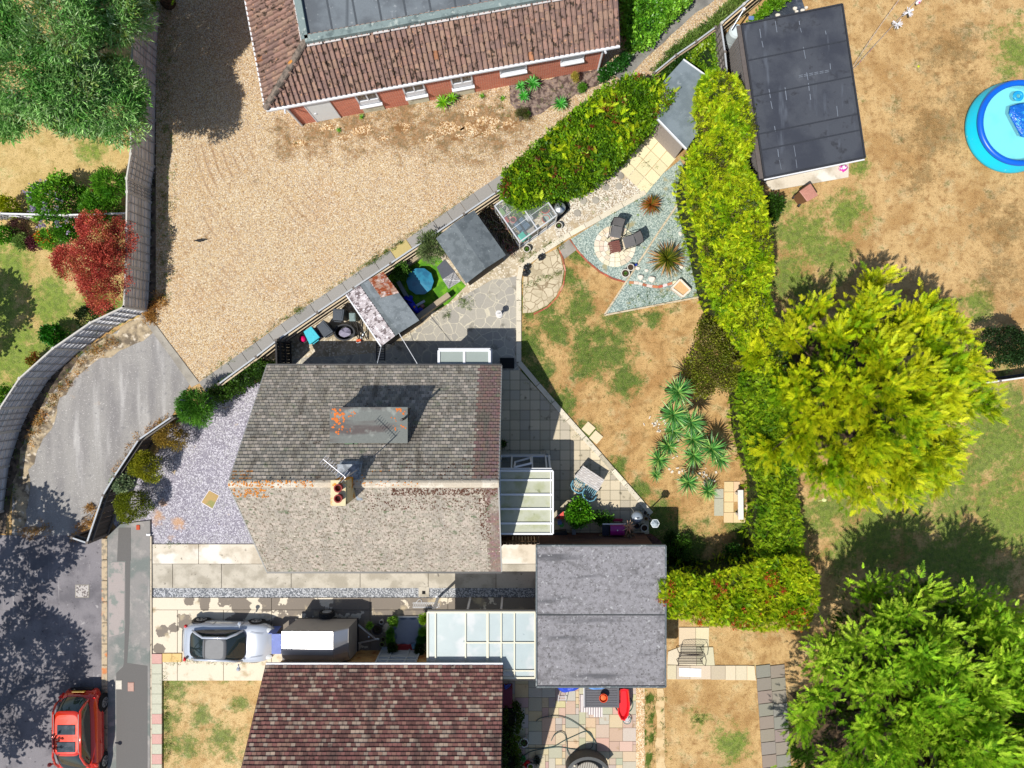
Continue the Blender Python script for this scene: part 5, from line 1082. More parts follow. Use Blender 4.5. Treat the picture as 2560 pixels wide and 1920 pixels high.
# big tree top left and dark conifer beside it
tt = thing('spreading_tree', 'big grey green tree with narrow leaves filling the top left corner', 'tree', (-17.2, 11.4, 0))
TP = (C(90, 156, 60), C(134, 196, 96), C(176, 222, 136), C(108, 170, 70), C(210, 236, 184), C(150, 176, 84))
crown('crown', (-17.3, 12.3, 4.8), (4.1, 4.4, 2.4), 11500, NARROW, .36, TP, tt, lobes=26, lr=.3, ph=1, up=.1, jit=.28)
crown('lower_crown', (-15.4, 9.7, 3.6), (2.1, 1.9, 1.7), 2800, NARROW, .34, TP, tt, lobes=14, lr=.34, ph=2, up=.0, jit=.28)
tips = [(-17.2 + 3.2 * math.cos(a), 11.4 + 3.2 * math.sin(a), 5.2) for a in np.arange(0, 6.2, .7)] + [(-14.6, 9.2, 4.2), (-13.6, 9.0, 3.8)]
limbs('trunk', (-17.2, 11.4, 0), (-17.0, 11.6, 5.2), .3, tips, tt)
conifer('dark_conifer', 'spiky bright green conifer beside the fence at the top edge', (-14.9, 15.4), 3.1, 5.0, 2.8, 4200, (C(60, 110, 16), C(96, 150, 24), C(130, 180, 30)), .6, LACY, 18, 8)
# trees just outside the left edge whose shade falls on the road and lawn
for i, (x, y, r_, zt, lb, n) in enumerate(((-22.6, -14.8, 3.3, 6.5, 'tall leafy street tree beyond the lower left edge shading the road', 1500), (-22.9, -8.9, 2.5, 6.0, 'leafy street tree beyond the left edge shading the mouth of the drive', 950), (-23.6, 1.3, 1.75, 4.4, 'rounded tree beyond the left edge shading the mown lawn', 560))):
    t = thing('street_tree' if i < 2 else 'garden_tree', lb, 'tree', (x, y, 0)); crown('crown', (x, y, zt * .62), (r_, r_, zt * .36), int(n * .8), BROAD, .5, (C(50, 84, 24), C(84, 120, 36)), t, lobes=14, lr=.34, ph=i, jit=.2)
    limbs('trunk', (x, y, 0), (x, y, zt * .8), .2, [(x + r_ * .7 * math.cos(a), y + r_ * .7 * math.sin(a), zt * .7) for a in (0, 1, 2, 3, 4, 5)], t)
# red acer
at = thing('red_maple', 'crimson leaved maple spreading beside the tall grey fence', 'tree', (P(225, 660, 2).x, P(225, 660, 2).y, 0))
AP = (C(166, 60, 56), C(206, 90, 78), C(226, 120, 92), C(180, 70, 70), C(206, 136, 80))
pts = []
for x, y, z, r_ in ((225, 560, 2.0, .55), (245, 600, 2.2, .8), (215, 650, 2.3, .85), (165, 660, 1.8, .6), (260, 660, 2.3, .7), (250, 720, 2.1, .75), (295, 600, 1.9, .55), (300, 570, 1.8, .4), (280, 640, 2.0, .6), (245, 745, 1.7, .5), (155, 640, 1.7, .45), (225, 700, 1.9, .5), (290, 700, 1.9, .5)):
    c = P(x, y, z); p_, d_ = dome_pts((c.x, c.y, z - .2), (r_, r_, r_ * .7), int(560 * r_ ** 1.6), 6, .45); pts.append((p_, d_))
pos, d = np.concatenate([p[0] for p in pts]), np.concatenate([p[1] for p in pts]); V, T, Cc = scatter(FINE, pos, unit(d + np.array([0, 0, .3])), .24 * NR.uniform(.7, 1.2, len(pos)), colours(pos, AP, 1, 1.6, .22), .4); raw_mesh('crown', V, T, Cc, FOL, at)
c = P(225, 660, 0); limbs('trunk', (at.location.x, at.location.y, 0), (at.location.x, at.location.y, 1.5), .08, [tuple(P(x, y, 1.8)) for x, y in ((225, 560), (165, 660), (260, 660), (250, 720), (295, 600), (215, 650))], at, .05)

# shrubs in the left garden
G1 = (C(70, 132, 30), C(100, 164, 40), C(146, 200, 54)); G2 = (C(70, 136, 30), C(116, 180, 44), C(150, 206, 64)); LV = (C(198, 180, 226), C(226, 214, 240))
DOT = [t_leaves(90, 5, .8, .4, .4)]
shrub('flowering_bush', 'rounded green bush dotted with pale lilac flowers above the white slatted fence', 'bush', (128, 498), 1.3, 1.2, 1.0, 900, BROAD, .24, G1, 12, .36, flowers=(LV, 110, .13, DOT), m=FOLG)
shrub('leafy_bush', 'glossy narrow leaved green bush against the tall grey fence', 'bush', (268, 455), 1.4, .72, .9, 420, NARROW, .26, G2, 8, .4)
shrub('leafy_bush', 'low green bush between the lilac flowered bush and the red maple', 'bush', (232, 520), 1.1, .85, .6, 420, NARROW, .28, G2, 8, .4)
shrub('russet_bush', 'small russet brown bush between two green bushes by the fence', 'bush', (248, 480), .9, .5, .6, 180, FINE, .2, (C(120, 76, 50), C(160, 96, 66)), 6)
shrub('lime_bush', 'bright lime green little bush at the left edge above the slatted fence', 'bush', (16, 512), .8, .5, .6, 220, BROAD, .2, (C(120, 160, 20), C(200, 206, 30)), 5)
for x, y, z, r_, n, tm, s_, pal, lb, fl in ((14, 585, .6, .5, 200, BROAD, .22, G2, 'green bush at the left edge just below the slatted fence', None), (45, 570, .5, .45, 170, FINE, .2, (C(92, 60, 60), C(110, 80, 60)), 'dull purple brown bush below the slatted fence', None),
    (50, 606, .5, .35, 150, BROAD, .2, (C(90, 140, 60), C(150, 180, 90)), 'pale green bush at the lawn edge, second from the left', None), (80, 605, .5, .3, 130, FINE, .2, (C(96, 40, 56), C(120, 60, 70)), 'dark wine red bush at the lawn edge', None),
    (112, 596, .55, .5, 260, FINE, .22, G2, 'green bush with orange flowers at the lawn edge', ((C(236, 120, 30), C(240, 150, 50)), 26, .14, DOT)), (160, 580, .5, .42, 200, BROAD, .2, G1, 'green bush beside the red maple, below the slatted fence', None)):
    shrub('border_plant', lb, 'bush', (x, y), z, r_, .5, n, tm, s_, pal, 5, flowers=fl)
shrub('leafy_bush', 'fresh green bush on the lawn inside the curving fence', 'bush', (134, 836), .7, .55, .6, 360, BROAD, .22, (C(40, 110, 20), C(70, 150, 30)), 7, m=FOLG)
shrub('leafy_bush', 'dark green bush against the bend of the curving fence', 'bush', (212, 800), .9, .6, .7, 330, FINE, .22, (C(36, 56, 26), C(60, 84, 36)), 7)
shrub('border_plant', 'red and green bush squeezed inside the curving fence', 'bush', (84, 898), .6, .3, .45, 130, BROAD, .18, (C(190, 80, 50), C(110, 140, 40)), 4)
shrub('leafy_bush', 'white flecked green bush at the left edge inside the fence', 'bush', (10, 995), .8, .6, .7, 320, BROAD, .22, G1, 6, flowers=((C(240, 240, 236), C(240, 240, 236)), 30, .08, DOT))
# bushes along the drive
shrub('butterfly_bush', 'green bush with long purple flower spikes hanging over the drive fence', 'bush', (478, 1018), 1.7, .78, 1.2, 760, NARROW, .26, (C(58, 110, 30), C(90, 150, 44), C(120, 176, 60)), 9, .4, flowers=((C(96, 64, 150), C(120, 84, 176)), 60, .34, [t_leaves(91, 1, .9, .12, .02), t_leaves(92, 1, .8, .13, .02)]))
OL = (C(104, 116, 18), C(140, 148, 28), C(170, 166, 40)); OLB = (C(100, 90, 40), C(150, 130, 50), C(170, 140, 60))
shrub('olive_bush', 'straggly olive and tan bush behind the fence, next to the purple flowered bush', 'bush', (418, 1092), 1.1, .65, .8, 520, FINE, .2, OLB, 9)
shrub('olive_bush', 'dense olive green bush behind the drive fence, middle one of three', 'bush', (352, 1168), 1.3, .72, .9, 900, FINE, .2, OL, 8)
shrub('olive_bush', 'dense dark olive bush by the corner of the drive fence', 'bush', (322, 1264), 1.2, .78, .9, 1000, FINE, .2, (C(84, 104, 16), C(116, 132, 26), C(144, 152, 34)), 8)
shrub('pale_shrub', 'pale grey green shrub poking over the drive fence', 'bush', (284, 1214), 1.6, .42, .6, 240, BROAD, .2, (C(130, 160, 110), C(196, 214, 166)), 6)
hedge('shade_hedge', 'dark green hedge between the diagonal fence and the slate garden', 'hedge', [(508, 978), (560, 950), (640, 900), (668, 905), (655, 935), (600, 975), (530, 1010)], 1.2, 90, BROAD, .2, (C(44, 76, 22), C(70, 110, 30), C(96, 130, 36)), 40, core=C(30, 44, 18), ph=2)
# beyond the bungalow
hedge('ground_cover', 'dense leafy green planting between the brick bungalow and the asphalt path', 'hedge', [(1552, -60), (1760, -70), (1728, -6), (1700, 26), (1662, 62), (1632, 96), (1600, 116), (1570, 112), (1560, 60)], .8, 110, BROAD, .26, G2, 30, m=FOLG, core=C(30, 60, 20), bump=.3)
hedge('ivy_clump', 'ivy clump at the corner of the brick bungalow beside the path', 'bush', [(1500, 178), (1530, 150), (1560, 130), (1576, 138), (1560, 160), (1520, 188), (1502, 194)], .6, 150, BROAD, .22, (C(30, 84, 20), C(60, 120, 36)), 40, m=FOLG, core=C(24, 50, 16))
hedge('rough_growth', 'rough grassy growth along the diagonal fence at the top', 'hedge', [(1640, 176), (1690, 115), (1745, 75), (1785, 45), (1850, -20), (1900, -30), (1850, 28), (1790, 66), (1700, 150), (1655, 184)], .55, 120, NARROW, .26, (C(76, 116, 40), C(116, 150, 60), C(150, 170, 90)), 30, core=C(50, 72, 30), bump=.2)
hedge('ivy_thicket', 'tangle of bright ivy between the two fences behind the grey felt roof', 'bush', [(1712, 150), (1745, 112), (1792, 80), (1798, 120), (1806, 190), (1770, 190), (1735, 168)], .9, 120, BROAD, .24, (C(60, 110, 20), C(110, 160, 30), C(150, 180, 40)), 30, m=FOLG, core=C(36, 60, 18), bump=.3)
hedge('ivy_thicket', 'bright green growth behind the fence above the black felt roof', 'bush', [(1872, 60), (1910, 10), (1960, -40), (1990, -20), (1960, 6), (1905, 40)], .5, 120, BROAD, .2, (C(90, 150, 20), C(140, 190, 40)), 30, core=C(50, 80, 20))
hedge('dark_thicket', 'dark green leafy growth under the hedge by the grey felt roof', 'bush', [(1660, 170), (1715, 130), (1725, 150), (1680, 195), (1650, 215)], .8, 110, BROAD, .22, (C(40, 80, 20), C(76, 116, 30)), 30, core=C(26, 44, 14))
# shady corner behind garage
shrub('shade_bush', 'sparse green bush in the garage shadow below the scorched lawn', 'bush', (1700, 1372), .6, .55, .5, 200, FINE, .22, (C(60, 100, 24), C(96, 140, 36)), 6)
shrub('shade_bush', 'dark leafy bush under the hedge corner, right of the garage', 'bush', (1850, 1410), 1.2, .7, .8, 380, BROAD, .22, (C(40, 84, 20), C(70, 120, 30)), 7)
hedge('shade_planting', 'deep green low planting in the shade of the garage east wall', 'bush', [(1668, 1330), (1700, 1345), (1730, 1400), (1800, 1420), (1790, 1450), (1690, 1440), (1668, 1420)], .45, 60, BROAD, .22, (C(36, 72, 18), C(60, 96, 26)), 12, core=C(26, 44, 14))
shrub('dark_shrub', 'brownish green airy shrub between the scorched lawn and the golden hedge', 'bush', (1792, 900), 2.0, 1.3, 1.2, 1500, FINE, .3, (C(96, 116, 24), C(136, 148, 34), C(110, 96, 60), C(166, 180, 40)), 14, .36, sq=(.9, 1.25), jit=.3)
shrub('laurel_bush', 'dark glossy bush on the lawn side of the golden hedge near the brown bin', 'bush', (1934, 515), 1.0, .52, .8, 420, BROAD, .24, (C(34, 64, 16), C(70, 110, 30)), 7, m=FOLG)
shrub('dark_tree', 'small dark green tree at the right edge above the rail', 'tree', (2540, 862), 2.0, 1.1, 1.2, 900, FINE, .28, (C(34, 60, 30), C(60, 92, 44)), 10, .38)
shrub('willow_bush', 'thin grey green bush leaning over the enclosure from the shed corner', 'bush', (1072, 612), 1.8, .58, .7, 420, NARROW, .22, (C(90, 116, 64), C(130, 150, 90), C(156, 172, 120)), 7)
shrub('potted_bush', 'green bush inside the enclosure behind the blue covered pool', 'bush', (1004, 676), .9, .38, .5, 170, BROAD, .2, (C(50, 100, 30), C(110, 160, 60)), 5)
shrub('grape_vine', 'bright leaved vine at the corner of the patio by the conservatory', 'bush', (1450, 1288), 1.0, .62, .7, 520, BROAD, .26, (C(50, 110, 20), C(90, 160, 30), C(130, 190, 40)), 8, m=FOLG, sq=(.8, 1.0))
shrub('grape_vine', 'straggling green vine spray reaching towards the magenta box', 'bush', (1508, 1300), .8, .42, .35, 170, BROAD, .22, (C(50, 104, 24), C(90, 140, 40)), 5, m=FOLG, sq=(1.3, .6))
shrub('variegated_plant', 'pale variegated plant on the garage side of the trellis', 'plant', (1514, 1352), .8, .3, .35, 120, BROAD, .16, (C(170, 180, 110), C(210, 214, 150)), 4)
hedge('flower_bed', 'dark planting along the east wall of the red tiled house', 'bush', [(1258, 1770), (1296, 1768), (1304, 1800), (1296, 1860), (1302, 1910), (1300, 2050), (1258, 2050)], .8, 70, BROAD, .22, (C(36, 60, 18), C(60, 90, 24), C(90, 124, 30)), 20, core=C(22, 34, 14), bump=.4)
for x, y, z, r_, pal, lb in ((905 + 76, 1558, .6, .2, (C(90, 150, 40), C(160, 200, 70)), 'bright leafy pot plant at the top left corner of the patterned mat'), (975, 1585, .5, .2, G1, 'dark pot plant on the left side of the patterned mat'), (974, 1600, .4, .16, G1, 'small dark pot plant lower left of the patterned mat'), (978, 1620, .6, .26, (C(40, 70, 24), C(60, 90, 30)), 'bushy dark plant left of the red step'),
    (1056, 1555, .8, .18, (C(120, 170, 30), C(170, 200, 50)), 'lime pot plant at the top right corner of the patterned mat'), (1056, 1580, .5, .18, G1, 'dark pot plant on the right of the patterned mat'), (1054, 1602, .5, .2, (C(30, 90, 30), C(50, 120, 50)), 'glossy pot plant lower right of the patterned mat'), (1048, 1628, .6, .28, (C(34, 66, 20), C(56, 96, 30)), 'bushy plant right of the red step'), (925, 1562, .3, .1, (C(120, 180, 50), C(150, 200, 80)), 'tiny bright sprig in the shade of the trailer nose')):
    shrub('pot_plant', lb, 'plant', (x, y), z, r_, .3, int(120 + 300 * r_), BROAD, .13, pal, 4, core=False)
# garden bed by the bungalow
shrub('brown_shrub', 'brown and green shrub below the big rosettes in the mulch bed', 'bush', (1306, 282), .4, .3, .35, 150, FINE, .15, (C(120, 100, 70), C(90, 110, 50)), 5)
shrub('golden_cone', 'little golden cone shaped shrub in the mulch bed', 'bush', (1437, 190), .6, .16, .6, 150, FINE, .13, (C(180, 170, 70), C(206, 190, 90)), 1, up=.9)
shrub('low_shrub', 'small dark green mound below the golden cone shrub', 'bush', (1456, 216), .3, .22, .25, 110, FINE, .14, G1, 3)
shrub('low_shrub', 'small green mound at the lower left of the mulch bed', 'bush', (1318, 284), .25, .14, .2, 60, FINE, .12, G1, 3)
# rosette plants
def blades(mb, c, n, L, w, el0, el1, cols, droop=.25, seg=3, r=R, fold=.12):
    for k in range(n):
        a = k * 2.39996 + r.uniform(-.2, .2); el = el0 + (el1 - el0) * ((k + .5) / n) + r.uniform(-.08, .08); l = L * r.uniform(.75, 1.1); cc = r.choice(cols); g = r.uniform(.8, 1.15); cc = tuple(v * g for v in cc)
        ca, sa = math.cos(a), math.sin(a); p = Vector(c); vs = []; e = el
        for s_ in range(seg + 1):
            ww = w * (1 - (s_ / seg) ** 1.6) * (.6 if s_ == 0 else 1) + .002; z_ = ww * fold * 3
            vs += [(p.x - sa * ww, p.y + ca * ww, p.z + z_), (p.x, p.y, p.z), (p.x + sa * ww, p.y - ca * ww, p.z + z_)]
            p = p + Vector((ca * math.cos(e), sa * math.cos(e), math.sin(e))) * (l / seg); e -= droop
        fs = []
        for s_ in range(seg):
            o = s_ * 3; fs += [(o, o + 1, o + 4, o + 3), (o + 1, o + 2, o + 5, o + 4)]
        mb.add(vs, fs, cc)
CG = (C(74, 144, 66), C(110, 184, 84), C(150, 212, 104), C(88, 160, 80), C(196, 226, 124))
def cordyline(z0, loc=(0, 0, 0)):
    t = thing('cabbage_palm', None, 'palm', loc); b = MB(); blades(b, (0, 0, z0), 80, .68, .028, 1.3, -.1, CG, .1); b.build('leaf_rosette', FOLG, t)
    b = MB(); b.tube([(0, 0, 0), (.03, .02, z0 * .5), (0, 0, z0)], [.09, .07, .06], 8); b.build('trunk', BARK, t, smooth=True); b = MB(); blades(b, (0, 0, z0 - .08), 22, .42, .02, -.2, -1.0, (C(176, 160, 110), C(150, 140, 84)), .1); b.build('dead_leaves', FOL, t)
    return t
protos = [cordyline(1.9, (0, 0, 0)), cordyline(1.2), cordyline(.7)]
used = [False] * 3
for x, y, r_, k, lb in ((1694, 980, 40, 0, 'cabbage palm nearest the dark shrub, topmost of the clump'), (1682, 1037, 40, 0, 'cabbage palm second from the top of the clump'), (1726, 1056, 36, 0, 'cabbage palm right of centre in the upper clump'), (1682, 1077, 28, 1, 'short dark cabbage palm low in the upper clump'), (1732, 1098, 36, 1, 'dark cabbage palm in the very middle of the clump'),
    (1672, 1115, 32, 1, 'shaded cabbage palm left of the middle of the clump'), (1647, 1148, 32, 1, 'green cabbage palm at the left side of the clump'), (1639, 1187, 20, 2, 'smallest cabbage palm at the lower left'), (1734, 1139, 34, 1, 'yellow green cabbage palm in the lower middle of the clump'), (1778, 1121, 38, 1, 'large cabbage palm on the upper right, casting a spiky shadow'), (1798, 1146, 33, 1, 'cabbage palm furthest right in the clump'),
    (1720, 1206, 33, 1, 'cabbage palm at the bottom of the clump'), (1769, 1227, 28, 2, 'cabbage palm just left of the grey slabs and white bench')):
    z0 = (1.9, 1.2, .7)[k]; q = P(x, y, z0); s_ = r_ / 36.0; q.z = 0
    if not used[k]: t = protos[k]; used[k] = True; t.location = q; t['label'] = lb; t.scale = (s_, s_, 1 if False else s_)
    else: t = copy_thing(protos[k], q, R.uniform(0, 6), lb, s_)
    t['group'] = 'cabbage palms on the scorched lawn'; q2 = P(x, y, z0 * s_); t.location = (q2.x, q2.y, 0)
# pale flower stalks / rubble at the feet
b = MB()
for k in range(60): x, y = R.choice(((1655, 1070), (1690, 1100), (1760, 1190), (1640, 1060), (1770, 1200), (1690, 1170))); q = P(x + R.gauss(0, 12), y + R.gauss(0, 12)); b.box((q.x, q.y, .02), (R.uniform(.04, .14), R.uniform(.03, .1), .05), R.uniform(0, 3), C(232, 222, 206))
tag(b.build('pale_stones', COLA), 'scatter of pale stones between the cabbage palms', 'stones', kind='stuff')
t = thing('spiky_palm', 'round spiky palm with green heart and brown dead skirt on the slate bed', 'palm', P(1668, 648)); c = P(1668, 648, .55)
b = MB(); blades(b, c, 90, .68, .03, 1.3, .35, (C(110, 120, 30), C(150, 150, 40), C(84, 104, 26)), .14); b.build('leaf_rosette', FOL, t)
b = MB(); blades(b, c - Vector((0, 0, .08)), 70, .85, .035, .35, -.15, (C(214, 160, 100), C(190, 130, 76), C(232, 190, 130), C(104, 100, 40)), .1); b.build('dead_leaves', FOL, t)
b = MB(); b.tube([(c.x, c.y, 0), (c.x, c.y, .55)], [.14, .12], 10); b.build('trunk', BARK, t)
t = thing('fern', 'rusty orange and green fern on the upper part of the slate bed', 'plant', P(1627, 512)); c = P(1627, 512, .35)
b = MB(); blades(b, c, 80, .55, .028, 1.3, -.3, (C(176, 96, 40), C(150, 110, 40), C(196, 120, 60), C(120, 120, 40)), .2); b.build('fronds', FOL, t)
def rosette(name, label, px, z, L, n, w, cols, e0=1.0, e1=-.1, group=None, droop=.2):
    c = P(px[0], px[1], z); t = thing(name, label, 'plant', (c.x, c.y, 0), 0, group); b = MB(); blades(b, c, n, L, w, e0, e1, cols, droop); b.build('leaf_rosette', FOLG, t)
    b = MB(); b.tube([(c.x, c.y, 0), (c.x, c.y, z)], .035, 6); b.build('stem', BARK, t); return t
EU = (C(110, 180, 20), C(140, 200, 30), C(90, 156, 20)); EG = (C(40, 140, 30), C(70, 170, 50), C(110, 200, 90))
rosette('lime_rosette', 'lime green rosette plant against the bungalow wall, the larger left one of a pair', (1107, 256), .35, .42, 34, .035, EU); rosette('lime_rosette', 'smaller lime rosette plant right beside the larger one at the wall', (1131, 245), .3, .32, 28, .032, EU)
for x, y, z, l, lb in ((1331, 208, .5, .42, 'big green rosette highest in the mulch bed'), (1309, 240, .4, .3, 'middle green rosette in the mulch bed'), (1302, 215, .4, .28, 'leafy rosette left of the highest one in the mulch bed'), (1401, 260, .4, .42, 'lone star shaped green rosette at the right of the gravel')): rosette('green_rosette', lb, (x, y), z, l, 30, .035, EG)
for x, y, lb in ((1205, 240, 'little weed by the bungalow wall, left of a pair'), (1256, 246, 'clump of weeds right of the lime rosettes'), (904, 292, 'small weed below the white door'), (847, 325, 'tiny green weed out on the gravel')): rosette('weed', lb, (x, y), .08, .16, 16, .02, G1)
rosette('strap_leaf_plant', 'dark strap leaved plant at the foot of the golden hedge beside the slate', (1728, 600), .3, .5, 34, .022, (C(40, 90, 40), C(80, 130, 60))); rosette('strap_leaf_plant', 'second strap leaved plant further up the slate bed edge', (1722, 572), .3, .36, 26, .02, (C(40, 90, 40), C(80, 130, 60)))
rosette('dead_yucca', 'dry yucca with pinkish dead leaves beside the magenta box', (1573, 1332), .9, .3, 50, .022, (C(120, 96, 64), C(150, 120, 84), C(90, 76, 50)), .9, -.6)
b = MB(); c = P(1571, 1318, 1.0); blades(b, c, 12, .34, .03, .9, .3, (C(232, 190, 160), C(214, 150, 120)), .1); tag(b.build('dry_plume', FOL), 'fan of pale pink dry leaves above the dry yucca', 'plant')
# loose weeds everywhere: nobody could count them
pos = []
def along(pts, n, s_):
    for _ in range(n):
        i = R.randrange(len(pts) - 1); t_ = R.random(); a, c = pts[i], pts[i + 1]; q = P(a[0] + (c[0] - a[0]) * t_ + R.gauss(0, s_), a[1] + (c[1] - a[1]) * t_ + R.gauss(0, s_)); pos.append((q.x, q.y, .03))
along([(640, 852), (735, 783), (895, 676)], 60, 2.5); along([(895, 676), (1016, 595)], 70, 2.5); along([(1016, 595), (1184, 480)], 40, 3); along([(920, 663), (1000, 608)], 60, 2); along([(735, 785), (760, 765)], 36, 3); along([(505, 948), (640, 854)], 30, 3)
along([(1150, 745), (1175, 770)], 40, 6); along([(1110, 790), (1125, 785)], 20, 5); along([(1345, 700), (1405, 682)], 50, 4); along([(1310, 715), (1350, 700)], 24, 4); along([(1365, 615), (1405, 600), (1395, 640)], 50, 4); along([(1300, 660), (1320, 640), (1370, 612)], 36, 4); along([(1230, 640), (1240, 670)], 16, 8)
along([(1440, 480), (1700, 500), (1740, 700)], 110, 22); along([(1560, 770), (1750, 720)], 60, 14); along([(1400, 860), (1760, 1000)], 60, 60); along([(1310, 700), (1310, 900)], 50, 6); along([(1320, 940), (1620, 1270)], 90, 8); along([(415, 20), (410, 760)], 340, 13); along([(400, 560), (432, 500)], 20, 8)
along([(300, 835), (210, 890), (120, 1010), (60, 1120), (25, 1270)], 140, 8); along([(1620, 1720), (1630, 1900)], 70, 8); along([(1655, 1740), (1662, 1890)], 30, 6); along([(1735, 1790), (1760, 1800)], 20, 8); along([(420, 1650), (660, 1650)], 120, 4); along([(414, 1660), (418, 1900)], 100, 4); along([(1600, 400), (1640, 430)], 10, 5)
along([(1280, 250), (1500, 220)], 40, 18); along([(1190, 230), (1290, 300)], 20, 20); along([(385, 1362), (470, 1360)], 18, 2); along([(1860, 1340), (1880, 1300)], 60, 14)
pos = np.array(pos); d = unit(NR.normal(0, 1, (len(pos), 3)) * np.array([1, 1, .3]) + np.array([0, 0, .7])); V, T, Cc = scatter(FINE, pos, d, NR.uniform(.07, .16, len(pos)), colours(pos, (C(70, 96, 30), C(100, 136, 40), C(130, 150, 50)), 0, 2, .25), .5)
tag(raw_mesh('weeds', V, T, Cc, FOL), kind='stuff')
pos = []; along([(368, 780), (385, 800)], 90, 7); along([(385, 770), (410, 745)], 40, 8); along([(300, 840), (215, 900), (125, 1015), (70, 1110)], 110, 8); along([(190, 1345), (230, 1290)], 50, 5); along([(218, 1270), (235, 1265)], 24, 3); along([(60, 1330), (120, 1322)], 40, 6); along([(1500, 580), (1560, 590)], 8, 5); along([(430, 1040), (350, 1090), (285, 1185)], 50, 3)
pos = np.array(pos); d = unit(NR.normal(0, 1, (len(pos), 3)) * np.array([1, 1, .3]) + np.array([0, 0, .7])); V, T, Cc = scatter(NARROW, pos, d, NR.uniform(.1, .24, len(pos)), colours(pos, (C(190, 130, 60), C(216, 170, 96), C(150, 110, 60)), 0, 2, .2), .5)
tag(raw_mesh('dry_weeds', V, T, Cc, FOL), kind='stuff')
# ------------------------------------------------------------------ fences
FG = (C(240, 234, 226), C(226, 220, 212), C(250, 244, 238)); CPOST = mat('concrete_post', C(206, 202, 194), .85, (('mul', 10, .15),))
def rm(name, col, rough=.8, **k): return mat(name, col, rough, (('mul', 14, .2),), **k)
OLDW = rm('old_timber', C(120, 112, 106), .9)
def fence(name, label, px, Hh, cols=FG, style='h', bay=1.8, rails=0, railc=C(214, 196, 168), post=CPOST, cap=True, capm=None, boards=.125, cat='fence', group=None, flip=False):
    W = [Vector(tuple(P(x, y, Hh)[:2]) + (0,)) for x, y in px]; t = thing(name, label, cat, W[0], 0, group); first = True
    for i in range(len(W) - 1):
        a, c = W[i], W[i + 1]; L = (c - a).length; n = max(1, round(L / bay)); d = (c - a).normalized(); nn = Vector((-d.y, d.x, 0))
        if nn.dot(-(a + c) / 2) < 0: nn = -nn
        if flip: nn = -nn
        for k in range(n):
            p, q = a.lerp(c, k / n), a.lerp(c, (k + 1) / n); b = MB(); bl = (q - p).length
            if style == 'h':
                m_ = int(Hh / boards)
                for j in range(m_):
                    z = (j + .5) * Hh / m_; g = R.uniform(.88, 1.08); cc = tuple(v * g for v in R.choice(cols)); s = nn * (.012 if j % 2 else 0)
                    b.add([p + s + nn * .004 + Vector((0, 0, z - Hh / m_ * .5)), q + s + nn * .004 + Vector((0, 0, z - Hh / m_ * .5)), q + s + nn * .022 + Vector((0, 0, z + Hh / m_ * .46)), p + s + nn * .022 + Vector((0, 0, z + Hh / m_ * .46)),
                           p + s - nn * .01 + Vector((0, 0, z - Hh / m_ * .5)), q + s - nn * .01 + Vector((0, 0, z - Hh / m_ * .5)), q + s - nn * .01 + Vector((0, 0, z + Hh / m_ * .46)), p + s - nn * .01 + Vector((0, 0, z + Hh / m_ * .46))], [(0, 1, 2, 3), (7, 6, 5, 4), (3, 2, 6, 7), (0, 4, 5, 1)], cc)
                for j in range(1, 4): f = j / 4; b.bar(p.lerp(q, f) + nn * .04, p.lerp(q, f) + nn * .04 + Vector((0, 0, Hh)), .04, .03, tuple(v * .55 for v in cols[0]))
            else:
                m_ = max(2, int(bl / boards)); 
                for j in range(m_):
                    f = (j + .5) / m_; g = R.uniform(.8, 1.1); o = p.lerp(q, f) - nn * (.0 if j % 2 else .012); b.bar(o, o + Vector((0, 0, Hh * R.uniform(.985, 1))), .014, bl / m_ * .96, tuple(v * g for v in R.choice(cols))) if False else b.prism([tuple((o + d * (sx * bl / m_ * .48) + nn * (sy * .008))[:2]) for sx, sy in ((-1, -1), (1, -1), (1, 1), (-1, 1))], 0, Hh * R.uniform(.985, 1), tuple(v * g for v in R.choice(cols)))
            b.build('panel', COLA, t)
            if rails:
                for j in range(rails): z = Hh * (.12 + .72 * j / max(1, rails - 1)); b = MB(); b.bar(p + nn * .05 + Vector((0, 0, z)), q + nn * .05 + Vector((0, 0, z)), .06, .06, railc); b.build('rail', COLA, t)
            if cap: b = MB(); b.bar(p + Vector((0, 0, Hh + .015)), q + Vector((0, 0, Hh + .015)), .06, .035); b.build('capping', capm or CPOST, t)
            b = MB(); b.box((p.x, p.y, Hh / 2 + .02), (.1, .1, Hh + .04), math.atan2(d.y, d.x)); b.build('post', post, t)
    b = MB(); p = W[-1]; b.box((p.x, p.y, Hh / 2 + .02), (.1, .1, Hh + .04), 0); b.build('post', post, t)
    return t
fence('tall_fence', 'tall weathered grey panel fence with concrete posts, straight run between maple and gravel yard', [(342, -60), (334, 60), (331, 140), (327, 385), (317, 446), (318, 480), (315, 665), (310, 766)], 1.8)
DG = (C(222, 222, 224), C(206, 206, 210), C(236, 236, 238))
fence('curving_fence', 'dark grey panel fence with concrete posts curving down beside the worn drive', [(310, 767), (226, 807), (133, 871), (49, 946), (0, 1021), (-30, 1085), (-60, 1180), (-75, 1300)], 1.8, DG, bay=1.65)
fence('slatted_fence', 'white weathered slatted fence crossing the left garden behind the maple', [(-60, 534), (0, 534), (160, 538), (317, 533)], 1.1, (C(226, 224, 226), C(206, 204, 208), C(236, 236, 238)), boards=.16, capm=WHT, bay=2.0)
DKB = (C(84, 78, 74), C(66, 62, 60), C(96, 88, 82)); GCAP = rm('silver_capping', C(186, 190, 194), .7)
fence('drive_fence', 'dark boarded fence with silver capping beside the drive and the pale shrub', [(430, 1042), (347, 1099), (286, 1191), (258, 1238), (218, 1356)], 1.5, DKB, 'v', rails=2, railc=C(110, 104, 98), capm=GCAP, post=OLDW)
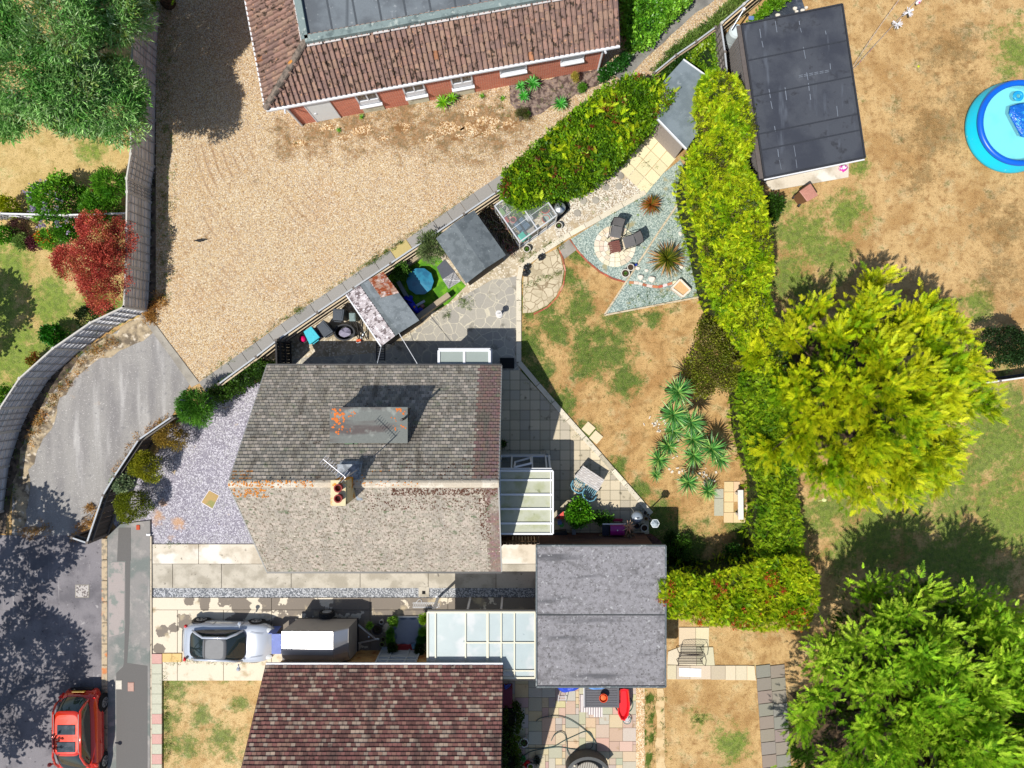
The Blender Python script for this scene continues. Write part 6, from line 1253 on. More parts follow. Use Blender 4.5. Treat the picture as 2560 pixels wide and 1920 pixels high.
fence('end_fence', 'short stub of dark fence closing the end of the drive fence', [(180, 1344), (218, 1357)], 1.3, DKB, 'v', rails=2, railc=C(120, 116, 110), capm=GCAP, post=OLDW, bay=1)
fence('yard_fence', 'long dark fence with pale rails and silver capping along the line of grey slabs', [(547, 960), (640, 892), (698, 847), (793, 781), (884, 720), (976, 659), (1070, 596), (1160, 535), (1240, 481), (1300, 440)], 1.4, DKB, 'v', rails=3, capm=GCAP, post=OLDW)
fence('dark_gate', 'black timber side gate and panel at the corner of the chalet house', [(690, 850), (692, 914)], 1.8, (C(50, 48, 46), C(38, 36, 36)), 'v', rails=3, railc=C(70, 66, 62), post=OLDW, capm=rm('black_cap', C(60, 58, 58)), cat='gate')
fence('path_fence', 'dark fence with thin pale rail running up to the corner post beside the asphalt path', [(1636, 182), (1690, 138), (1740, 104), (1789, 68)], 1.0, DKB, 'v', rails=2, railc=C(170, 150, 124), post=OLDW, capm=GCAP)
fence('railed_fence', 'brown railed fence at the top edge beside the black felt roof', [(1805, 57), (1860, 10), (1925, -45)], 1.7, (C(110, 84, 62), C(90, 68, 52)), 'v', rails=3, railc=C(226, 200, 160), capm=GCAP)
fence('ivy_fence', 'short grey fence between ivy thicket and the outbuilding wall', [(1802, 62), (1812, 130), (1818, 190)], 1.6, (C(150, 142, 136), C(130, 124, 120)), 'h', capm=GCAP, post=OLDW)
fence('garden_gate', 'brown timber gate between the conservatory and the double garage', [(1250, 1361), (1345, 1361)], 1.5, (C(150, 116, 84), C(130, 98, 70)), 'v', rails=2, railc=C(160, 124, 90), post=OLDW, cap=False, cat='gate')
fence('low_rail', 'low white topped rail at the right edge below the dark tree', [(2432, 962), (2500, 952), (2600, 938)], .9, (C(60, 62, 70), C(76, 78, 86)), 'v', rails=1, railc=C(90, 90, 96), capm=WHT, post=OLDW)

# ------------------------------------------------------------------ sheds and greenhouse
def gable_shed(name, label, q, ze, zr, m1, m2, wallm, hang=.1, cat='shed'):
    """q: four eave corners in pixels, ridge joins the middles of edges 0-1 and 3-2"""
    w_ = [P(x, y, ze) for x, y in q]; r0 = (w_[0] + w_[1]) / 2; r1 = (w_[3] + w_[2]) / 2; r0.z = r1.z = zr; c = sum(w_, Vector()) / 4
    t = thing(name, label, cat, (c.x, c.y, 0)); dn = Vector((0, 0, -.05))
    for nm, a, b_, e, f, m in (('roof_slope', w_[0], r0, r1, w_[3], m1), ('roof_slope', r0, w_[1], w_[2], r1, m2)):
        b = MB(); b.add([a, b_, e, f, a + dn, b_ + dn, e + dn, f + dn], [(0, 1, 2, 3), (7, 6, 5, 4), (0, 4, 5, 1), (1, 5, 6, 2), (2, 6, 7, 3), (3, 7, 4, 0)]); b.build(nm, m, t)
    s = [c + (p - c) * (1 - hang / (p - c).length * 1.4) for p in w_]; b = MB(); b.prism([p[:2] for p in s], 0, ze - .06); g0, g1 = (s[0] + s[1]) / 2, (s[3] + s[2]) / 2
    for a, b2, g in ((s[0], s[1], g0), (s[3], s[2], g1)): b.add([(a.x, a.y, ze - .06), (b2.x, b2.y, ze - .06), (g.x, g.y, zr - .08)], [(0, 1, 2)])
    b.build('wall', wallm, t); return t, w_, r0, r1
SF1 = mat('shed_felt', C(112, 120, 124), .85, (('n', C(96, 104, 108), 3, .45, .6, 5), ('n', C(150, 158, 158), 14, .62, .74, 3), ('mul', 30, .14, 4)), bump=.3)
SF3 = mat('pale_shed_felt', C(142, 150, 154), .85, (('n', C(122, 130, 134), 3, .45, .6, 5), ('n', C(176, 184, 184), 14, .6, .72, 3), ('mul', 30, .14, 4)), bump=.3)
sA, *_ = gable_shed('felt_shed', 'garden shed with a clean grey felt roof, between the enclosure and the log heap', [(1090, 596), (1185, 525), (1265, 638), (1165, 709)], 1.9, 2.2, SF1, SF1, DARKW)
sB, wB_, rb0, rb1 = gable_shed('patched_shed', 'shed roofed half in bleached corrugated sheet and half in felt, between bins and enclosure', [(866, 737), (958, 680), (1048, 801), (953, 866)], 2.0, 2.25, SF1, SF3, DARKW)
COR = mat('bleached_corrugated', C(196, 188, 190), .8, (('n', C(120, 108, 110), 5.0, .5, .58, 5), ('n', C(84, 74, 72), 9.0, .58, .66, 4), ('n', C(232, 226, 230), 7, .54, .64, 4), ('mul', 20, .25)), bump=.5)
RUS = mat('rusty_corrugated', C(186, 150, 130), .85, (('n', C(160, 84, 50), 5, .46, .58, 5), ('n', C(226, 206, 200), 6, .55, .66, 4), ('mul', 20, .3)), bump=.5)
def corrug(name, a, b_, c, d, n, m, par, amp=.022, lift=.03):
    """corrugations run from edge a-d to edge b-c"""
    bb = MB(); rows = []; nrm = (b_ - a).cross(d - a).normalized()
    if nrm.z < 0: nrm = -nrm
    for i in range(n * 6 + 1):
        f = i / (n * 6); h = nrm * (lift + amp * math.sin(2 * math.pi * i / 6)); rows.append([a.lerp(d, f) + h, a.lerp(d, f).lerp(b_.lerp(c, f), .5) + h, b_.lerp(c, f) + h])
    bb.loft(rows); return bb.build(name, m, par, smooth=True)
corrug('corrugated_sheet', wB_[0], wB_[0].lerp(rb0, .8), wB_[3].lerp(rb1, .8), wB_[3], 20, COR, sB)
cz = P(912, 708, 2.25); c_a, c_b, c_c, c_d = rb0.lerp(wB_[1], .25), wB_[1] + Vector((0, 0, .0)), wB_[1].lerp(wB_[2], .44), rb0.lerp(wB_[1], .25).lerp(rb1.lerp(wB_[2], .25), .36)
corrug('rusty_sheet', c_a, c_b, c_c, c_d, 8, RUS, sB, lift=.05)
b = MB(); b.bar(wB_[0] + Vector((0, 0, .03)), wB_[3] + Vector((0, 0, .03)), .05, .05); b.build('edge_batten', WHT, sB)
# summerhouse-like roof at the top of the cream slabs
q = [(1642, 200), (1706, 148), (1782, 196), (1738, 372), (1719, 372), (1644, 296)]
z = 2.2; w_ = [P(x, y, z) for x, y in ((1660, 202), (1708, 149), (1788, 206), (1766, 300), (1716, 373), (1643, 297))]
t = thing('summerhouse', 'small summerhouse with smooth blue grey felt roof squeezed between the two hedges', 'summerhouse', (sum(p.x for p in w_) / 6, sum(p.y for p in w_) / 6, 0))
b = MB(); b.prism([p[:2] for p in w_], z - .08, z); b.build('roof', mat('smooth_felt', C(128, 140, 146), .7, (('n', C(112, 124, 130), 1.6, .42, .62, 4), ('n', C(150, 160, 164), 3, .6, .72, 4), ('mul', 30, .08)), bump=.1), t)
b = MB()
for i in (1, 4): b.bar(w_[i] + Vector((0, 0, -.02)), w_[(i + 1) % 6] + Vector((0, 0, -.02)), .05, .12)
b.build('white_fascia', WHT, t); c = Vector((t.location.x, t.location.y, 0)); b = MB(); b.prism([tuple((c + (Vector((p.x, p.y, 0)) - c) * .86)[:2]) for p in w_], 0, z - .08); b.build('wall', rm('washed_timber', C(176, 164, 156)), t)
# greenhouse
gz = 1.6; A, B_, Cg, D = [P(x, y, gz) for x, y in ((1237, 515), (1299, 605), (1392, 538), (1330, 447))]
ghc = (A + B_ + Cg + D) / 4; gh = thing('greenhouse', 'aluminium framed greenhouse with clear flat roof, half covered by the mixed hedge', 'greenhouse', (ghc.x, ghc.y, 0))
AL = mat('greenhouse_aluminium', C(222, 224, 226), .4, metal=.3); GHG = glass_mat('greenhouse_glass', (.55, .62, .62), .16, .05)
b = MB(); q = [A, B_, Cg, D]
for i in range(4): a, c = q[i], q[(i + 1) % 4]; b.bar(a, c, .05, .06); b.bar((a.x, a.y, 0), a, .05, .05); b.bar((a.x, a.y, .45), (c.x, c.y, .45), .03, .04); b.bar((a.x, a.y, .05), (c.x, c.y, .05), .05, .05)
for f in (.33, .66): b.bar(A.lerp(B_, f), D.lerp(Cg, f), .02, .03)
for f in (.48,): b.bar(A.lerp(D, f), B_.lerp(Cg, f), .05, .05)
for f in (.25, .5, .75): g = B_.lerp(Cg, f); b.bar((g.x, g.y, .05), g, .03, .03); g = A.lerp(B_, f); b.bar((g.x, g.y, .05), g, .03, .03)
b.build('frame', AL, gh)
b = MB(); b.quad(A, B_, Cg, D)
for i in range(4): a, c = q[i], q[(i + 1) % 4]; b.quad((a.x, a.y, .05), (c.x, c.y, .05), c, a)
b.build('glazing', GHG, gh)
def qd(mb, f0, g0, f1, g1, z0, z1, col):
    p = lambda f, g: A.lerp(B_, f).lerp(D.lerp(Cg, f), g)
    mb.prism([tuple(p(*s)[:2]) for s in ((f0, g0), (f1, g0), (f1, g1), (f0, g1))], z0, z1, col)
b = MB(); qd(b, .04, .03, .2, .97, .55, .6, C(170, 164, 156)); qd(b, .8, .03, .96, .5, .55, .6, C(160, 150, 140)); qd(b, .2, .84, .95, .97, .4, .45, C(150, 170, 160)); b.build('staging', COLA, gh)
def gpt(f, g, z): p = A.lerp(B_, f).lerp(D.lerp(Cg, f), g); return Vector((p.x, p.y, z))
for f, g, z, s, col, nm, lb, cat in ((.86, .18, .6, (.36, .3, .06), C(60, 214, 190), 'seed_tray', 'turquoise seed tray in the near corner of the greenhouse', 'tray'), (.93, .3, .6, (.2, .18, .08), C(60, 220, 180), 'seed_tray', 'little turquoise tray beside the greenhouse front', 'tray'), (.62, .32, .3, (.55, .5, .3), C(92, 120, 150), 'storage_crate', 'blue grey crate in the middle of the greenhouse floor', 'crate'), (.3, .1, .6, (.3, .14, .05), C(200, 90, 84), 'seed_tray', 'red tray on the long greenhouse shelf', 'tray'), (.1, .12, .6, (.3, .16, .1), C(150, 190, 120), 'plant_box', 'pale green box at the far left of the greenhouse shelf', 'box'),
                            (.55, .55, .3, (.34, .3, .3), C(226, 230, 232), 'plastic_bag', 'white crumpled bag beside the blue crate in the greenhouse', 'bag'), (.45, .2, .1, (.3, .2, .2), C(180, 170, 160), 'plastic_box', 'beige box on the greenhouse floor', 'box'), (.4, .7, .3, (.3, .2, .25), C(60, 110, 90), 'watering_can', 'dark green container in the greenhouse near the pots', 'container')):
    c = gpt(f, g, z); t = thing(nm, lb, cat, (c.x, c.y, z)); b = MB(); b.box((c.x, c.y, z + s[2] / 2), s, -.95 + R.uniform(-.2, .2), taper=.9); b.build('body', rm(nm, col, .5), t, bevel=.015); b = MB(); b.box((c.x, c.y, z + s[2]), (s[0] * .8, s[1] * .8, .02), -.95); b.build('contents', rm('potting_soil', tuple(v * .6 for v in col)), t)
TER = rm('terracotta', C(196, 84, 52), .8); PSOIL = rm('pot_soil', C(70, 54, 40), .95)
def pot(label, px, r, h, m, z0=0.0, plant=None, name='flower_pot', seg=20, cat='pot', rimm=None):
    c = P(px[0], px[1], z0 + h); t = thing(name, label, cat, (c.x, c.y, z0)); c = Vector((c.x, c.y, z0))
    b = MB(); b.lathe([(0, 0), (r * .72, 0), (r * .92, h * .85), (r, h * .86), (r, h), (r * .84, h), (r * .8, h * .8)], c, seg); b.build('pot', m, t)
    if rimm: b = MB(); b.lathe([(r * .84, h + .004), (r * .84, h + .016), (r * 1.02, h + .016), (r * 1.02, h - .03)], c, seg); b.build('rim', rimm, t)
    b = MB(); b.lathe([(r * .83, h * .82), (0, h * .84)], c, seg); b.build('soil', PSOIL, t)
    if plant: b = MB(); blades(b, c + Vector((0, 0, h * .85)), plant[0], plant[1], plant[2], 1.3, .1, plant[3], .2); b.build('plant', FOLG, t)
    return t
pot('large terracotta pot in the far right corner of the greenhouse', (1363, 522), .2, .3, TER, .4); pot('terracotta pot lying nearer the greenhouse front', (1365, 547), .17, .26, TER, .2); pot('pink plastic pot on the greenhouse floor', (1283, 549), .13, .2, rm('pink_plastic', C(226, 104, 116), .5), .3)
# heap of branches between shed and greenhouse
b = MB()
for k in range(520):
    f, g = R.random(), R.random(); a = Vector((*P(1192, 522)[:2], 0)).lerp(Vector((*P(1272, 634)[:2], 0)), f).lerp(Vector((*P(1236, 518)[:2], 0)).lerp(Vector((*P(1298, 608)[:2], 0)), f), g); an = R.gauss(-.9, .7); l = R.uniform(.1, .45); z = R.uniform(.05, .6)
    d = Vector((math.cos(an), math.sin(an), R.uniform(-.3, .3))) * l; b.tube([a + Vector((0, 0, z)), a + d * .5 + Vector((R.uniform(-.03, .03), R.uniform(-.03, .03), z)), a + d + Vector((0, 0, z))], [.014, .012, .006], 4, tuple(v * R.uniform(.5, 1.1) for v in R.choice((C(140, 120, 96), C(96, 84, 70), C(176, 160, 130), C(80, 74, 50)))))
tag(b.build('brushwood', COLA), kind='stuff')
pot('terracotta pot at the foot of the brushwood heap', (1272, 618), .16, .3, TER)

WHITEP = rm('cream_ceramic', C(220, 216, 204), .5); BLKP = rm('black_plastic', C(44, 46, 50), .45); DKP = rm('dark_plastic', C(70, 78, 88), .5)
GREENS = (C(60, 110, 30), C(96, 146, 46))
pot('cream rimmed dark pot on the path nearest the greenhouse corner', (1317, 622), .15, .28, BLKP, plant=(18, .13, .016, GREENS), rimm=WHITEP); pot('cream rimmed dark pot below the right corner of the greenhouse', (1397, 564), .15, .28, BLKP, plant=(12, .1, .014, GREENS), rimm=WHITEP)
pot('larger white rimmed pot on the slate beneath the round patio', (1564, 683), .18, .32, rm('white_glaze', C(228, 222, 210), .4), plant=(16, .12, .015, GREENS)); pot('brown filled pot with white rim touching the larger one', (1577, 668), .15, .32, rm('white_glaze_two', C(226, 218, 206), .4))
pot('white rimmed black pot standing at the corner of the conservatory bay', (1368, 1143), .14, .5, BLKP, rimm=WHITEP); pot('black bucket with a cream ring rim, right of the dry yucca', (1611, 1320), .15, .45, BLKP, rimm=WHITEP, name='bucket')
pot('planter in the shade of the chalet wall above the conservatory', (1257, 1110), .17, .4, rm('brown_glaze', C(110, 84, 66), .5), plant=(30, .3, .02, (C(50, 90, 30), C(80, 120, 40)))); pot('bronze leaved plant in a pot beside the window bay', (1266, 1152), .14, .4, BLKP, plant=(34, .24, .018, (C(130, 84, 40), C(96, 70, 36))))
pot('white eight sided pot at the edge of the flower bed', (1310, 1858), .2, .3, rm('white_planter', C(226, 228, 226), .5), plant=(12, .12, .015, GREENS), seg=8); pot('dark pot with pale rim half hidden in the flower bed', (1286, 1864), .2, .3, BLKP, seg=16, rimm=WHITEP, plant=(26, .24, .02, GREENS))
pot('green ringed pot in shadow near the trailer coupling', (955, 1611), .1, .2, BLKP, rimm=rm('green_rim', C(150, 170, 90), .5)); pot('second green ringed pot touching the first near the coupling', (958, 1598), .09, .2, BLKP, rimm=rm('green_rim_two', C(130, 150, 90), .5))
pot('pale stone pot by the top left corner of the patterned mat', (953, 1556), .09, .3, rm('pale_pot', C(190, 190, 190), .6)); pot('wide black tub beside the trailer coupling', (943, 1575), .22, .3, BLKP, name='tub', plant=(20, .16, .014, (C(50, 50, 30), C(40, 60, 30))))
# dustbin and flat dark sheet by the greenhouse
t = thing('dustbin', 'silver galvanised dustbin with a domed lid at the right of the greenhouse', 'dustbin', P(1396, 524)); c = P(1400, 519, .6); c.z = 0; GAL = mat('galvanised', C(200, 208, 214), .35, (('mul', 5, .2),), metal=.7)
b = MB(); b.lathe([(0, 0), (.19, 0), (.22, .56), (.22, .58)], c, 24); b.build('body', GAL, t); b = MB(); b.lathe([(.235, .56), (.235, .6), (.2, .62), (.1, .66), (0, .67)], c, 28); b.build('lid', GAL, t, smooth=True); b = MB(); b.tube([c + Vector((-.06, 0, .66)), c + Vector((-.03, 0, .7)), c + Vector((.03, 0, .7)), c + Vector((.06, 0, .66))], .012, 6); b.build('handle', BLKP, t)
sheet('dark_sheet', [(1388, 496), (1412, 498), (1424, 520), (1418, 528), (1392, 555)], 8, rm('sheet_black', C(40, 42, 44)))
# ------------------------------------------------------------------ bins and clutter in the yard corner
def lidbox(name, label, q, z, m, lidm=None, cat='box', inset=.22, handle=True):
    w_ = ccw([tuple(P(x, y, z)[:2]) for x, y in q]); c = (sum(p[0] for p in w_) / 4, sum(p[1] for p in w_) / 4); t = thing(name, label, cat, (c[0], c[1], 0))
    sc = lambda k: [(c[0] + (p[0] - c[0]) * k, c[1] + (p[1] - c[1]) * k) for p in w_]
    b = MB(); n = 4; lo, hi = sc(.82), sc(.94); b.add([(*p, 0) for p in lo] + [(*p, z - .08) for p in hi], [(3, 2, 1, 0)] + [(i, (i + 1) % 4, 4 + (i + 1) % 4, 4 + i) for i in range(4)]); b.build('body', m, t)
    b = MB(); b.prism(w_, z - .08, z - .01); lm = lidm or m; lid = b.build('lid', lm, t, bevel=.02); b = MB(); b.prism(sc(1 - inset * 1.2), z - .01, z + .012); b.prism(sc(.4), z + .012, z + .018); s_ = b.build('lid_panel', lm, None, bevel=.008); s_.data.transform(__import__('mathutils').Matrix.Translation(-Vector(t.location))); s_.parent = lid
    if handle: e = (Vector((*w_[0], z - .04)) + Vector((*w_[1], z - .04))) / 2; d = (Vector(w_[1]) - Vector(w_[0])).normalized(); b = MB(); o = (e.to_2d() - Vector(c)).normalized() * .05; b.bar((e.x + o.x - d.x * .15, e.y + o.y - d.y * .15, z - .05), (e.x + o.x + d.x * .15, e.y + o.y + d.y * .15, z - .05), .03, .03); b.build('handle', lm, t)
    return t
lidbox('composter', 'dark grey square lidded composter furthest from the turquoise one', [(832, 771), (861, 773), (857, 802), (831, 800)], .9, DKP); lidbox('composter', 'dark grey square lidded composter right next to the turquoise box', [(791, 816), (808, 799), (833, 829), (810, 844)], .9, DKP)
lidbox('storage_box', 'bright turquoise lidded box in the bin corner', [(758, 829), (778, 815), (800, 843), (774, 862)], .8, rm('navy_plastic', C(40, 60, 130), .5), rm('turquoise_lid', C(60, 196, 216), .4), inset=.05)
lidbox('glass_box', 'small grey square box with something white inside, beside the corrugated roof', [(872, 782), (888, 782), (889, 803), (873, 803)], .6, rm('grey_box', C(130, 150, 150), .4), handle=False)
t = thing('round_tub', 'big black oval tub holding grey sheeting, next to the composters', 'tub', P(861, 832)); c = P(861, 831, .45); c.z = 0
b = MB(); b.lathe([(0, .03), (.34, .03), (.4, .42), (.45, .44), (.45, .48), (.38, .48), (.34, .1), (0, .1)], c, 28, sx=1.0, sy=.78); b.build('tub', BLKP, t, smooth=False)
b = MB(); q_ = [(.28 * math.cos(a) * R.uniform(.8, 1.1), .2 * math.sin(a) * R.uniform(.8, 1.1)) for a in np.arange(0, 6.2, .5)]; b.add([(c.x + x, c.y + y, .3 + R.uniform(-.04, .06)) for x, y in q_] + [(c.x, c.y, .4)], [(i, (i + 1) % len(q_), len(q_)) for i in range(len(q_))]); b.build('sheeting', rm('grey_sheet', C(150, 146, 168), .5), t)
t = thing('bucket', 'dark bucket with a magenta ball like bag in it, left of the turquoise box', 'bucket', P(758, 847)); c = P(758, 847, .35); c.z = 0
b = MB(); b.lathe([(0, 0), (.15, 0), (.18, .34), (.16, .34), (.14, .1)], c, 20); b.build('bucket', DKP, t); b = MB(); b.lathe([(0, .2), (.1, .25), (.14, .36), (.1, .45), (0, .48)], c, 14); b.build('ball', rm('magenta_plastic', C(236, 30, 110), .4), t, smooth=True)
b = MB()
for x0_, y0_, x1_, y1_ in ((880, 800, 902, 840), (884, 796, 906, 848), (890, 806, 900, 850), (876, 810, 896, 846), (898, 812, 915, 846), (903, 818, 918, 850)): b.bar(P(x0_, y0_, .5), P(x1_, y1_, .1), .035, .03, C(54, 52, 50))
tag(b.build('garden_tools', COLA), 'bundle of dark long handled tools leaning by the corrugated shed', 'tools')
t = thing('hedge_trimmer', 'orange and white power tool lying at the foot of the long tools', 'tool', P(900, 852)); b = MB(); c = P(897, 851, .1); b.box((c.x, c.y, .08), (.2, .12, .14), .2); b.build('housing', rm('orange_plastic', C(236, 96, 40), .4), t, bevel=.03); b = MB(); b.tube([c + Vector((-.08, -.08, .1)), c + Vector((0, -.12, .18)), c + Vector((.1, -.06, .12))], .02, 6); b.build('handle', WHT, t); b = MB(); b.bar(c, c + Vector((.25, .35, .02)), .05, .015); b.build('blade', GAL, t)
t = thing('ladder', 'black ladder standing in the shade against the chalet house wall', 'ladder', P(955, 905)); b = MB()
for s_ in (-.17, .17): a = P(952, 902); b.bar((a.x + s_, a.y, 0), (a.x + s_, a.y + .75, .05), .04, .04)
b.build('stile', BLKP, t); b = MB()
for k in range(7): b.bar((a.x - .17, a.y + .05 + k * .1, .04), (a.x + .17, a.y + .05 + k * .1, .04), .03, .03)
b.build('rung', BLKP, t)
b = MB(); b.tube([rb1 + Vector((0, 0, .05)), Vector(P(1046, 914, 2.6))], .012, 5); tag(b.build('washing_line', WHT), 'white line stretched from the patched shed ridge to the chalet house eaves', 'line')
b = MB(); b.tube([wB_[3], Vector(P(942, 914, 2.6))], .012, 5); tag(b.build('washing_line', WHT), 'thin line from the lowest corner of the patched shed to the house gutter', 'line')
b = MB(); c = P(1268, 908); b.box((c.x, c.y, .07), (.6, .45, .03)); tag(b.build('door_mat', rm('black_mat', C(26, 26, 28))), 'black mat on the paving at the north east corner of the chalet house', 'mat')
# ------------------------------------------------------------------ little enclosure
TMB = rm('sleeper', C(176, 160, 136)); GTM = rm('grey_sleeper', C(150, 156, 148))
b = MB(); b.bar(P(1044, 795, .25), P(1124, 737, .25), .22, .5); tag(b.build('sleeper_wall', TMB, bevel=.01), 'low pale timber wall closing the enclosure towards the crazy paving', 'wall'); b = MB(); b.bar(P(996, 704, .15), P(1044, 788, .15), .16, .3); tag(b.build('sleeper_edging', GTM, bevel=.01), 'grey timber edging beside the patched shed in the enclosure', 'edging')
sheet('dark_matting', [(1092, 668), (1112, 648), (1138, 680), (1107, 700)], 7, rm('matting', C(92, 96, 106)))
b = MB(); A4 = [Vector((*P(x, y)[:2], .05)) for x, y in ((1107, 699), (1136, 680), (1152, 703), (1122, 722))]
b.add([p + Vector((0, 0, -.02)) for p in A4], [(0, 1, 2, 3)], C(196, 196, 200))
for k in range(1, 15): f = k / 15; b.bar(A4[0].lerp(A4[1], f), A4[0].lerp(A4[3], f), .018, .015, C(246, 246, 248)); b.bar(A4[2].lerp(A4[1], f), A4[2].lerp(A4[3], f), .018, .015, C(246, 246, 248)); b.bar(A4[1].lerp(A4[0], f), A4[1].lerp(A4[2], f), .014, .015, C(120, 120, 126)); b.bar(A4[3].lerp(A4[0], f), A4[3].lerp(A4[2], f), .014, .015, C(120, 120, 126))
tag(b.build('lattice_mat', COLA), 'white diamond lattice mat between the turf and the felt shed', 'mat')
t = thing('covered_pool', 'round pool under a teal blue cover on the bright artificial turf', 'pool', P(1055, 710)); c = P(1050, 703, .45); c.z = 0; TEAL = mat('teal_cover', C(44, 136, 168), .35, (('n', C(30, 104, 140), 1.6, .45, .62, 4), ('n', C(90, 180, 200), 4, .62, .75, 4)), bump=.4, bscale=5, spec=.5)
b = MB(); b.lathe([(.52, 0), (.55, .4), (.5, .42)], c, 10); b.build('side', rm('pool_side', C(36, 90, 130), .5), t); b = MB(); b.lathe([(.57, .4), (.57, .43), (.3, .45), (0, .47)], c, 10); b.build('cover', TEAL, t)
t = thing('ride_on_toy', 'royal blue plastic ride on toy with orange dots in the enclosure corner', 'toy', P(1030, 765)); BL = rm('royal_blue', C(36, 50, 200), .35); b = MB(); c0, c1 = P(1012, 742, .3), P(1048, 784, .3); b.tube([c0, c0.lerp(c1, .3), c0.lerp(c1, .6), c1], [.09, .17, .14, .08], 10); b.build('body', BL, t, smooth=True)
for f in (.15, .85):
    for s_ in (-1, 1): q_ = c0.lerp(c1, f) + Vector((.13 * s_, .09 * s_, -.18)); b = MB(); b.lathe([(0, -.03), (.09, -.03), (.09, .03), (0, .03)], q_, 14); b.build('wheel', BL, t)
b = MB(); q_ = c0.lerp(c1, .62) + Vector((.04, 0, .13)); b.lathe([(0, .05), (.05, .0)], q_, 10); b.build('button', rm('orange_dot', C(230, 170, 40)), t); b = MB(); q_ = c0.lerp(c1, .3); b.tube([q_ + Vector((-.14, .06, .1)), q_ + Vector((0, 0, .3)), q_ + Vector((.14, -.06, .1))], .03, 6); b.build('handlebar', rm('navy', C(20, 24, 90), .4), t)
def ball(name, label, px, r, m, z=0.0, cat='ball'):
    c = P(px[0], px[1], r); b = MB(); b.lathe([(r * math.sin(a), -r * math.cos(a)) for a in np.linspace(0, math.pi, 10)], (c.x, c.y, r + z), 16); return tag(b.build(name, m, smooth=True), label, cat)
ball('ball', 'pinkish brown ball beside the blue toy', (1056, 766), .1, rm('pink_rubber', C(196, 140, 130), .5)); b = MB(); b.bar(P(1028, 772, .05), P(1062, 752, .05), .1, .06); tag(b.build('plank', WHT), 'pale plank beside the ball in the enclosure', 'plank')
b = MB(); c = P(1035, 656); b.box((c.x, c.y, .2), (1.3, .12, .4), .6); tag(b.build('timber_planter', TMB), 'pale timber planter edge behind the covered pool', 'planter')
# ------------------------------------------------------------------ lawn-side ornaments and furniture
t = thing('sundial', 'white pedestal sundial on the crazy paving with a long shadow', 'sundial', P(1247, 788)); c = P(1248, 787); WS = rm('white_stone', C(226, 224, 222), .7)
b = MB(); b.lathe([(0, 0), (.14, 0), (.14, .05), (.09, .08), (.06, .2), (.055, .6), (.1, .7), (0, .7)], c, 16); b.build('pedestal', WS, t, smooth=False); b = MB(); b.lathe([(0, .7), (.13, .7), (.13, .74), (0, .74)], c, 20); b.build('dial', WS, t); b = MB(); b.add([c + Vector((-.08, 0, .74)), c + Vector((.08, 0, .74)), c + Vector((.05, .0, .86))], [(0, 1, 2), (2, 1, 0)]); b.build('gnomon', BLKP, t)
def lantern(label, px, first=[None]):
    q_ = P(px[0], px[1], .3); q_.z = 0
    if first[0] is None:
        t = thing('lantern', label, 'lantern', (0, 0, 0), 0, 'black lanterns on the white kerb'); b = MB(); b.box((0, 0, .03), (.2, .2, .06)); b.box((0, 0, .3), (.2, .2, .03))
        for x in (-.085, .085):
            for y in (-.085, .085): b.box((x, y, .17), (.02, .02, .26))
        b.build('frame', BLKP, t); b = MB(); b.box((0, 0, .17), (.15, .15, .22)); b.build('glass', glass_mat('lantern_glass', (.1, .12, .12), .7), t); b = MB(); b.lathe([(.15, .31), (.05, .39), (0, .4)], (0, 0, 0), 4); b.tube([(-.04, 0, .39), (0, 0, .45), (.04, 0, .39)], .008, 5); b.build('roof', BLKP, t); first[0] = t; t.location = q_; t.rotation_euler.z = .5
    else: t = copy_thing(first[0], q_, R.uniform(0, 1.5), label)
    return t
lantern('black lantern on the white kerb just above the bend', (1316, 668)); lantern('black lantern on the half round paving, lowest of three', (1314, 683)); lantern('black lantern alone further up the white kerb', (1352, 643))
def rock(label, px, s, col=C(236, 228, 214), rz=0):
    c = P(*px); b = MB(); n = 9; rows = []
    for k, (rr, z) in enumerate(((1, 0), (.95, .5), (.6, .9))): rows.append([(c.x + s[0] * rr * math.cos(6.283 * i / n + rz) * (1 + .15 * math.sin(i * 2.3)), c.y + s[1] * rr * math.sin(6.283 * i / n + rz) * (1 + .15 * math.cos(i * 1.7)), z * s[2]) for i in range(n)])
    b.loft(rows, col, True); b.add(rows[-1], [tuple(range(n))], col); return tag(b.build('rock', COLA), label, 'rock')
rock('white rock left of a pair below the spiky palm', (1601, 693), (.14, .12, .16)); rock('larger white rock right of a pair below the spiky palm', (1629, 698), (.17, .15, .2)); rock('small white rock under the two pots', (1594, 671), (.12, .08, .12)); rock('white rock at the foot of the golden hedge outside the timber rail', (1767, 723), (.1, .12, .12)); rock('pale rock at the top right of the slate bed', (1716, 598), (.14, .12, .14)); rock('small pale rock high on the slate bed', (1701, 584), (.1, .1, .1)); rock('small white rock between the pair and the palm', (1616, 676), (.09, .07, .08))
rock('white lump beside the palm, right hand side', (1703, 668), (.1, .08, .1)); rock('tiny white rock near the brick edge', (1611, 703), (.08, .05, .06))
t = thing('stone_planter', 'square cream stone planter set diagonally on the triangle of slate', 'planter', P(1703, 720)); w_ = ccw([tuple(P(x, y, .35)[:2]) for x, y in ((1680, 720), (1701, 698), (1727, 724), (1708, 741))]); c = (sum(p[0] for p in w_) / 4, sum(p[1] for p in w_) / 4)
b = MB()
for i in range(4): b.bar((*w_[i], .17), (*w_[(i + 1) % 4], .17), .08, .34)
b.build('sides', rm('cream_stone', C(240, 226, 208)), t, bevel=.01); b = MB(); b.prism([(c[0] + (p[0] - c[0]) * .85, c[1] + (p[1] - c[1]) * .85) for p in w_], 0, .28); b.build('fill', rm('sandy_fill', C(220, 180, 130), .95), t)
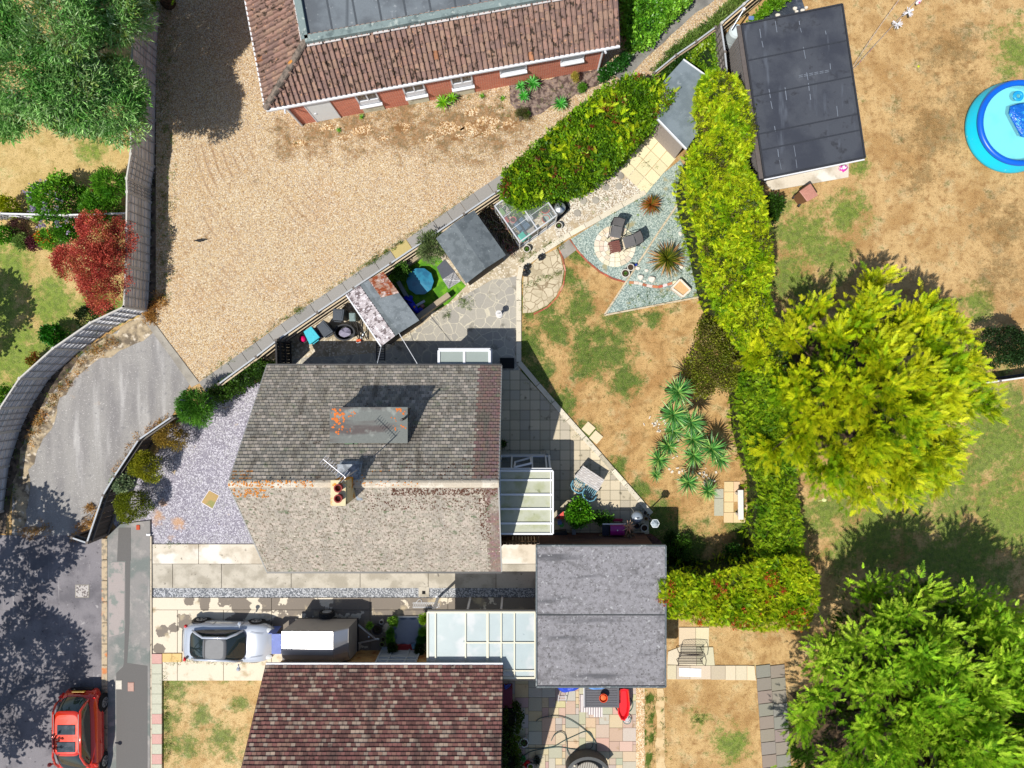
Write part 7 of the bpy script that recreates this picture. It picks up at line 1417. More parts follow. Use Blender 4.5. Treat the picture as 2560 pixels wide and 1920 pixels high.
t = thing('blue_bottle', 'small blue and white bottle next to the two rimmed pots', 'bottle', P(1589, 663)); b = MB(); c = P(1589, 663); b.lathe([(0, 0), (.06, 0), (.06, .16), (.03, .22), (.025, .26), (0, .26)], c, 12); b.build('body', rm('blue_label', C(30, 60, 170), .4), t)
# chairs of the round patio
GW = rm('grey_mesh', C(112, 110, 110), .7); GMT = mat('dark_metal', C(50, 52, 56), .4, metal=.5)
def sling_chair(loc, rz, label, first=[None]):
    if first[0] is None:
        t = thing('garden_chair', label, 'chair', (0, 0, 0), 0, 'grey garden chairs round the little brown table'); rows = []
        b = MB(); b.loft([[(x, y, z) for y in (-.23, -.12, 0, .12, .23)] for x, z in ((.28, .42), (.2, .43), (0, .40), (-.2, .39))]); b.build('seat', GW, t, smooth=True)
        b = MB(); b.loft([[(x - .04 * (1 - abs(y) / .24), y, z) for y in (-.24, -.12, 0, .12, .24)] for x, z in ((-.2, .40), (-.28, .6), (-.36, .85), (-.4, .98))]); b.build('backrest', GW, t, smooth=True)
        for s_ in (-1, 1):
            b = MB(); b.tube([(.32, .27 * s_, 0), (.3, .27 * s_, .35), (.22, .28 * s_, .6), (-.1, .29 * s_, .64), (-.34, .26 * s_, .68)], .016, 6); b.build('armrest', GMT, t)
            b = MB(); b.tube([(-.4, .25 * s_, 0), (-.2, .25 * s_, .4), (-.41, .24 * s_, .99)], .016, 6); b.build('rear_leg', GMT, t)
        b = MB(); b.tube([(-.41, -.24, .99), (-.44, 0, 1.02), (-.41, .24, .99)], .016, 6); b.build('top_rail', GMT, t); first[0] = t; t.location = loc; t.rotation_euler.z = rz; return t
    return copy_thing(first[0], loc, rz, label)
q_ = P(1540, 578, .4); sling_chair((q_.x, q_.y, .06), -1.75, 'grey mesh garden chair above the brown table on the round patio'); q_ = P(1575, 604, .4); sling_chair((q_.x, q_.y, .06), -2.85, 'grey mesh garden chair right of the brown table, against the slate')
t = thing('side_table', 'small square red brown slatted table in the middle of the round patio', 'table', P(1538, 616)); c = P(1537, 617, .45); BRW = rm('red_brown_wood', C(124, 76, 66), .6); b = MB(); a_ = .2; d = Vector((math.cos(a_), math.sin(a_), 0)); s = Vector((-d.y, d.x, 0))
for k in range(6): o = c + s * ((k - 2.5) * .08); b.bar(o - d * .23, o + d * .23, .07, .025, )
b.build('tabletop', BRW, t)
for x in (-1, 1):
    for y in (-1, 1): o = c + d * (.2 * x) + s * (.2 * y); b = MB(); b.bar((o.x, o.y, .06), (o.x, o.y, .44), .04, .04); b.build('leg', BRW, t)
# patio table and teal chairs
t = thing('patio_table', 'bleached grey slatted table on the slab patio', 'table', P(1475, 1195)); TG = mat('bleached_wood', C(196, 190, 186), .8, (('ns', C(226, 222, 218), 9, .5, .62, 1.1, (.6, 3)), ('n', C(150, 142, 136), 8, .6, .72, 4)), bump=.2); q4 = [P(x, y, .74) for x, y in ((1458, 1164), (1511, 1199), (1494, 1229), (1436, 1191))]
b = MB()
for k in range(7): f0, f1 = k / 7 + .012, (k + 1) / 7 - .006; b.prism([tuple(q4[i].lerp(q4[j], f)[:2]) for i, j, f in ((0, 3, f0), (1, 2, f0), (1, 2, f1), (0, 3, f1))], .71, .75)
b.build('tabletop', TG, t); cc_ = sum(q4, Vector()) / 4
for p_ in q4: o = p_.lerp(cc_, .14); b = MB(); b.bar((o.x, o.y, .04), (o.x, o.y, .7), .06, .06); b.build('leg', TG, t)
TL = rm('teal_paint', C(120, 176, 196), .5)
def teal_chair(loc, rz, label, first=[None]):
    if first[0] is None:
        t = thing('patio_chair', label, 'chair', (0, 0, 0), 0, 'pale blue chairs at the bleached table'); b = MB()
        b.tube([(.24, -.2, .45), (.26, 0, .45), (.24, .2, .45), (0, .24, .45), (-.2, .2, .45), (-.24, 0, .45), (-.2, -.2, .45), (0, -.24, .45), (.24, -.2, .45)], .022, 6)
        for k in range(5): y = (k - 2) * .08; b.bar((-.2, y, .45), (.24, y, .45), .022, .02)
        b.build('seat', TL, t); b = MB(); b.tube([(-.02, -.3, .72), (-.2, -.28, .78), (-.31, -.16, .84), (-.34, 0, .86), (-.31, .16, .84), (-.2, .28, .78), (-.02, .3, .72)], .026, 6)
        b.build('backrest', TL, t); b = MB()
        for k in range(5): y = (k - 2) * .08; b.tube([(-.2, y, .46), (-.27, y * 1.4, .65), (-.32, y * 1.6, .84)], .012, 5)
        b.build('spindles', rm('dark_teal', C(40, 70, 84), .5), t)
        for x in (-.2, .2):
            for y in (-.2, .2): b = MB(); b.tube([(x, y, .45), (x * 1.2, y * 1.15, 0)], .018, 6); b.build('leg', TL, t)
        first[0] = t; t.location = loc; t.rotation_euler.z = rz; return t
    return copy_thing(first[0], loc, rz, label)
q_ = P(1447, 1208, .5); teal_chair((q_.x, q_.y, .04), .98, 'pale blue curved back chair at the left end of the bleached table side'); q_ = P(1475, 1228, .5); teal_chair((q_.x, q_.y, .04), .98, 'pale blue curved back chair nearer the vine corner, right of its twin')
# barbecue, kettle, lamp, toys
t = thing('gas_barbecue', 'magenta lidded barbecue with silver handle rail against the garage wall', 'barbecue', P(1540, 1325)); MG = rm('magenta_enamel', C(164, 30, 130), .3, spec=.6); a, c = P(1526, 1312, .95), P(1562, 1341, .95)
b = MB(); b.loft([[(x, a.y + (c.y - a.y) * f, z) for x in (a.x, c.x)] for f, z in ((0, .8), (.1, .92), (.5, .98), (.9, .93), (1, .8))]); b.build('lid', MG, t, smooth=True); b = MB(); b.prism([(a.x, a.y), (c.x, a.y), (c.x, c.y), (a.x, c.y)], .45, .8); b.build('body', BLKP, t)
b = MB(); x0_ = P(1506, 0, .9).x; b.bar((x0_, a.y + .03, .93), (c.x + .05, a.y + .03, .93), .05, .04); b.build('handle', GAL, t); b = MB(); b.prism([(x0_, a.y), (a.x - .03, a.y), (a.x - .03, c.y), (x0_, c.y)], .78, .82); b.build('side_table', rm('navy_shelf', C(36, 44, 60), .4), t); b = MB(); b.prism([(a.x - .06, a.y + .16), (c.x - .03, a.y + .16), (c.x - .03, a.y + .05), (a.x - .06, a.y + .05)], .5, .55); b.build('front_shelf', rm('dark_red', C(150, 16, 60), .4), t)
b = MB(); c_ = P(1544, 1326, 1.0); b.lathe([(0, .02), (.03, .0)], c_, 12); b.build('gauge', WHT, t)
for x in (a.x + .04, c.x - .04):
    for y in (a.y - .03, c.y + .03): b = MB(); b.bar((x, y, 0), (x, y, .45), .04, .04); b.build('leg', BLKP, t)
t = thing('kettle_barbecue', 'round silver grey kettle barbecue at the patio point', 'barbecue', P(1590, 1285)); c = P(1594, 1294, .85); c.z = 0; KT = rm('silver_enamel', C(150, 162, 174), .3, spec=.6)
b = MB(); b.lathe([(.24, .72), (.25, .75), (.2, .86), (.1, .92), (0, .93)], c, 28); b.build('lid', KT, t, smooth=True); b = MB(); b.lathe([(.24, .71), (.2, .58), (.1, .5), (0, .48)], c, 24); b.build('bowl', BLKP, t, smooth=True)
b = MB(); b.tube([c + Vector((-.07, 0, .9)), c + Vector((-.04, 0, .97)), c + Vector((.04, 0, .97)), c + Vector((.07, 0, .9))], .012, 6); b.build('handle', BLKP, t)
for k in range(3): a_ = k * 2.094; b = MB(); b.tube([c + Vector((.12 * math.cos(a_), .12 * math.sin(a_), .55)), c + Vector((.3 * math.cos(a_), .3 * math.sin(a_), .04))], .014, 6); b.build('leg', GAL, t)
t = thing('lamp_post', 'black garden lamp post with a six sided glass lantern by the patio point', 'lamp post', P(1626, 1275)); c = P(1637, 1308, 2.05); c.z = 0; b = MB(); b.lathe([(.1, 0), (.1, .04), (.05, .1), (.03, .2), (.025, 1.75), (.06, 1.8)], c, 12); b.build('post', BLKP, t)
b = MB(); b.lathe([(.09, 1.8), (.15, 2.1)], c, 6); b.build('lantern_glass', glass_mat('lamp_glass', (.6, .65, .68), .5), t); b = MB(); b.lathe([(.17, 2.1), (.06, 2.22), (0, 2.25)], c, 6); b.build('lantern_roof', mat('lamp_glazed_roof', C(176, 190, 198), .3), t); b = MB()
for k in range(6): a_ = k * 1.0472; b.bar(c + Vector((.17 * math.cos(a_), .17 * math.sin(a_), 2.1)), c + Vector((.17 * math.cos(a_ + 1.0472), .17 * math.sin(a_ + 1.0472), 2.1)), .03, .03); b.bar(c + Vector((.17 * math.cos(a_), .17 * math.sin(a_), 2.11)), c + Vector((.03 * math.cos(a_), .03 * math.sin(a_), 2.24)), .015, .015)
b.build('lantern_frame', rm('pale_frame', C(206, 212, 214), .5), t)
for x, y, r, h, col, lb in ((1620, 1288, .08, .3, C(190, 200, 206), 'small glass jar like ornament beside the kettle barbecue'), (1625, 1297, .06, .25, C(206, 206, 200), 'pale little pot under the lamp lantern'), (1615, 1297, .07, .2, C(190, 150, 84), 'tan ornament between kettle and lamp post'), (1592, 1315, .12, .3, C(70, 90, 110), 'blue grey canister between the yucca and the kettle barbecue')):
    pot(lb, (x, y), r, h, rm('glaze_%d' % x, col, .4), name='ornament', cat='ornament')
t = thing('toy_easel', 'red triangular toy frame with a blue block beside the conservatory', 'toy', P(1400, 1300)); b = MB(); q3 = [P(1388, 1296, .6), P(1409, 1278, .75), P(1410, 1298, .6)]; b.add(q3 + [p - Vector((0, 0, .03)) for p in q3], [(0, 1, 2), (5, 4, 3), (0, 3, 4, 1), (1, 4, 5, 2), (2, 5, 3, 0)]); b.build('panel', rm('toy_red', C(226, 96, 84), .5), t)
b = MB(); b.bar(P(1397, 1297, .62), P(1398, 1285, .72), .03, .03); b.build('bar', rm('toy_navy', C(30, 40, 80), .5), t); b = MB(); b.box(P(1399, 1306, .3), (.18, .14, .2), .2); b.build('block', rm('toy_blue', C(110, 130, 200), .5), t)
for s_ in (1390, 1408): b = MB(); b.tube([P(s_, 1296, .58), P(s_, 1300, .02)], .014, 6); b.build('leg', GAL, t)
t = thing('toy_bat', 'bright green bat lying under the red toy frame', 'bat', P(1404, 1312)); b = MB(); c = P(1404, 1312, .35); b.lathe([(0, .02), (.1, .02), (.1, 0), (0, 0)], c, 20); b.build('blade', rm('bat_green', C(80, 180, 80), .5), t); b = MB(); b.bar(c + Vector((-.08, 0, .01)), c + Vector((-.26, 0, .01)), .035, .02); b.build('handle', rm('bat_handle', C(130, 190, 130), .5), t)
t = thing('trellis', 'weathered wooden trellis with crossed laths on the garage wall', 'trellis', P(1475, 1340)); yy_ = P(0, 1334).y; b = MB(); x0_, x1_ = P(1462, 0, 1).x, P(1492, 0, 1).x; LW = rm('lath', C(190, 164, 130)); 
for x in (x0_, x1_): b.bar((x, yy_, .1), (x, yy_, 1.7), .03, .03)
for z in (.2, 1.65): b.bar((x0_ - .25, yy_, z), (x1_ + .3, yy_, z), .03, .03)
b.bar((x0_, yy_, .2), (x1_, yy_, 1.65), .03, .03); b.bar((x1_, yy_, .2), (x0_, yy_, 1.65), .03, .03); b.build('laths', LW, t)
b = MB(); c = P(1396, 1332); b.box((c.x, c.y, .25), (.7, .3, .5), .1); tag(b.build('coal_bunker', BLKP, bevel=.03), 'low black box in the dark corner behind the conservatory', 'box'); b = MB(); c = P(1435, 1331, .4); b.box((c.x, c.y, .2), (.16, .28, .4)); tag(b.build('grey_drum', rm('drum', C(140, 150, 160), .5), bevel=.03), 'little grey box at the garage corner below the vine', 'box')
# white bench and iron bench
t = thing('white_bench', 'long white plank bench on the slabs beside the hedge', 'bench', P(1850, 1262)); a, c = P(1851, 1225, .45), P(1852, 1299, .45); b = MB(); b.bar(a, c, .22, .05); b.build('seat', rm('white_paint', C(236, 232, 226), .6), t)
for f in (.15, .85): o = a.lerp(c, f); b = MB(); b.box((o.x, o.y, .24), (.2, .1, .38)); b.build('leg', rm('white_block', C(220, 212, 204)), t)
shrub('yellow_plant', 'yellow leaved plant at the lower end of the white bench', 'plant', (1856, 1291), .35, .14, .2, 60, BROAD, .12, (C(210, 200, 40), C(226, 216, 80)), 3, core=False)
t = thing('iron_bench', 'black ornate iron garden bench on the cream slabs below the hedge', 'bench', P(1730, 1645)); a, c = P(1697, 1650, .45), P(1757, 1650, .45); IR = rm('black_iron', C(66, 56, 54), .5); b = MB(); y0_, y1_ = P(0, 1655, .45).y - .05, P(0, 1655, .45).y + .4
for k in range(8): y = y0_ + (y1_ - y0_) * k / 7; b.bar((a.x, y, .45), (c.x, y, .45), .028, .02)
b.build('seat', IR, t); b = MB(); n = 16
for k in range(n + 1):
    f = k / n; x = a.x + (c.x - a.x) * f; hz = .8 + .1 * math.sin(math.pi * f); b.tube([(x, y1_, .46), (x + .02, y1_ + .03, .62), (x, y1_ + .08, hz)], .009, 4)
b.tube([(a.x + (c.x - a.x) * k / 12, y1_ + .08, .8 + .1 * math.sin(math.pi * k / 12)) for k in range(13)], .014, 6); b.build('backrest', IR, t)
for x, s_ in ((a.x, -1), (c.x, 1)):
    b = MB(); b.tube([(x, y0_, 0), (x, y0_ - .03, .45), (x + .06 * s_, y0_ - .02, .66), (x + .08 * s_, (y0_ + y1_) / 2, .7), (x, y1_ + .06, .72)], .016, 6); b.build('armrest', IR, t); b = MB(); b.tube([(x, y1_, .45), (x, y1_ + .06, 0)], .016, 6); b.build('leg', IR, t)
b = MB(); b.prism([P(x, y)[:2] for x, y in ((1697, 1668), (1752, 1670), (1752, 1691), (1697, 1689))], 0, .07); tag(b.build('highlight_board', rm('highlight_white', C(250, 250, 252))), 'bright white board standing in for highlights in front of the iron bench', 'board')  # added white board, standing in for highlights by the bench
# ------------------------------------------------------------------ right hand lawn
t = thing('wheelie_bin', 'brown wheelie bin at the edge of the concrete by the black felt roof', 'bin', P(2010, 490)); BR = rm('brown_bin', C(140, 96, 72), .5); BRL = rm('brown_lid', C(196, 140, 124), .45)
l4 = ccw([tuple(P(x, y, 1.05)[:2]) for x, y in ((1999, 478), (2027, 458), (2046, 488), (2019, 504))]); c = Vector((sum(p[0] for p in l4) / 4, sum(p[1] for p in l4) / 4)); t.location = (c.x, c.y, 0)
b = MB(); b.add([(c.x + (p[0] - c.x) * .75, c.y + (p[1] - c.y) * .75, .03) for p in l4] + [(c.x + (p[0] - c.x) * .95, c.y + (p[1] - c.y) * .95, .98) for p in l4], [(3, 2, 1, 0)] + [(i, (i + 1) % 4, 4 + (i + 1) % 4, 4 + i) for i in range(4)]); b.build('body', BR, t)
b = MB(); b.prism(l4, .98, 1.04); lid = b.build('lid', BRL, t, bevel=.02); b = MB(); b.prism([(c.x + (p[0] - c.x) * .7, c.y + (p[1] - c.y) * .7) for p in l4], 1.04, 1.055); b.prism([(c.x + (p[0] - c.x) * .4, c.y + (p[1] - c.y) * .4) for p in l4], 1.055, 1.07); s_ = b.build('lid_panel', BRL, None, bevel=.006); s_.data.transform(__import__('mathutils').Matrix.Translation(-Vector(t.location))); s_.parent = lid
q_ = P(1996, 510, .12); b = MB(); b.tube([(q_.x, q_.y, .12), (q_.x + .07, q_.y - .04, .12)], .12, 16); b.build('wheel', BLKP, t); q_ = P(1986, 492, .12); b = MB(); b.tube([(q_.x, q_.y, .12), (q_.x - .05, q_.y + .03, .12)], .12, 16); b.build('wheel', BLKP, t)
b = MB(); b.tube([(l4[2][0], l4[2][1], .98), (l4[3][0], l4[3][1], .98)], .02, 6); b.build('handle', BR, t)
b = MB(); b.prism([P(x, y)[:2] for x, y in ((1908, 456), (2120, 405), (2119, 444), (1930, 477))], 0, .08); tag(b.build('concrete_base', DRC), 'concrete strip along the south side of the outbuilding', 'slab')
t = thing('pink_toy_bag', 'crumpled pink and white plastic bag at the corner of the outbuilding', 'bag', P(2108, 422)); b = MB(); c = P(2108, 420, .15); rows = [[(c.x + .18 * rr * math.cos(a_) * R.uniform(.8, 1.2), c.y + .14 * rr * math.sin(a_) * R.uniform(.8, 1.2), z) for a_ in np.arange(0, 6.2, .7)] for rr, z in ((1, .08), (1, .2), (.5, .32), (.1, .34))]; b.loft(rows, closed=True); b.build('bag', mat('pink_film', C(236, 60, 190), .4, (('n', C(246, 236, 244), 6, .48, .55, 2),)), t)
t = thing('water_butt', 'white cylindrical water tank beside the outbuilding wall', 'water tank', P(1822, 100)); c0, c1 = P(1824, 104, .15), P(1842, 78, 1.15); WT = mat('white_tank', C(214, 226, 230), .4, (('mul', 3, .1),), spec=.5); b = MB(); x_ = (c0.x + c1.x) / 2; y_ = (c0.y + c1.y) / 2
b.lathe([(0, .05), (.3, .05), (.3, .5), (.29, .55), (.3, .6), (.3, 1.1), (.24, 1.2), (0, 1.24)], (x_, y_, 0), 24); b.build('tank', WT, t, smooth=False); b = MB(); b.tube([(x_ + .1, y_ + .05, 1.2), (x_ + .1, y_ + .05, 1.27)], .09, 16); b.build('cap', rm('navy_cap', C(40, 50, 90), .5), t); b = MB(); b.lathe([(.31, .0), (.31, .1)], (x_, y_, 0), 24); b.build('base_ring', rm('blue_base', C(40, 70, 150), .5), t)
t = thing('clothes_pole', 'grey metal pole leaning from the fence corner to the white tank', 'pole', P(1840, 60)); b = MB(); b.tube([P(1858, 26, 1.8), P(1828, 74, 1.5)], .035, 10); b.build('pole', GAL, t); b = MB(); b.tube([P(1858, 26, 1.75), P(1860, 22, 1.9)], .06, 10); b.build('top_cap', WHT, t)
PLAS = mat('black_sheeting', C(58, 64, 74), .4, (('n', C(84, 92, 104), 2, .5, .66, 5),), bump=.8, bscale=5, bdist=.08, spec=.5); sheet('black_sheet', ragged([(1882, 64), (1900, 36), (1930, 18), (1975, -10), (2000, -14), (2012, 16), (2018, 40), (1990, 60)], 16, 3), 2, PLAS)
for x, y, s_, lb in ((1987, 22, .1, 'cream stone on the black sheet, upper one'), (1944, 39, .11, 'cream stone on the black sheet nearest the roof edge'), (2006, 27, .1, 'pale stone at the corner of the black sheet'), (1991, 30, .08, 'small pale stone beside the upper cream one'), (2015, 20, .08, 'white stone just off the black sheet'), (1907, 30, .06, 'tiny pale stone at the left of the black sheet')): rock(lb, (x, y), (s_, s_ * .8, .1))
t = thing('solar_light', 'small blue and white solar panel lamp at the corner of the black felt roof', 'lamp', P(1878, 46)); b = MB(); c = P(1878, 45, .5); b.box(c, (.22, .16, .02)); b.build('panel', rm('solar_blue', C(110, 140, 190), .2), t); b = MB(); b.tube([(c.x, c.y, 0), c], .015, 6); b.box((c.x, c.y - .14, .3), (.18, .1, .06)); b.build('stake', WHT, t)
# stars and string
STM = mat('star_plastic', C(240, 240, 246), .4)
def star(label, px, first=[None]):
    q_ = P(px[0], px[1], .55)
    if first[0] is None:
        t = thing('star_ornament', label, 'ornament', (0, 0, 0), 0, 'white starburst ornaments on the line'); b = MB()
        for k in range(22):
            d = Vector((R.gauss(0, 1), R.gauss(0, 1), R.gauss(0, 1))).normalized() * .22; b.bar((0, 0, 0), d, .022, .022)
        b.build('spikes', STM, t); b = MB(); b.lathe([(0, -.04), (.04, 0), (0, .04)], (0, 0, 0), 10); b.build('core', rm('pale_teal', C(170, 210, 210), .4), t); first[0] = t; t.location = q_; return t
    return copy_thing(first[0], q_, 1.0, label)
star('white starburst ornament, lower left of two on the dry lawn', (2243, 60)); star('white starburst ornament, upper right of two on the dry lawn', (2271, 31))
def strung(px, z0, z1, label, flags):
    t = thing('bunting', label, 'bunting', P(*px[0])); b = MB(); a, c = P(*px[0], z0), P(*px[1], z1); pts = [a.lerp(c, f) - Vector((0, 0, .3 * math.sin(math.pi * f))) for f in np.linspace(0, 1, 17)]; b.tube(pts, .009, 5); b.build('cord', rm('pale_cord', C(200, 190, 186), .7), t)
    for f, col in flags: p = a.lerp(c, f) - Vector((0, 0, .3 * math.sin(math.pi * f))); d = (c - a).normalized() * .05; b = MB(); b.add([p - d, p + d, p + Vector((.04, -.03, -.12)), p + Vector((.0, -.0, -.005))], [(0, 1, 2), (2, 1, 0)]); b.build('flag', rm('flag_cloth', col), t)
strung([(2132, 168), (2256, -12)], 1.6, 1.8, 'cord of little flags from the outbuilding up past the star ornaments, upper line', ((.1, C(90, 170, 150)), (.35, C(160, 110, 160)), (.45, C(120, 150, 200)), (.55, C(120, 130, 170)), (.85, C(180, 100, 150)), (.92, C(220, 90, 120))))
strung([(2134, 172), (2305, -14)], 1.6, .6, 'cord of little flags that carries the two star ornaments', ((.08, C(90, 200, 170)), (.12, C(220, 60, 120)), (.28, C(200, 60, 120)), (.31, C(226, 90, 140)), (.95, C(200, 60, 90))))
t = thing('toy_unicorn', 'pink and white toy at the top end of the bunting', 'toy', P(2297, 4)); b = MB(); b.tube([P(2290, 10, .3), P(2297, 4, .35), P(2304, -4, .35)], [.05, .09, .05], 8); b.build('body', mat('pink_white', C(246, 236, 240), .5, (('n', C(220, 70, 140), 8, .55, .6, 2),)), t); b = MB(); b.tube([P(2290, 10, .3), P(2288, 13, .05)], .02, 5); b.build('leg', BLKP, t)
# swimming pool
t = thing('inflatable_pool', 'big round bright blue inflatable ring pool full of turquoise water', 'pool', P(2522, 320)); c = P(2521, 322); CY_ = mat('cyan_liner', C(10, 216, 250), .4, (('n', C(120, 226, 250), 2.2, .66, .7, 3),), spec=.5); BR_ = mat('blue_ring', C(10, 104, 222), .35, spec=.5)
b = MB(); b.lathe([(1.5, .0), (1.84, .02), (1.92, .12), (1.9, .25), (1.78, .48), (1.72, .64)], c, 64); b.build('side_wall', CY_, t, smooth=True); b = MB(); rr = [(1.66 + .12 * math.cos(a_), .72 + .12 * math.sin(a_)) for a_ in np.linspace(0, 2 * math.pi, 13)]; b.lathe(rr, c, 72); b.build('inflated_ring', BR_, t, smooth=True)
b = MB(); b.lathe([(1.7, .04), (0, .04)], c, 48); b.lathe([(1.62, .66), (1.7, .05)], c, 48); b.build('liner', mat('pool_liner', C(190, 244, 248), .5, (('n', C(160, 232, 240), 1.5, .5, .7, 5),)), t)
WATR = bpy.data.materials.new('pool_water'); WATR.use_nodes = True; tn = NT(WATR); bb_ = tn.n['Principled BSDF']; bb_.inputs['Base Color'].default_value = (.35, .92, .96, 1); bb_.inputs['Roughness'].default_value = .03; tp = tn.new('ShaderNodeBsdfTransparent'); tp.inputs[0].default_value = (.62, .97, 1, 1); mx = tn.new('ShaderNodeMixShader'); mx.inputs[0].default_value = .3
bn = tn.new('ShaderNodeBump'); bn.inputs['Strength'].default_value = .12; tn.l.new(tn.noise(tn.new('ShaderNodeTexCoord').outputs['Object'], 4.0, 2), bn.inputs['Height']); tn.l.new(bn.outputs[0], bb_.inputs['Normal'])
tn.l.new(tp.outputs[0], mx.inputs[1]); tn.l.new(bb_.outputs[0], mx.inputs[2]); tn.l.new(mx.outputs[0], tn.n['Material Output'].inputs[0])
b = MB(); b.lathe([(1.62, .55), (0, .55)], c, 48); b.build('water', WATR, t)
t = thing('pool_float', 'dark blue inflatable float with a round headrest drifting in the pool', 'float', P(2550, 290)); c = P(2552, 296, .62); FLM = mat('float_vinyl', C(20, 110, 214), .2, (('n', C(60, 170, 240), 5, .55, .62, 4),), bump=.8, bscale=6, bdist=.1, spec=.7)
rows = []
for z, k in ((-.07, .9), (0, 1.0), (.05, .85), (.06, .0)): rows.append([(c.x + k * x, c.y + k * y, c.z + z) for x, y in ((-.45, .5), (-.1, .62), (.5, .7), (1.0, .6), (.9, -.4), (.4, -.85), (.0, -.75), (-.35, -.1), (-.5, .2))])
b = MB(); b.loft(rows, closed=True); b.build('mattress', FLM, t, smooth=True); b = MB(); q_ = P(2546, 240, .64); b.lathe([(.15 + .07 * math.cos(a_), .05 * math.sin(a_)) for a_ in np.linspace(0, 2 * math.pi, 9)], q_, 24); b.build('headrest', mat('light_float', C(40, 170, 230), .3), t, smooth=True)
t = thing('swim_ring', 'orange and yellow ring floating at the very edge of the picture in the pool', 'ring', P(2566, 335)); b = MB(); q_ = P(2567, 336, .62); b.lathe([(.1 + .04 * math.cos(a_), .04 * math.sin(a_)) for a_ in np.linspace(0, 2 * math.pi, 9)], q_, 24); b.build('tube', mat('orange_ring', C(240, 130, 50), .4, (('n', C(246, 220, 120), 8, .5, .55),)), t, smooth=True)
t = thing('tennis_racket', 'pale toy bat dropped on the dry lawn beneath the golden conifer', 'bat', P(2056, 1250)); c = P(2060, 1250); b = MB(); b.lathe([(0, .02), (.1, .02), (.1, .0)], c, 16, sy=.75); b.build('head', rm('pale_bat', C(220, 222, 160), .6), t); b = MB(); b.bar(c + Vector((-.09, -.01, .015)), c + Vector((-.26, -.04, .015)), .03, .02); b.build('handle', rm('bat_grip', C(200, 216, 130), .6), t)
b = MB(); c = P(2296, 166); b.lathe([(0, .06), (.05, .03), (.05, 0)], c, 10); tag(b.build('tennis_ball', rm('yellow_felt', C(214, 226, 60)), smooth=True), 'yellow green ball alone on the dry lawn left of the pool', 'ball')
# crow on the gravel
t = thing('crow', 'black and grey crow standing on the gravel yard', 'bird', P(499, 604)); c = P(500, 603); BK = rm('crow_black', C(34, 36, 42), .5); b = MB(); b.tube([c + Vector((-.2, .0, .1)), c + Vector((-.08, .01, .13)), c + Vector((.02, .0, .16)), c + Vector((.1, -.01, .19)), c + Vector((.15, -.01, .24)), c + Vector((.2, -.01, .23)), c + Vector((.25, -.01, .22))], [.02, .035, .065, .06, .035, .032, .006], 10); b.build('body', BK, t, smooth=True)
for s_ in (-1, 1): b = MB(); b.tube([c + Vector((.02, .03 * s_, .12)), c + Vector((.03, .03 * s_, 0)), c + Vector((.07, .03 * s_, .0))], .007, 5); b.build('leg', BK, t)
# ------------------------------------------------------------------ covers set in the ground
def cover(label, q, m, z=0.0, rim=None, name='manhole_cover'):
    w_ = ccw([tuple(P(x, y)[:2]) for x, y in q]); c = Vector((sum(p[0] for p in w_) / 4, sum(p[1] for p in w_) / 4, z)); t = thing(name, label, 'cover', c); b = MB(); b.prism([(c.x + (p[0] - c.x) * 1.12, c.y + (p[1] - c.y) * 1.12) for p in w_], z - .02, z + .006); b.build('frame', rim or CONC, t); b = MB(); b.prism(w_, z, z + .014); b.build('plate', m, t)
cover('tan square metal cover set askew in the plum slate', [(524, 1226), (548, 1239), (532, 1271), (505, 1255)], mat('rusty_plate', C(186, 156, 100), .7, (('n', C(150, 150, 90), 2, .5, .62), ('mul', 20, .2)), bump=.2), .03, rm('white_frame', C(226, 220, 226)))
cover('pale speckled square cover in the road beside the kerb', [(191, 1463), (222, 1463), (222, 1492), (191, 1492)], mat('speckled_cover', C(196, 190, 186), .8, (('n', C(120, 112, 110), 12, .5, .58, 2),)), .02); cover('small white cover in the dark pavement strip', [(294, 1699), (308, 1699), (308, 1719), (294, 1719)], rm('white_plate', C(220, 214, 200)), .112, rm('white_plate_frame', C(200, 194, 180)), 'valve_cover'); cover('small pinkish cover right of the white one on the pavement', [(324, 1704), (338, 1704), (338, 1724), (324, 1724)], rm('pink_plate', C(196, 160, 146)), .112, rm('pink_plate_frame', C(180, 140, 130)), 'valve_cover')
b = MB(); b.box((*P(375, 1335)[:2], .12), (.16, .08, .05)); tag(b.build('white_block', WHT), 'tiny white block at the corner of the slate garden and pavement', 'block'); b = MB(); b.box((*P(349, 1317)[:2], .12), (.14, .2, .03)); tag(b.build('brick', TER), 'lone red brick set in the pavement beside the dark olive bush', 'brick')
# ------------------------------------------------------------------ vehicles
TYRE = rm('tyre_rubber', C(40, 40, 42), .8); RIMM = mat('alloy_rim', C(196, 198, 202), .3, metal=.6); CARG = mat('car_glass', C(40, 50, 52), .04, spec=.9); BTRIM = rm('black_trim_plastic', C(34, 34, 38), .5)
XF = None
class CB(MB):
    """car-local builder: local +x is the nose; placed by XF when built"""
    def place(s, name, m, parent, **k):
        ang, ox, oy = XF; ca, sa = math.cos(ang), math.sin(ang); s.v = [(x * ca - y * sa + ox, x * sa + y * ca + oy, z) for x, y, z in s.v]; return s.build(name, m, parent, **k)
def rring(x0, x1, w0, w1, z, n=8, p=5.0, zc=0.0):
    """rounded ring: w0 half width at the rear end, w1 at the front end"""
    out = []; cx = (x0 + x1) / 2; hx = (x1 - x0) / 2
    for k in range(4 * n):
        a = 2 * math.pi * k / (4 * n); c, s = math.cos(a), math.sin(a); ux = math.copysign(abs(c) ** (2 / p), c); uy = math.copysign(abs(s) ** (2 / p), s); f = (ux + 1) / 2
        out.append((cx + hx * ux, (w0 + (w1 - w0) * f) * uy, z + zc * (1 - uy * uy)))
    return out
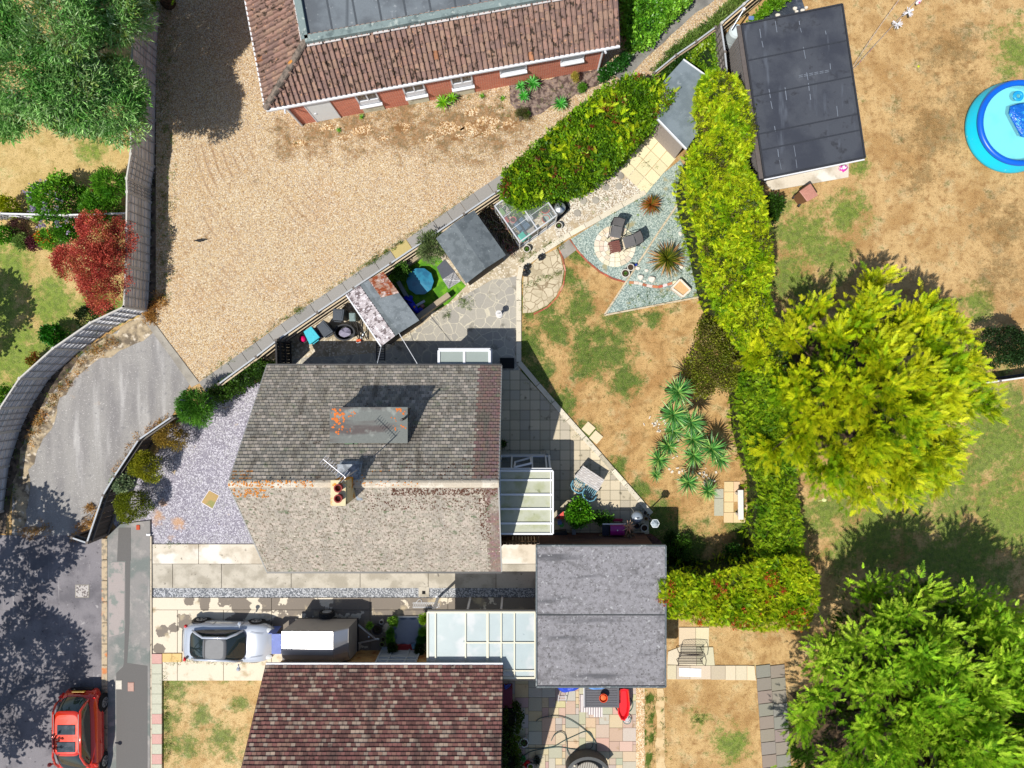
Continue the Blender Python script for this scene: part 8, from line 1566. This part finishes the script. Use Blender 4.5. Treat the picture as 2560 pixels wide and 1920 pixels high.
def car(name, label, loc, rz, L, Wd, paint, hood, deck, belt, roofz, cab, roofr, roofm, wb, fo, extra, wrk=.66):
    global XF
    XF = (rz, loc[0], loc[1]); t = thing(name, label, 'car', (loc[0], loc[1], 0)); hw = Wd / 2; b = CB(); rows = []
    xs = [-.5, -.495, -.46, -.38, -.25, 0, .2, .33, .42, .48, .497, .5]
    for f in xs:
        x = f * L; e = max(0, (abs(f) - .30) / .2); w_ = hw * (1 - .30 * e ** 2.6); top = deck if f < -.2 else (belt if f < .12 else hood + (belt - hood) * max(0, (.2 - f) / .08) if f < .2 else hood - (hood - .62) * max(0, (f - .3) / .2) ** 2)
        if f < -.44: top = deck - (deck - .62) * ((-.44 - f) / .06) ** 1.5
        zb = .2 + .1 * e; sh = min(top - .06, .78)
        rows.append([(x, -w_ * .9, zb), (x, -w_, zb + .14), (x, -w_ * 1.0, .55), (x, -w_ * .97, sh), (x, -w_ * .8, top - .03), (x, -w_ * .4, top), (x, 0, top + .012), (x, w_ * .4, top), (x, w_ * .8, top - .03), (x, w_ * .97, sh), (x, w_, .55), (x, w_, zb + .14), (x, w_ * .9, zb)])
    b.loft(rows); n = len(rows[0]); b.add(rows[0], [tuple(range(n))]); b.add(rows[-1], [tuple(range(n - 1, -1, -1))]); b.place('body', paint, t, smooth=True, sub=1)
    x0, x1 = cab; r0, r1 = roofr; wr = hw * wrk; wb_ = hw * .82
    b = CB(); b.loft([rring(x0, x1, wb_ * .9, wb_, belt - .02), rring(x0 + (r0 - x0) * .45, x1 - (x1 - r1) * .45, wb_ * .86, wb_ * .9, belt + (roofz - belt) * .5), rring(r0, r1, wr * .98, wr, roofz - .03)], closed=True); g = b.place('windows', CARG, t, smooth=True)
    b = CB(); b.loft([rring(r0, r1, wr * 1.0, wr * 1.02, roofz - .035), rring(r0 + .04, r1 - .02, wr * .95, wr * .97, roofz), rring(r0 + .14, r1 - .12, wr * .84, wr * .86, roofz + .018)], closed=True); rr = rring(r0 + .14, r1 - .12, wr * .84, wr * .86, roofz + .018); b.add(rr, [tuple(range(len(rr)))]); b.place('roof', roofm, t, smooth=True)
    for s in (-1, 1):
        b = CB(); b.tube([(x1 - .1, s * wb_ * .93, belt), (x1 - (x1 - r1) * .5, s * (wb_ + wr) / 2 * .98, belt + (roofz - belt) * .58), (r1, s * wr, roofz - .01), (r0, s * wr * .98, roofz - .01), (r0 + (x0 - r0) * .5, s * (wb_ + wr) / 2 * .95, belt + (roofz - belt) * .5), (x0 + .12, s * wb_ * .85, belt)], .05, 6); b.place('roof_pillar', paint, t, smooth=True)
        b = CB(); b.tube([(x1 - .25, s * hw * .92, belt), (x1 - .22, s * (hw + .08), belt + .06)], [.03, .04], 6); b.lathe([(0, -.07), (.07, -.05), (.09, 0), (.07, .05), (0, .07)], (x1 - .22, s * (hw + .12), belt + .07), 10); b.place('wing_mirror', paint, t, smooth=True)
        for fx in (-L / 2 + fo[0], -L / 2 + fo[0] + wb):
            b = CB(); b.tube([(fx, s * (hw - .2), .31), (fx, s * (hw - .0), .31)], .31, 24); wt = b.place('wheel', TYRE, t)
            b = CB(); b.tube([(fx, s * (hw + .0), .31), (fx, s * (hw + .012), .31)], .2, 24)
            o = b.place('rim', RIMM, t); o.parent = wt
            b = CB(); 
            for k in range(7): a = k * .9; b.bar((fx + .05 * math.cos(a), s * (hw + .016), .31 + .05 * math.sin(a)), (fx + .18 * math.cos(a), s * (hw + .016), .31 + .18 * math.sin(a)), .02, .012)
            o = b.place('spokes', BTRIM, t); o.parent = wt
            b = CB(); b.tube([(fx, s * (hw - .1), .33), (fx, s * (hw - .012), .33)], .37, 24); b.place('wheel_arch', BTRIM, t)
        b = CB(); b.lathe([(0, .05), (.1, .03), (.13, 0)], (L / 2 - .2, s * hw * .66, .66), 12, sx=1.5, sy=.9); b.place('headlight', mat('headlamp', C(226, 230, 232), .1, spec=.8), t, smooth=True)
        b = CB(); b.tube([(-L / 2 + .12, s * hw * .8, .62), (-L / 2 + .2, s * hw * .86, .84)], .06, 8); b.place('tail_light', mat('tail_lamp', C(220, 20, 24), .2, spec=.7), t, smooth=True)
    b = CB(); b.bar((L / 2 - .06, -hw * .6, .38), (L / 2 - .06, hw * .6, .38), .12, .16); b.place('front_bumper', BTRIM, t)
    b = CB(); b.bar((-L / 2 - .02, -hw * .55, .5), (-L / 2 - .02, hw * .55, .5), .06, .18); b.place('rear_bumper', BTRIM, t)
    extra(t); XF = None; return t
SILV = mat('silver_paint', C(206, 214, 226), .22, metal=.25, coat=1.0, spec=.5)
def ex1(t):
    b = CB(); b.bar((-.64, -.44, 1.378), (-.64, .44, 1.378), .02, .02); b.place('roof_seam', BTRIM, t)
    b = CB(); b.lathe([(0, .012), (.06, .0)], (-1.55, -.55, .9), 12); b.place('fuel_cap', BTRIM, t)
    b = CB(); b.tube([(.5, -.25, 1.02), (.62, 0, 1.06), (.5, .25, 1.02)], .02, 6); b.place('wiper', BTRIM, t)
    for s in (-1, 1): b = CB(); b.bar((-.55 - .0, s * .812, .5), (-.55, s * .8, .86), .012, .012); b.bar((.62, s * .812, .5), (.62, s * .8, .86), .012, .012); b.place('door_gap', BTRIM, t); b = CB(); b.bar((1.0, s * .52, .875), (1.5, s * .45, .81), .012, .012); b.place('bonnet_line', mat('panel_gap', C(110, 120, 140), .4), t)
    for s in (-1, 1): b = CB(); b.box((-.1, s * .3, 1.02), (.42, .4, .12)); b.place('seat', rm('car_seat', C(60, 62, 66)), t)
car('silver_cabriolet', 'silver two door convertible with dark roof panel on the shared drive', (-12.17, -11.35), math.radians(-1.5), 3.74, 1.62, SILV, .84, .92, .95, 1.36, (-1.44, .84), (-.74, .24), mat('charcoal_roof', C(110, 112, 116), .5, (('mul', 6, .15),)), 2.3, (.62, .8), ex1, .56)
REDP = mat('red_paint', C(232, 56, 26), .16, metal=.2, coat=1.0, spec=.6)
def ex2(t):
    for x0, x1 in ((-1.01, -.62), (-.33, .08)):
        b = CB(); b.box(((x0 + x1) / 2, 0, 1.535), (x1 - x0, .72, .02)); b.place('sunroof', mat('sunroof_glass', C(70, 80, 90), .06, spec=.8), t, bevel=.01)
    for s in (-1, 1): b = CB(); b.bar((-1.45, s * .5, 1.54), (.1, s * .5, 1.54), .03, .03); b.place('roof_rail', rm('rail_red', C(150, 40, 50), .3), t)
    b = CB(); b.bar((-1.99, -.26, .72), (-1.99, .26, .72), .02, .12); b.place('number_plate', rm('plate_yellow', C(220, 170, 40), .4), t)
    b = CB(); b.tube([(.75, -.3, 1.15), (.9, 0, 1.1), (.75, .3, 1.15)], .015, 6); b.place('wiper', BTRIM, t)
car('red_people_carrier', 'glossy red people carrier with two sunroofs parked against the kerb', (-18.28, -15.33), math.radians(-90), 3.95, 1.68, REDP, .95, 1.0, 1.02, 1.5, (-1.9, 1.05), (-1.55, .28), REDP, 2.45, (.62, .88), ex2)
# silver box trailer
t = thing('box_trailer', 'silver aluminium camping trailer with sloping nose on the shared drive', 'trailer', (P(790, 1605, 1).x, P(790, 1605, 1).y, 0)); ALP = mat('brushed_sheet', C(214, 214, 216), .3, (('mul', 3, .08),), metal=.75); ALS = mat('dull_sheet', C(176, 170, 164), .5, (('mul', 4, .1),), metal=.3)
xa, xb, xc, yn, ys = -9.52, -7.47, -6.95, -10.42, -11.78
b = MB(); rows = []
for x, z1, dz in ((xa, 1.86, .0), (xb, 1.9, 0), (xc, 1.55, 0)): rows.append([(x, yn, z1 - .04), (x, yn - .03, z1), (x, yn - .45, z1 + .025), (x, yn - .95, z1 + .01), (x, ys + .2, z1 - .07), (x, ys, z1 - .22)])
b.loft(rows); b.build('top', ALP, t)
b = MB(); 
for (y, k) in ((yn, 0), (ys, 5)): b.add([(xa + (.22 if k == 0 else .1), y + (.0), .5), (xc + .1, y, .5), (xc, y, 1.51 if k == 0 else 1.33), (xb, y, 1.86 if k == 0 else 1.68), (xa, y, 1.82 if k == 0 else 1.64)], [(0, 1, 2, 3, 4)])
b.add([(xc + .1, yn, .5), (xc + .1, ys, .5)] + [p for p in rows[2]][::-1], [tuple(range(8))]); b.add([(xa + .2, yn, .5), (xa + .1, ys, .5)] + [p for p in rows[0]][::-1], [tuple(range(8))]); b.build('sides', ALS, t)
b = MB(); b.prism([(xa + .1, yn), (xc + .14, yn), (xc + .14, ys), (xa + .1, ys)], .4, .5); b.build('chassis', BTRIM, t)
for x in (xb, xc): b = MB(); b.tube([(p[0], p[1], p[2] + .008) for p in rows[1 if x == xb else 2]], .012, 5); b.build('seam', ALS, t)
cw = P(817, 1548, .35); b = MB(); b.tube([(cw.x, yn + .06, .33), (cw.x, yn + .24, .33)], .32, 24); wt = b.build('wheel', TYRE, t); b = MB(); b.tube([(cw.x, yn + .24, .33), (cw.x, yn + .25, .33)], .19, 20); o = b.build('rim', RIMM, t); o.parent = wt; o.location = (0, 0, 0)
b = MB(); b.tube([(cw.x, ys - .02, .33), (cw.x, ys - .2, .33)], .32, 24); b.build('wheel', TYRE, t)
for y in (yn - .15, ys + .3):
    b = MB(); b.bar((xc, y, .45), P(940, 1598, .45), .06, .06); b.build('drawbar', GAL, t)
b = MB(); b.tube([P(936, 1598, .5), P(948, 1598, .5)], .05, 10); b.tube([P(922, 1592, .2), P(922, 1592, .75)], .03, 8); b.build('coupling', GAL, t); b = MB(); b.tube([P(889, 1552, .5), P(889, 1552, .62)], .03, 8); b.build('marker_light', WHT, t)
b = MB(); b.tube([(xa + .02, yn - .2, 1.88), (xa + .1, yn - .5, 1.9)], .012, 5); b.build('strap', BTRIM, t)
b = MB(); q = [P(x, y, z) for x, y, z in ((678, 1586, 1.1), (702, 1586, 1.1), (702, 1636, 1.1), (678, 1636, 1.1))]; b.prism([p[:2] for p in q], 1.0, 1.06); b.bar(P(680, 1584, 1.0), P(694, 1566, .2), .32, .03); t2 = tag(b.build('blue_tarpaulin', mat('blue_sheet', C(96, 116, 190), .5, (('n', C(140, 156, 210), 6, .6, .68, 3), ('mul', 4, .2)), bump=.3, bscale=8)), 'blue sheet draped between the convertible and the trailer', 'tarpaulin')
# ------------------------------------------------------------------ front door corner of the red tiled house
b = MB(); X = [P(x, y) for x, y in ((982, 1543), (1058, 1543), (1056, 1608), (981, 1608))]; b.prism([p[:2] for p in X], 0, .075, C(112, 124, 150))
def lozenge(cx, cy, r, col=C(214, 222, 238)):
    c = P(cx, cy, .08); k = r / 59.17; q = [(c.x + k, c.y), (c.x, c.y + k), (c.x - k, c.y), (c.x, c.y - k)]
    for i in range(4): b.bar((*q[i], .079), (*q[(i + 1) % 4], .079), .022, .008, col)
for i, x in enumerate((996, 1008, 1020, 1032, 1044)):
    for j in range(5):
        y = 1553 + 12.5 * j
        if (i + j) % 2 == 0: lozenge(x, y, 8.5); lozenge(x, y, 4)
        else: lozenge(x, y, 2.2)
tag(b.build('patterned_mat', COLA), 'blue grey outdoor mat with a pale diamond pattern in front of the red step', 'mat')
b = MB(); b.bar(P(995, 1542, .1), P(1052, 1542, .1), .05, .08); tag(b.build('white_batten', WHT), 'white batten along the upper edge of the patterned mat', 'batten')
b = MB(); b.prism([P(x, y)[:2] for x, y in ((983, 1609), (1040, 1609), (1040, 1630), (983, 1630))], 0, .16); tag(b.build('door_step', rm('red_step', C(166, 50, 52), .7), bevel=.01), 'dark red doorstep below the patterned mat', 'step')
b = MB(); c = P(1035, 1617, .35); b.box((c.x, c.y, .3), (.2, .22, .05), .3); b.box((c.x, c.y, .25), (.05, .05, .5)); tag(b.build('blue_stool', rm('pale_blue_plastic', C(120, 160, 186), .4)), 'small pale blue stool beside the red step', 'stool')
t = thing('feeder_pole', 'thin white pole by the corner of the milky canopy with a long shadow', 'pole', P(1092, 1495)); c = P(1092, 1495); b = MB(); b.tube([c, c + Vector((0, 0, 1.55))], .02, 8); b.build('pole', WHT, t); b = MB(); b.lathe([(0, 0), (.1, 0), (.09, .03), (0, .05)], c, 14); b.build('foot', WHT, t)
t = thing('wire_lattice', 'white filigree wire lattice lying on the drive near the thin pole', 'stand', P(1063, 1513)); WI = rm('white_wire', C(214, 216, 220), .5); b = MB()  # flat lattice of crossed white wires on the drive
for y in (1507, 1519): b.bar(P(1032, y, .06), P(1095, y, .06), .02, .02)
for k in range(13):
    x = 1032 + k * 5.2; b.bar(P(x, 1507, .06), P(x + 5, 1519, .06), .012, .012); b.bar(P(x + 5, 1507, .06), P(x, 1519, .06), .012, .012)
b.build('lattice', WI, t); b = MB(); b.tube([P(x, y, .08) for x, y in ((1040, 1507), (1044, 1502), (1048, 1498), (1053, 1500), (1055, 1507))], .014, 5); b.build('finial', WI, t)
# ------------------------------------------------------------------ sandstone patio things
t = thing('rattan_table', 'dark grey slatted table half under the garage roof edge', 'table', P(1503, 1742)); q0, q1 = P(1461, 1708, .72), P(1547, 1769, .72); GP = rm('dark_grey_slats', C(98, 98, 104), .6); b = MB(); n = 10
for k in range(n): y0 = q0.y + (q1.y - q0.y) * (k + .06) / n; y1 = q0.y + (q1.y - q0.y) * (k + .94) / n; b.prism([(q0.x, y0), (q1.x, y0), (q1.x, y1), (q0.x, y1)], .69, .72)
for x in (q0.x + .03, q1.x - .03): b.bar((x, q0.y, .73), (x, q1.y, .73), .07, .03)
b.build('tabletop', GP, t); b = MB(); b.bar((q0.x - .02, q0.y, .7), (q0.x - .02, q1.y + .05, .7), .03, .06); b.build('white_edge', WHT, t)
for x in (q0.x + .08, q1.x - .08):
    for y in (q0.y - .1, q1.y + .08): b = MB(); b.bar((x, y, .05), (x, y, .69), .06, .06); b.build('leg', GP, t)
t = thing('orange_pot', 'bright orange pot standing on the dark slatted table', 'pot', P(1508, 1742, .72)); c = P(1507, 1739, .74); b = MB(); b.lathe([(.1, 0), (.17, .2), (.18, .26), (.16, .26), (.12, .06), (0, .06)], (c.x, c.y, .72), 22); b.build('pot', rm('orange_glaze', C(236, 80, 30), .4), t); b = MB(); b.lathe([(0, .24), (.11, .22)], (c.x, c.y, .72), 18); b.build('filling', rm('orange_fill', C(250, 110, 50), .6), t)
def cloth(name, label, px, z, m, cat='cloth', amp=.06):
    w_ = [P(x, y, z) for x, y in px]; c = sum(w_, Vector()) / len(w_); n = len(w_); b = MB(); r1 = [(p.x, p.y, z - .25 + R.uniform(-.08, .04)) for p in w_]; r2 = [tuple(c + (p - c) * .8 + Vector((0, 0, R.uniform(-amp, amp)))) for p in w_]; r3 = [tuple(c + (p - c) * .4 + Vector((0, 0, R.uniform(-amp, amp) + .04))) for p in w_]
    b.loft([r1, r2, r3], closed=True); b.add(r3 + [tuple(c)], [(i, (i + 1) % n, n) for i in range(n)]); return tag(b.build(name, m, smooth=True, sub=1), label, cat)
BC = mat('blue_tarp', C(52, 84, 206), .45, (('mul', 4, .25),), bump=.5, bscale=6, bdist=.05)
cloth('blue_cover', 'royal blue cover over something against the garage south wall', [(1380, 1700), (1420, 1694), (1456, 1700), (1458, 1724), (1440, 1732), (1424, 1733), (1410, 1740), (1400, 1734), (1386, 1720)], .8, BC, 'cover'); cloth('blue_towel', 'light blue towel folded on the dark slatted table by the garage wall', [(1463, 1706), (1520, 1704), (1522, 1726), (1495, 1727), (1465, 1728)], .84, mat('light_blue_cloth', C(110, 160, 226), .7, (('mul', 4, .15),)), amp=.02)
for x, y, cl, lb in ((1414, 1760, C(40, 90, 180), 'small blue peg toy on the slabs, left of two'), (1418, 1763, C(60, 130, 200), 'small blue peg toy on the slabs, right of two')): pass
t = thing('airer', 'white metal airer legs poking from under the blue cover', 'airer', P(1412, 1742)); b = MB()
for a, c in (((1396, 1738, .7), (1396, 1756, .02)), ((1413, 1738, .7), (1416, 1757, .02)), ((1396, 1742, .5), (1414, 1742, .5)), ((1397, 1749, .25), (1415, 1749, .25))): b.tube([P(*a), P(*c)], .012, 5)
b.build('legs', WHT, t)
t = thing('striped_rug', 'white and grey striped rug lying beneath the dark slatted table', 'rug', P(1478, 1775)); b = MB()
for k in range(18):
    x = 1450 + k * 3.1; y0 = 1735 if x < 1462 else 1760; y1 = 1779 + (6 if x > 1468 else 0) + (6 if x > 1484 else 0); b.prism([P(*p)[:2] for p in ((x, y0), (x + 3.1, y0), (x + 3.1, y1), (x, y1))], .05, .062, C(240, 234, 230) if k % 2 else C(170, 158, 160))
b.build('stripes', COLA, t)
t = thing('plastic_boat', 'long scarlet plastic tub shaped like a boat beside the dark slatted table', 'boat', P(1560, 1762)); b = MB(); pr_ = [(1550, 1724), (1560, 1722), (1572, 1724), (1574, 1745), (1575, 1770), (1571, 1790), (1562, 1802), (1553, 1800), (1545, 1785), (1543, 1765), (1544, 1752), (1549, 1748)]
w_ = [P(x, y, .6) for x, y in pr_]; c = sum(w_, Vector()) / len(w_); RD = mat('scarlet_plastic', C(232, 22, 34), .3, (('mul', 3, .1),), spec=.6)
lo = [(c.x + (p.x - c.x) * .7, c.y + (p.y - c.y) * .8, .2) for p in w_]; r1 = [tuple(p) for p in w_]; r2 = [(c.x + (p.x - c.x) * .82, c.y + (p.y - c.y) * .93, .6) for p in w_]; r3 = [(c.x + (p.x - c.x) * .6, c.y + (p.y - c.y) * .8, .5) for p in w_]
b.loft([lo, r1, r2, r3], closed=True); b.add(r3, [tuple(range(len(r3)))]); b.build('hull', RD, t, smooth=False)
b = MB(); b.tube([P(1550, 1726, .62), P(1547, 1752, .62), P(1545, 1775, .62)], .018, 5); b.tube([P(1570, 1726, .62), P(1573, 1755, .62)], .018, 5); b.build('trim', rm('coral_trim', C(246, 90, 60), .4), t)
t = thing('spoked_wheel', 'small pale spoked wheel under the pointed end of the scarlet tub', 'wheel', P(1566, 1798)); c = P(1567, 1798, .1); b = MB(); b.lathe([(.17, .04), (.19, .06), (.17, .08), (.15, .06), (.17, .04)], c, 20); b.build('ring', rm('grey_green_plastic', C(110, 140, 134), .5), t); b = MB()
for k in range(5): a = k * .628; b.bar(c + Vector((.16 * math.cos(a), .16 * math.sin(a), .06)), c - Vector((.16 * math.cos(a), .16 * math.sin(a), -.06)), .02, .015)
b.build('spokes', WHT, t)
t = thing('hose_ring', 'dark green hoop on the slabs around the scarlet tub', 'hoop', P(1560, 1762)); b = MB(); b.tube([P(1560 + 22 * math.cos(a), 1762 + 22 * math.sin(a), .08) for a in np.linspace(0, 6.283, 28)], .018, 6); b.build('hoop', rm('hose_green', C(50, 96, 84), .5), t)
hp = [(1306, 1870), (1330, 1871), (1360, 1870), (1385, 1866), (1410, 1852), (1440, 1838), (1462, 1829), (1476, 1832), (1483, 1848), (1480, 1868), (1464, 1875), (1440, 1874), (1400, 1868), (1375, 1870), (1330, 1878), (1306, 1892)]
def spline(pts, n=6):
    out = []
    for i in range(len(pts) - 1):
        p0, p1, p2, p3 = [np.array(pts[max(0, min(len(pts) - 1, i + k))], float) for k in (-1, 0, 1, 2)]
        for j in range(n): u = j / n; out.append(tuple(.5 * (2 * p1 + (p2 - p0) * u + (2 * p0 - 5 * p1 + 4 * p2 - p3) * u * u + (3 * p1 - p0 - 3 * p2 + p3) * u ** 3)))
    return out + [pts[-1]]
HG = rm('hose_grey_green', C(70, 98, 96), .5); b = MB(); b.tube([P(x, y, .07) for x, y in spline(hp)], .017, 6); b.tube([P(x, y, .09) for x, y in spline([(1340, 1804), (1352, 1795), (1380, 1790), (1410, 1793), (1440, 1808), (1470, 1832), (1490, 1858), (1491, 1880)])], .017, 6); b.tube([P(x, y, .11) for x, y in spline([(1378, 1852), (1386, 1838), (1400, 1830), (1412, 1836), (1417, 1856), (1418, 1876), (1426, 1892)])], .017, 6)
tag(b.build('garden_hose', HG), 'grey green hose looped across the multicoloured slabs', 'hose')
b = MB(); b.prism([P(x, y, .5)[:2] for x, y in ((1256, 1721), (1281, 1721), (1281, 1770), (1256, 1770))], 0, .5); tag(b.build('maroon_box', rm('maroon', C(120, 50, 70), .6), bevel=.02), 'maroon box against the east wall of the red tiled house', 'box')
b = MB(); c = P(1268, 1716, .6)
for k in range(6): b.tube([c + Vector((R.uniform(-.15, .15), R.uniform(-.1, .1), 0)), c + Vector((R.uniform(-.15, .15), R.uniform(-.1, .1), .05))], .02, 5)
tag(b.build('blue_netting', rm('blue_net', C(50, 90, 190), .5)), 'scrap of blue netting on the corner of the maroon box', 'netting')
t = thing('round_table', 'round slatted table at the very bottom of the sandstone patio', 'table', P(1470, 1930)); c = P(1470, 1938, .72); b = MB(); WG = mat('weathered_slats', C(176, 170, 158), .7, (('wave', C(90, 86, 80), 3.4, .2, .75, .92),)); b.lathe([(0, .72), (.52, .72), (.54, .7), (.52, .67), (0, .67)], (c.x, c.y, 0), 32); b.build('tabletop', WG, t); b = MB(); b.tube([(c.x, c.y, .05), (c.x, c.y, .68)], .06, 10); b.build('pedestal', BLKP, t)
t = thing('curved_sofa', 'dark grey curved garden sofa wrapping the round slatted table', 'sofa', P(1465, 1900)); b = MB(); rows = []; rows2 = []
for a in np.linspace(.35, 2.85, 15):
    ca, sa = math.cos(a), math.sin(a); q = lambda r_, z: (c.x + r_ * ca * .95, c.y - .05 + r_ * sa * .82, z); rows.append([q(.98, .1), q(.98, .72), q(.84, .74), q(.8, .42)]); rows2.append([q(.8, .42), q(.8, .44), q(.52, .44), q(.5, .1)])
WK = mat('grey_wicker', C(96, 98, 98), .7, (('mul', 20, .2),), bump=.5, bscale=40); b.loft(rows); b.build('backrest', WK, t); b = MB(); b.loft(rows2); b.build('seat', rm('grey_cushion', C(130, 130, 126)), t)
for k in range(3): b = MB(); x = 1424 + k * 14; b.bar(P(x, 1905 + k * 2, .5), P(x + 14, 1916 + k, .5), .06, .03); tag(b.build('striped_cushion', rm('stripe_%d' % k, (C(230, 220, 200), C(60, 56, 60), C(200, 190, 170))[k], .8)), ('cream slat of a folding chair left of the round table', 'black slat of a folding chair left of the round table', 'tan slat of a folding chair close to the round table')[k], 'chair slat')
t = thing('watering_can', 'red plastic watering can in the shade at the foot of the flower bed', 'watering can', P(1319, 1906)); b = MB(); c = P(1319, 1906); b.lathe([(0, 0), (.12, 0), (.14, .2), (.08, .24), (.07, .2)], c, 16); b.build('body', rm('can_red', C(226, 30, 40), .4), t); b = MB(); b.tube([c + Vector((-.1, 0, .08)), c + Vector((-.24, -.02, .2))], .03, 8); b.build('spout', rm('spout_red', C(226, 30, 40), .4), t)
pot('green plastic pot left of the red watering can', (1308, 1898), .11, .2, rm('green_plastic', C(40, 160, 90), .4), plant=(14, .18, .02, (C(40, 130, 40), C(70, 170, 60)))); pot('grey blue tub at the bottom of the flower bed', (1283, 1908), .12, .25, rm('blue_grey_tub', C(110, 130, 150), .5)); pot('dark leafy pot right of the red watering can', (1342, 1902), .15, .25, BLKP, plant=(40, .28, .02, (C(36, 50, 40), C(50, 70, 60)))); pot('yellow rimmed pot just below the red watering can', (1326, 1917), .13, .25, BLKP, rimm=WHITEP, plant=(20, .16, .02, (C(150, 180, 40), C(110, 150, 40))))
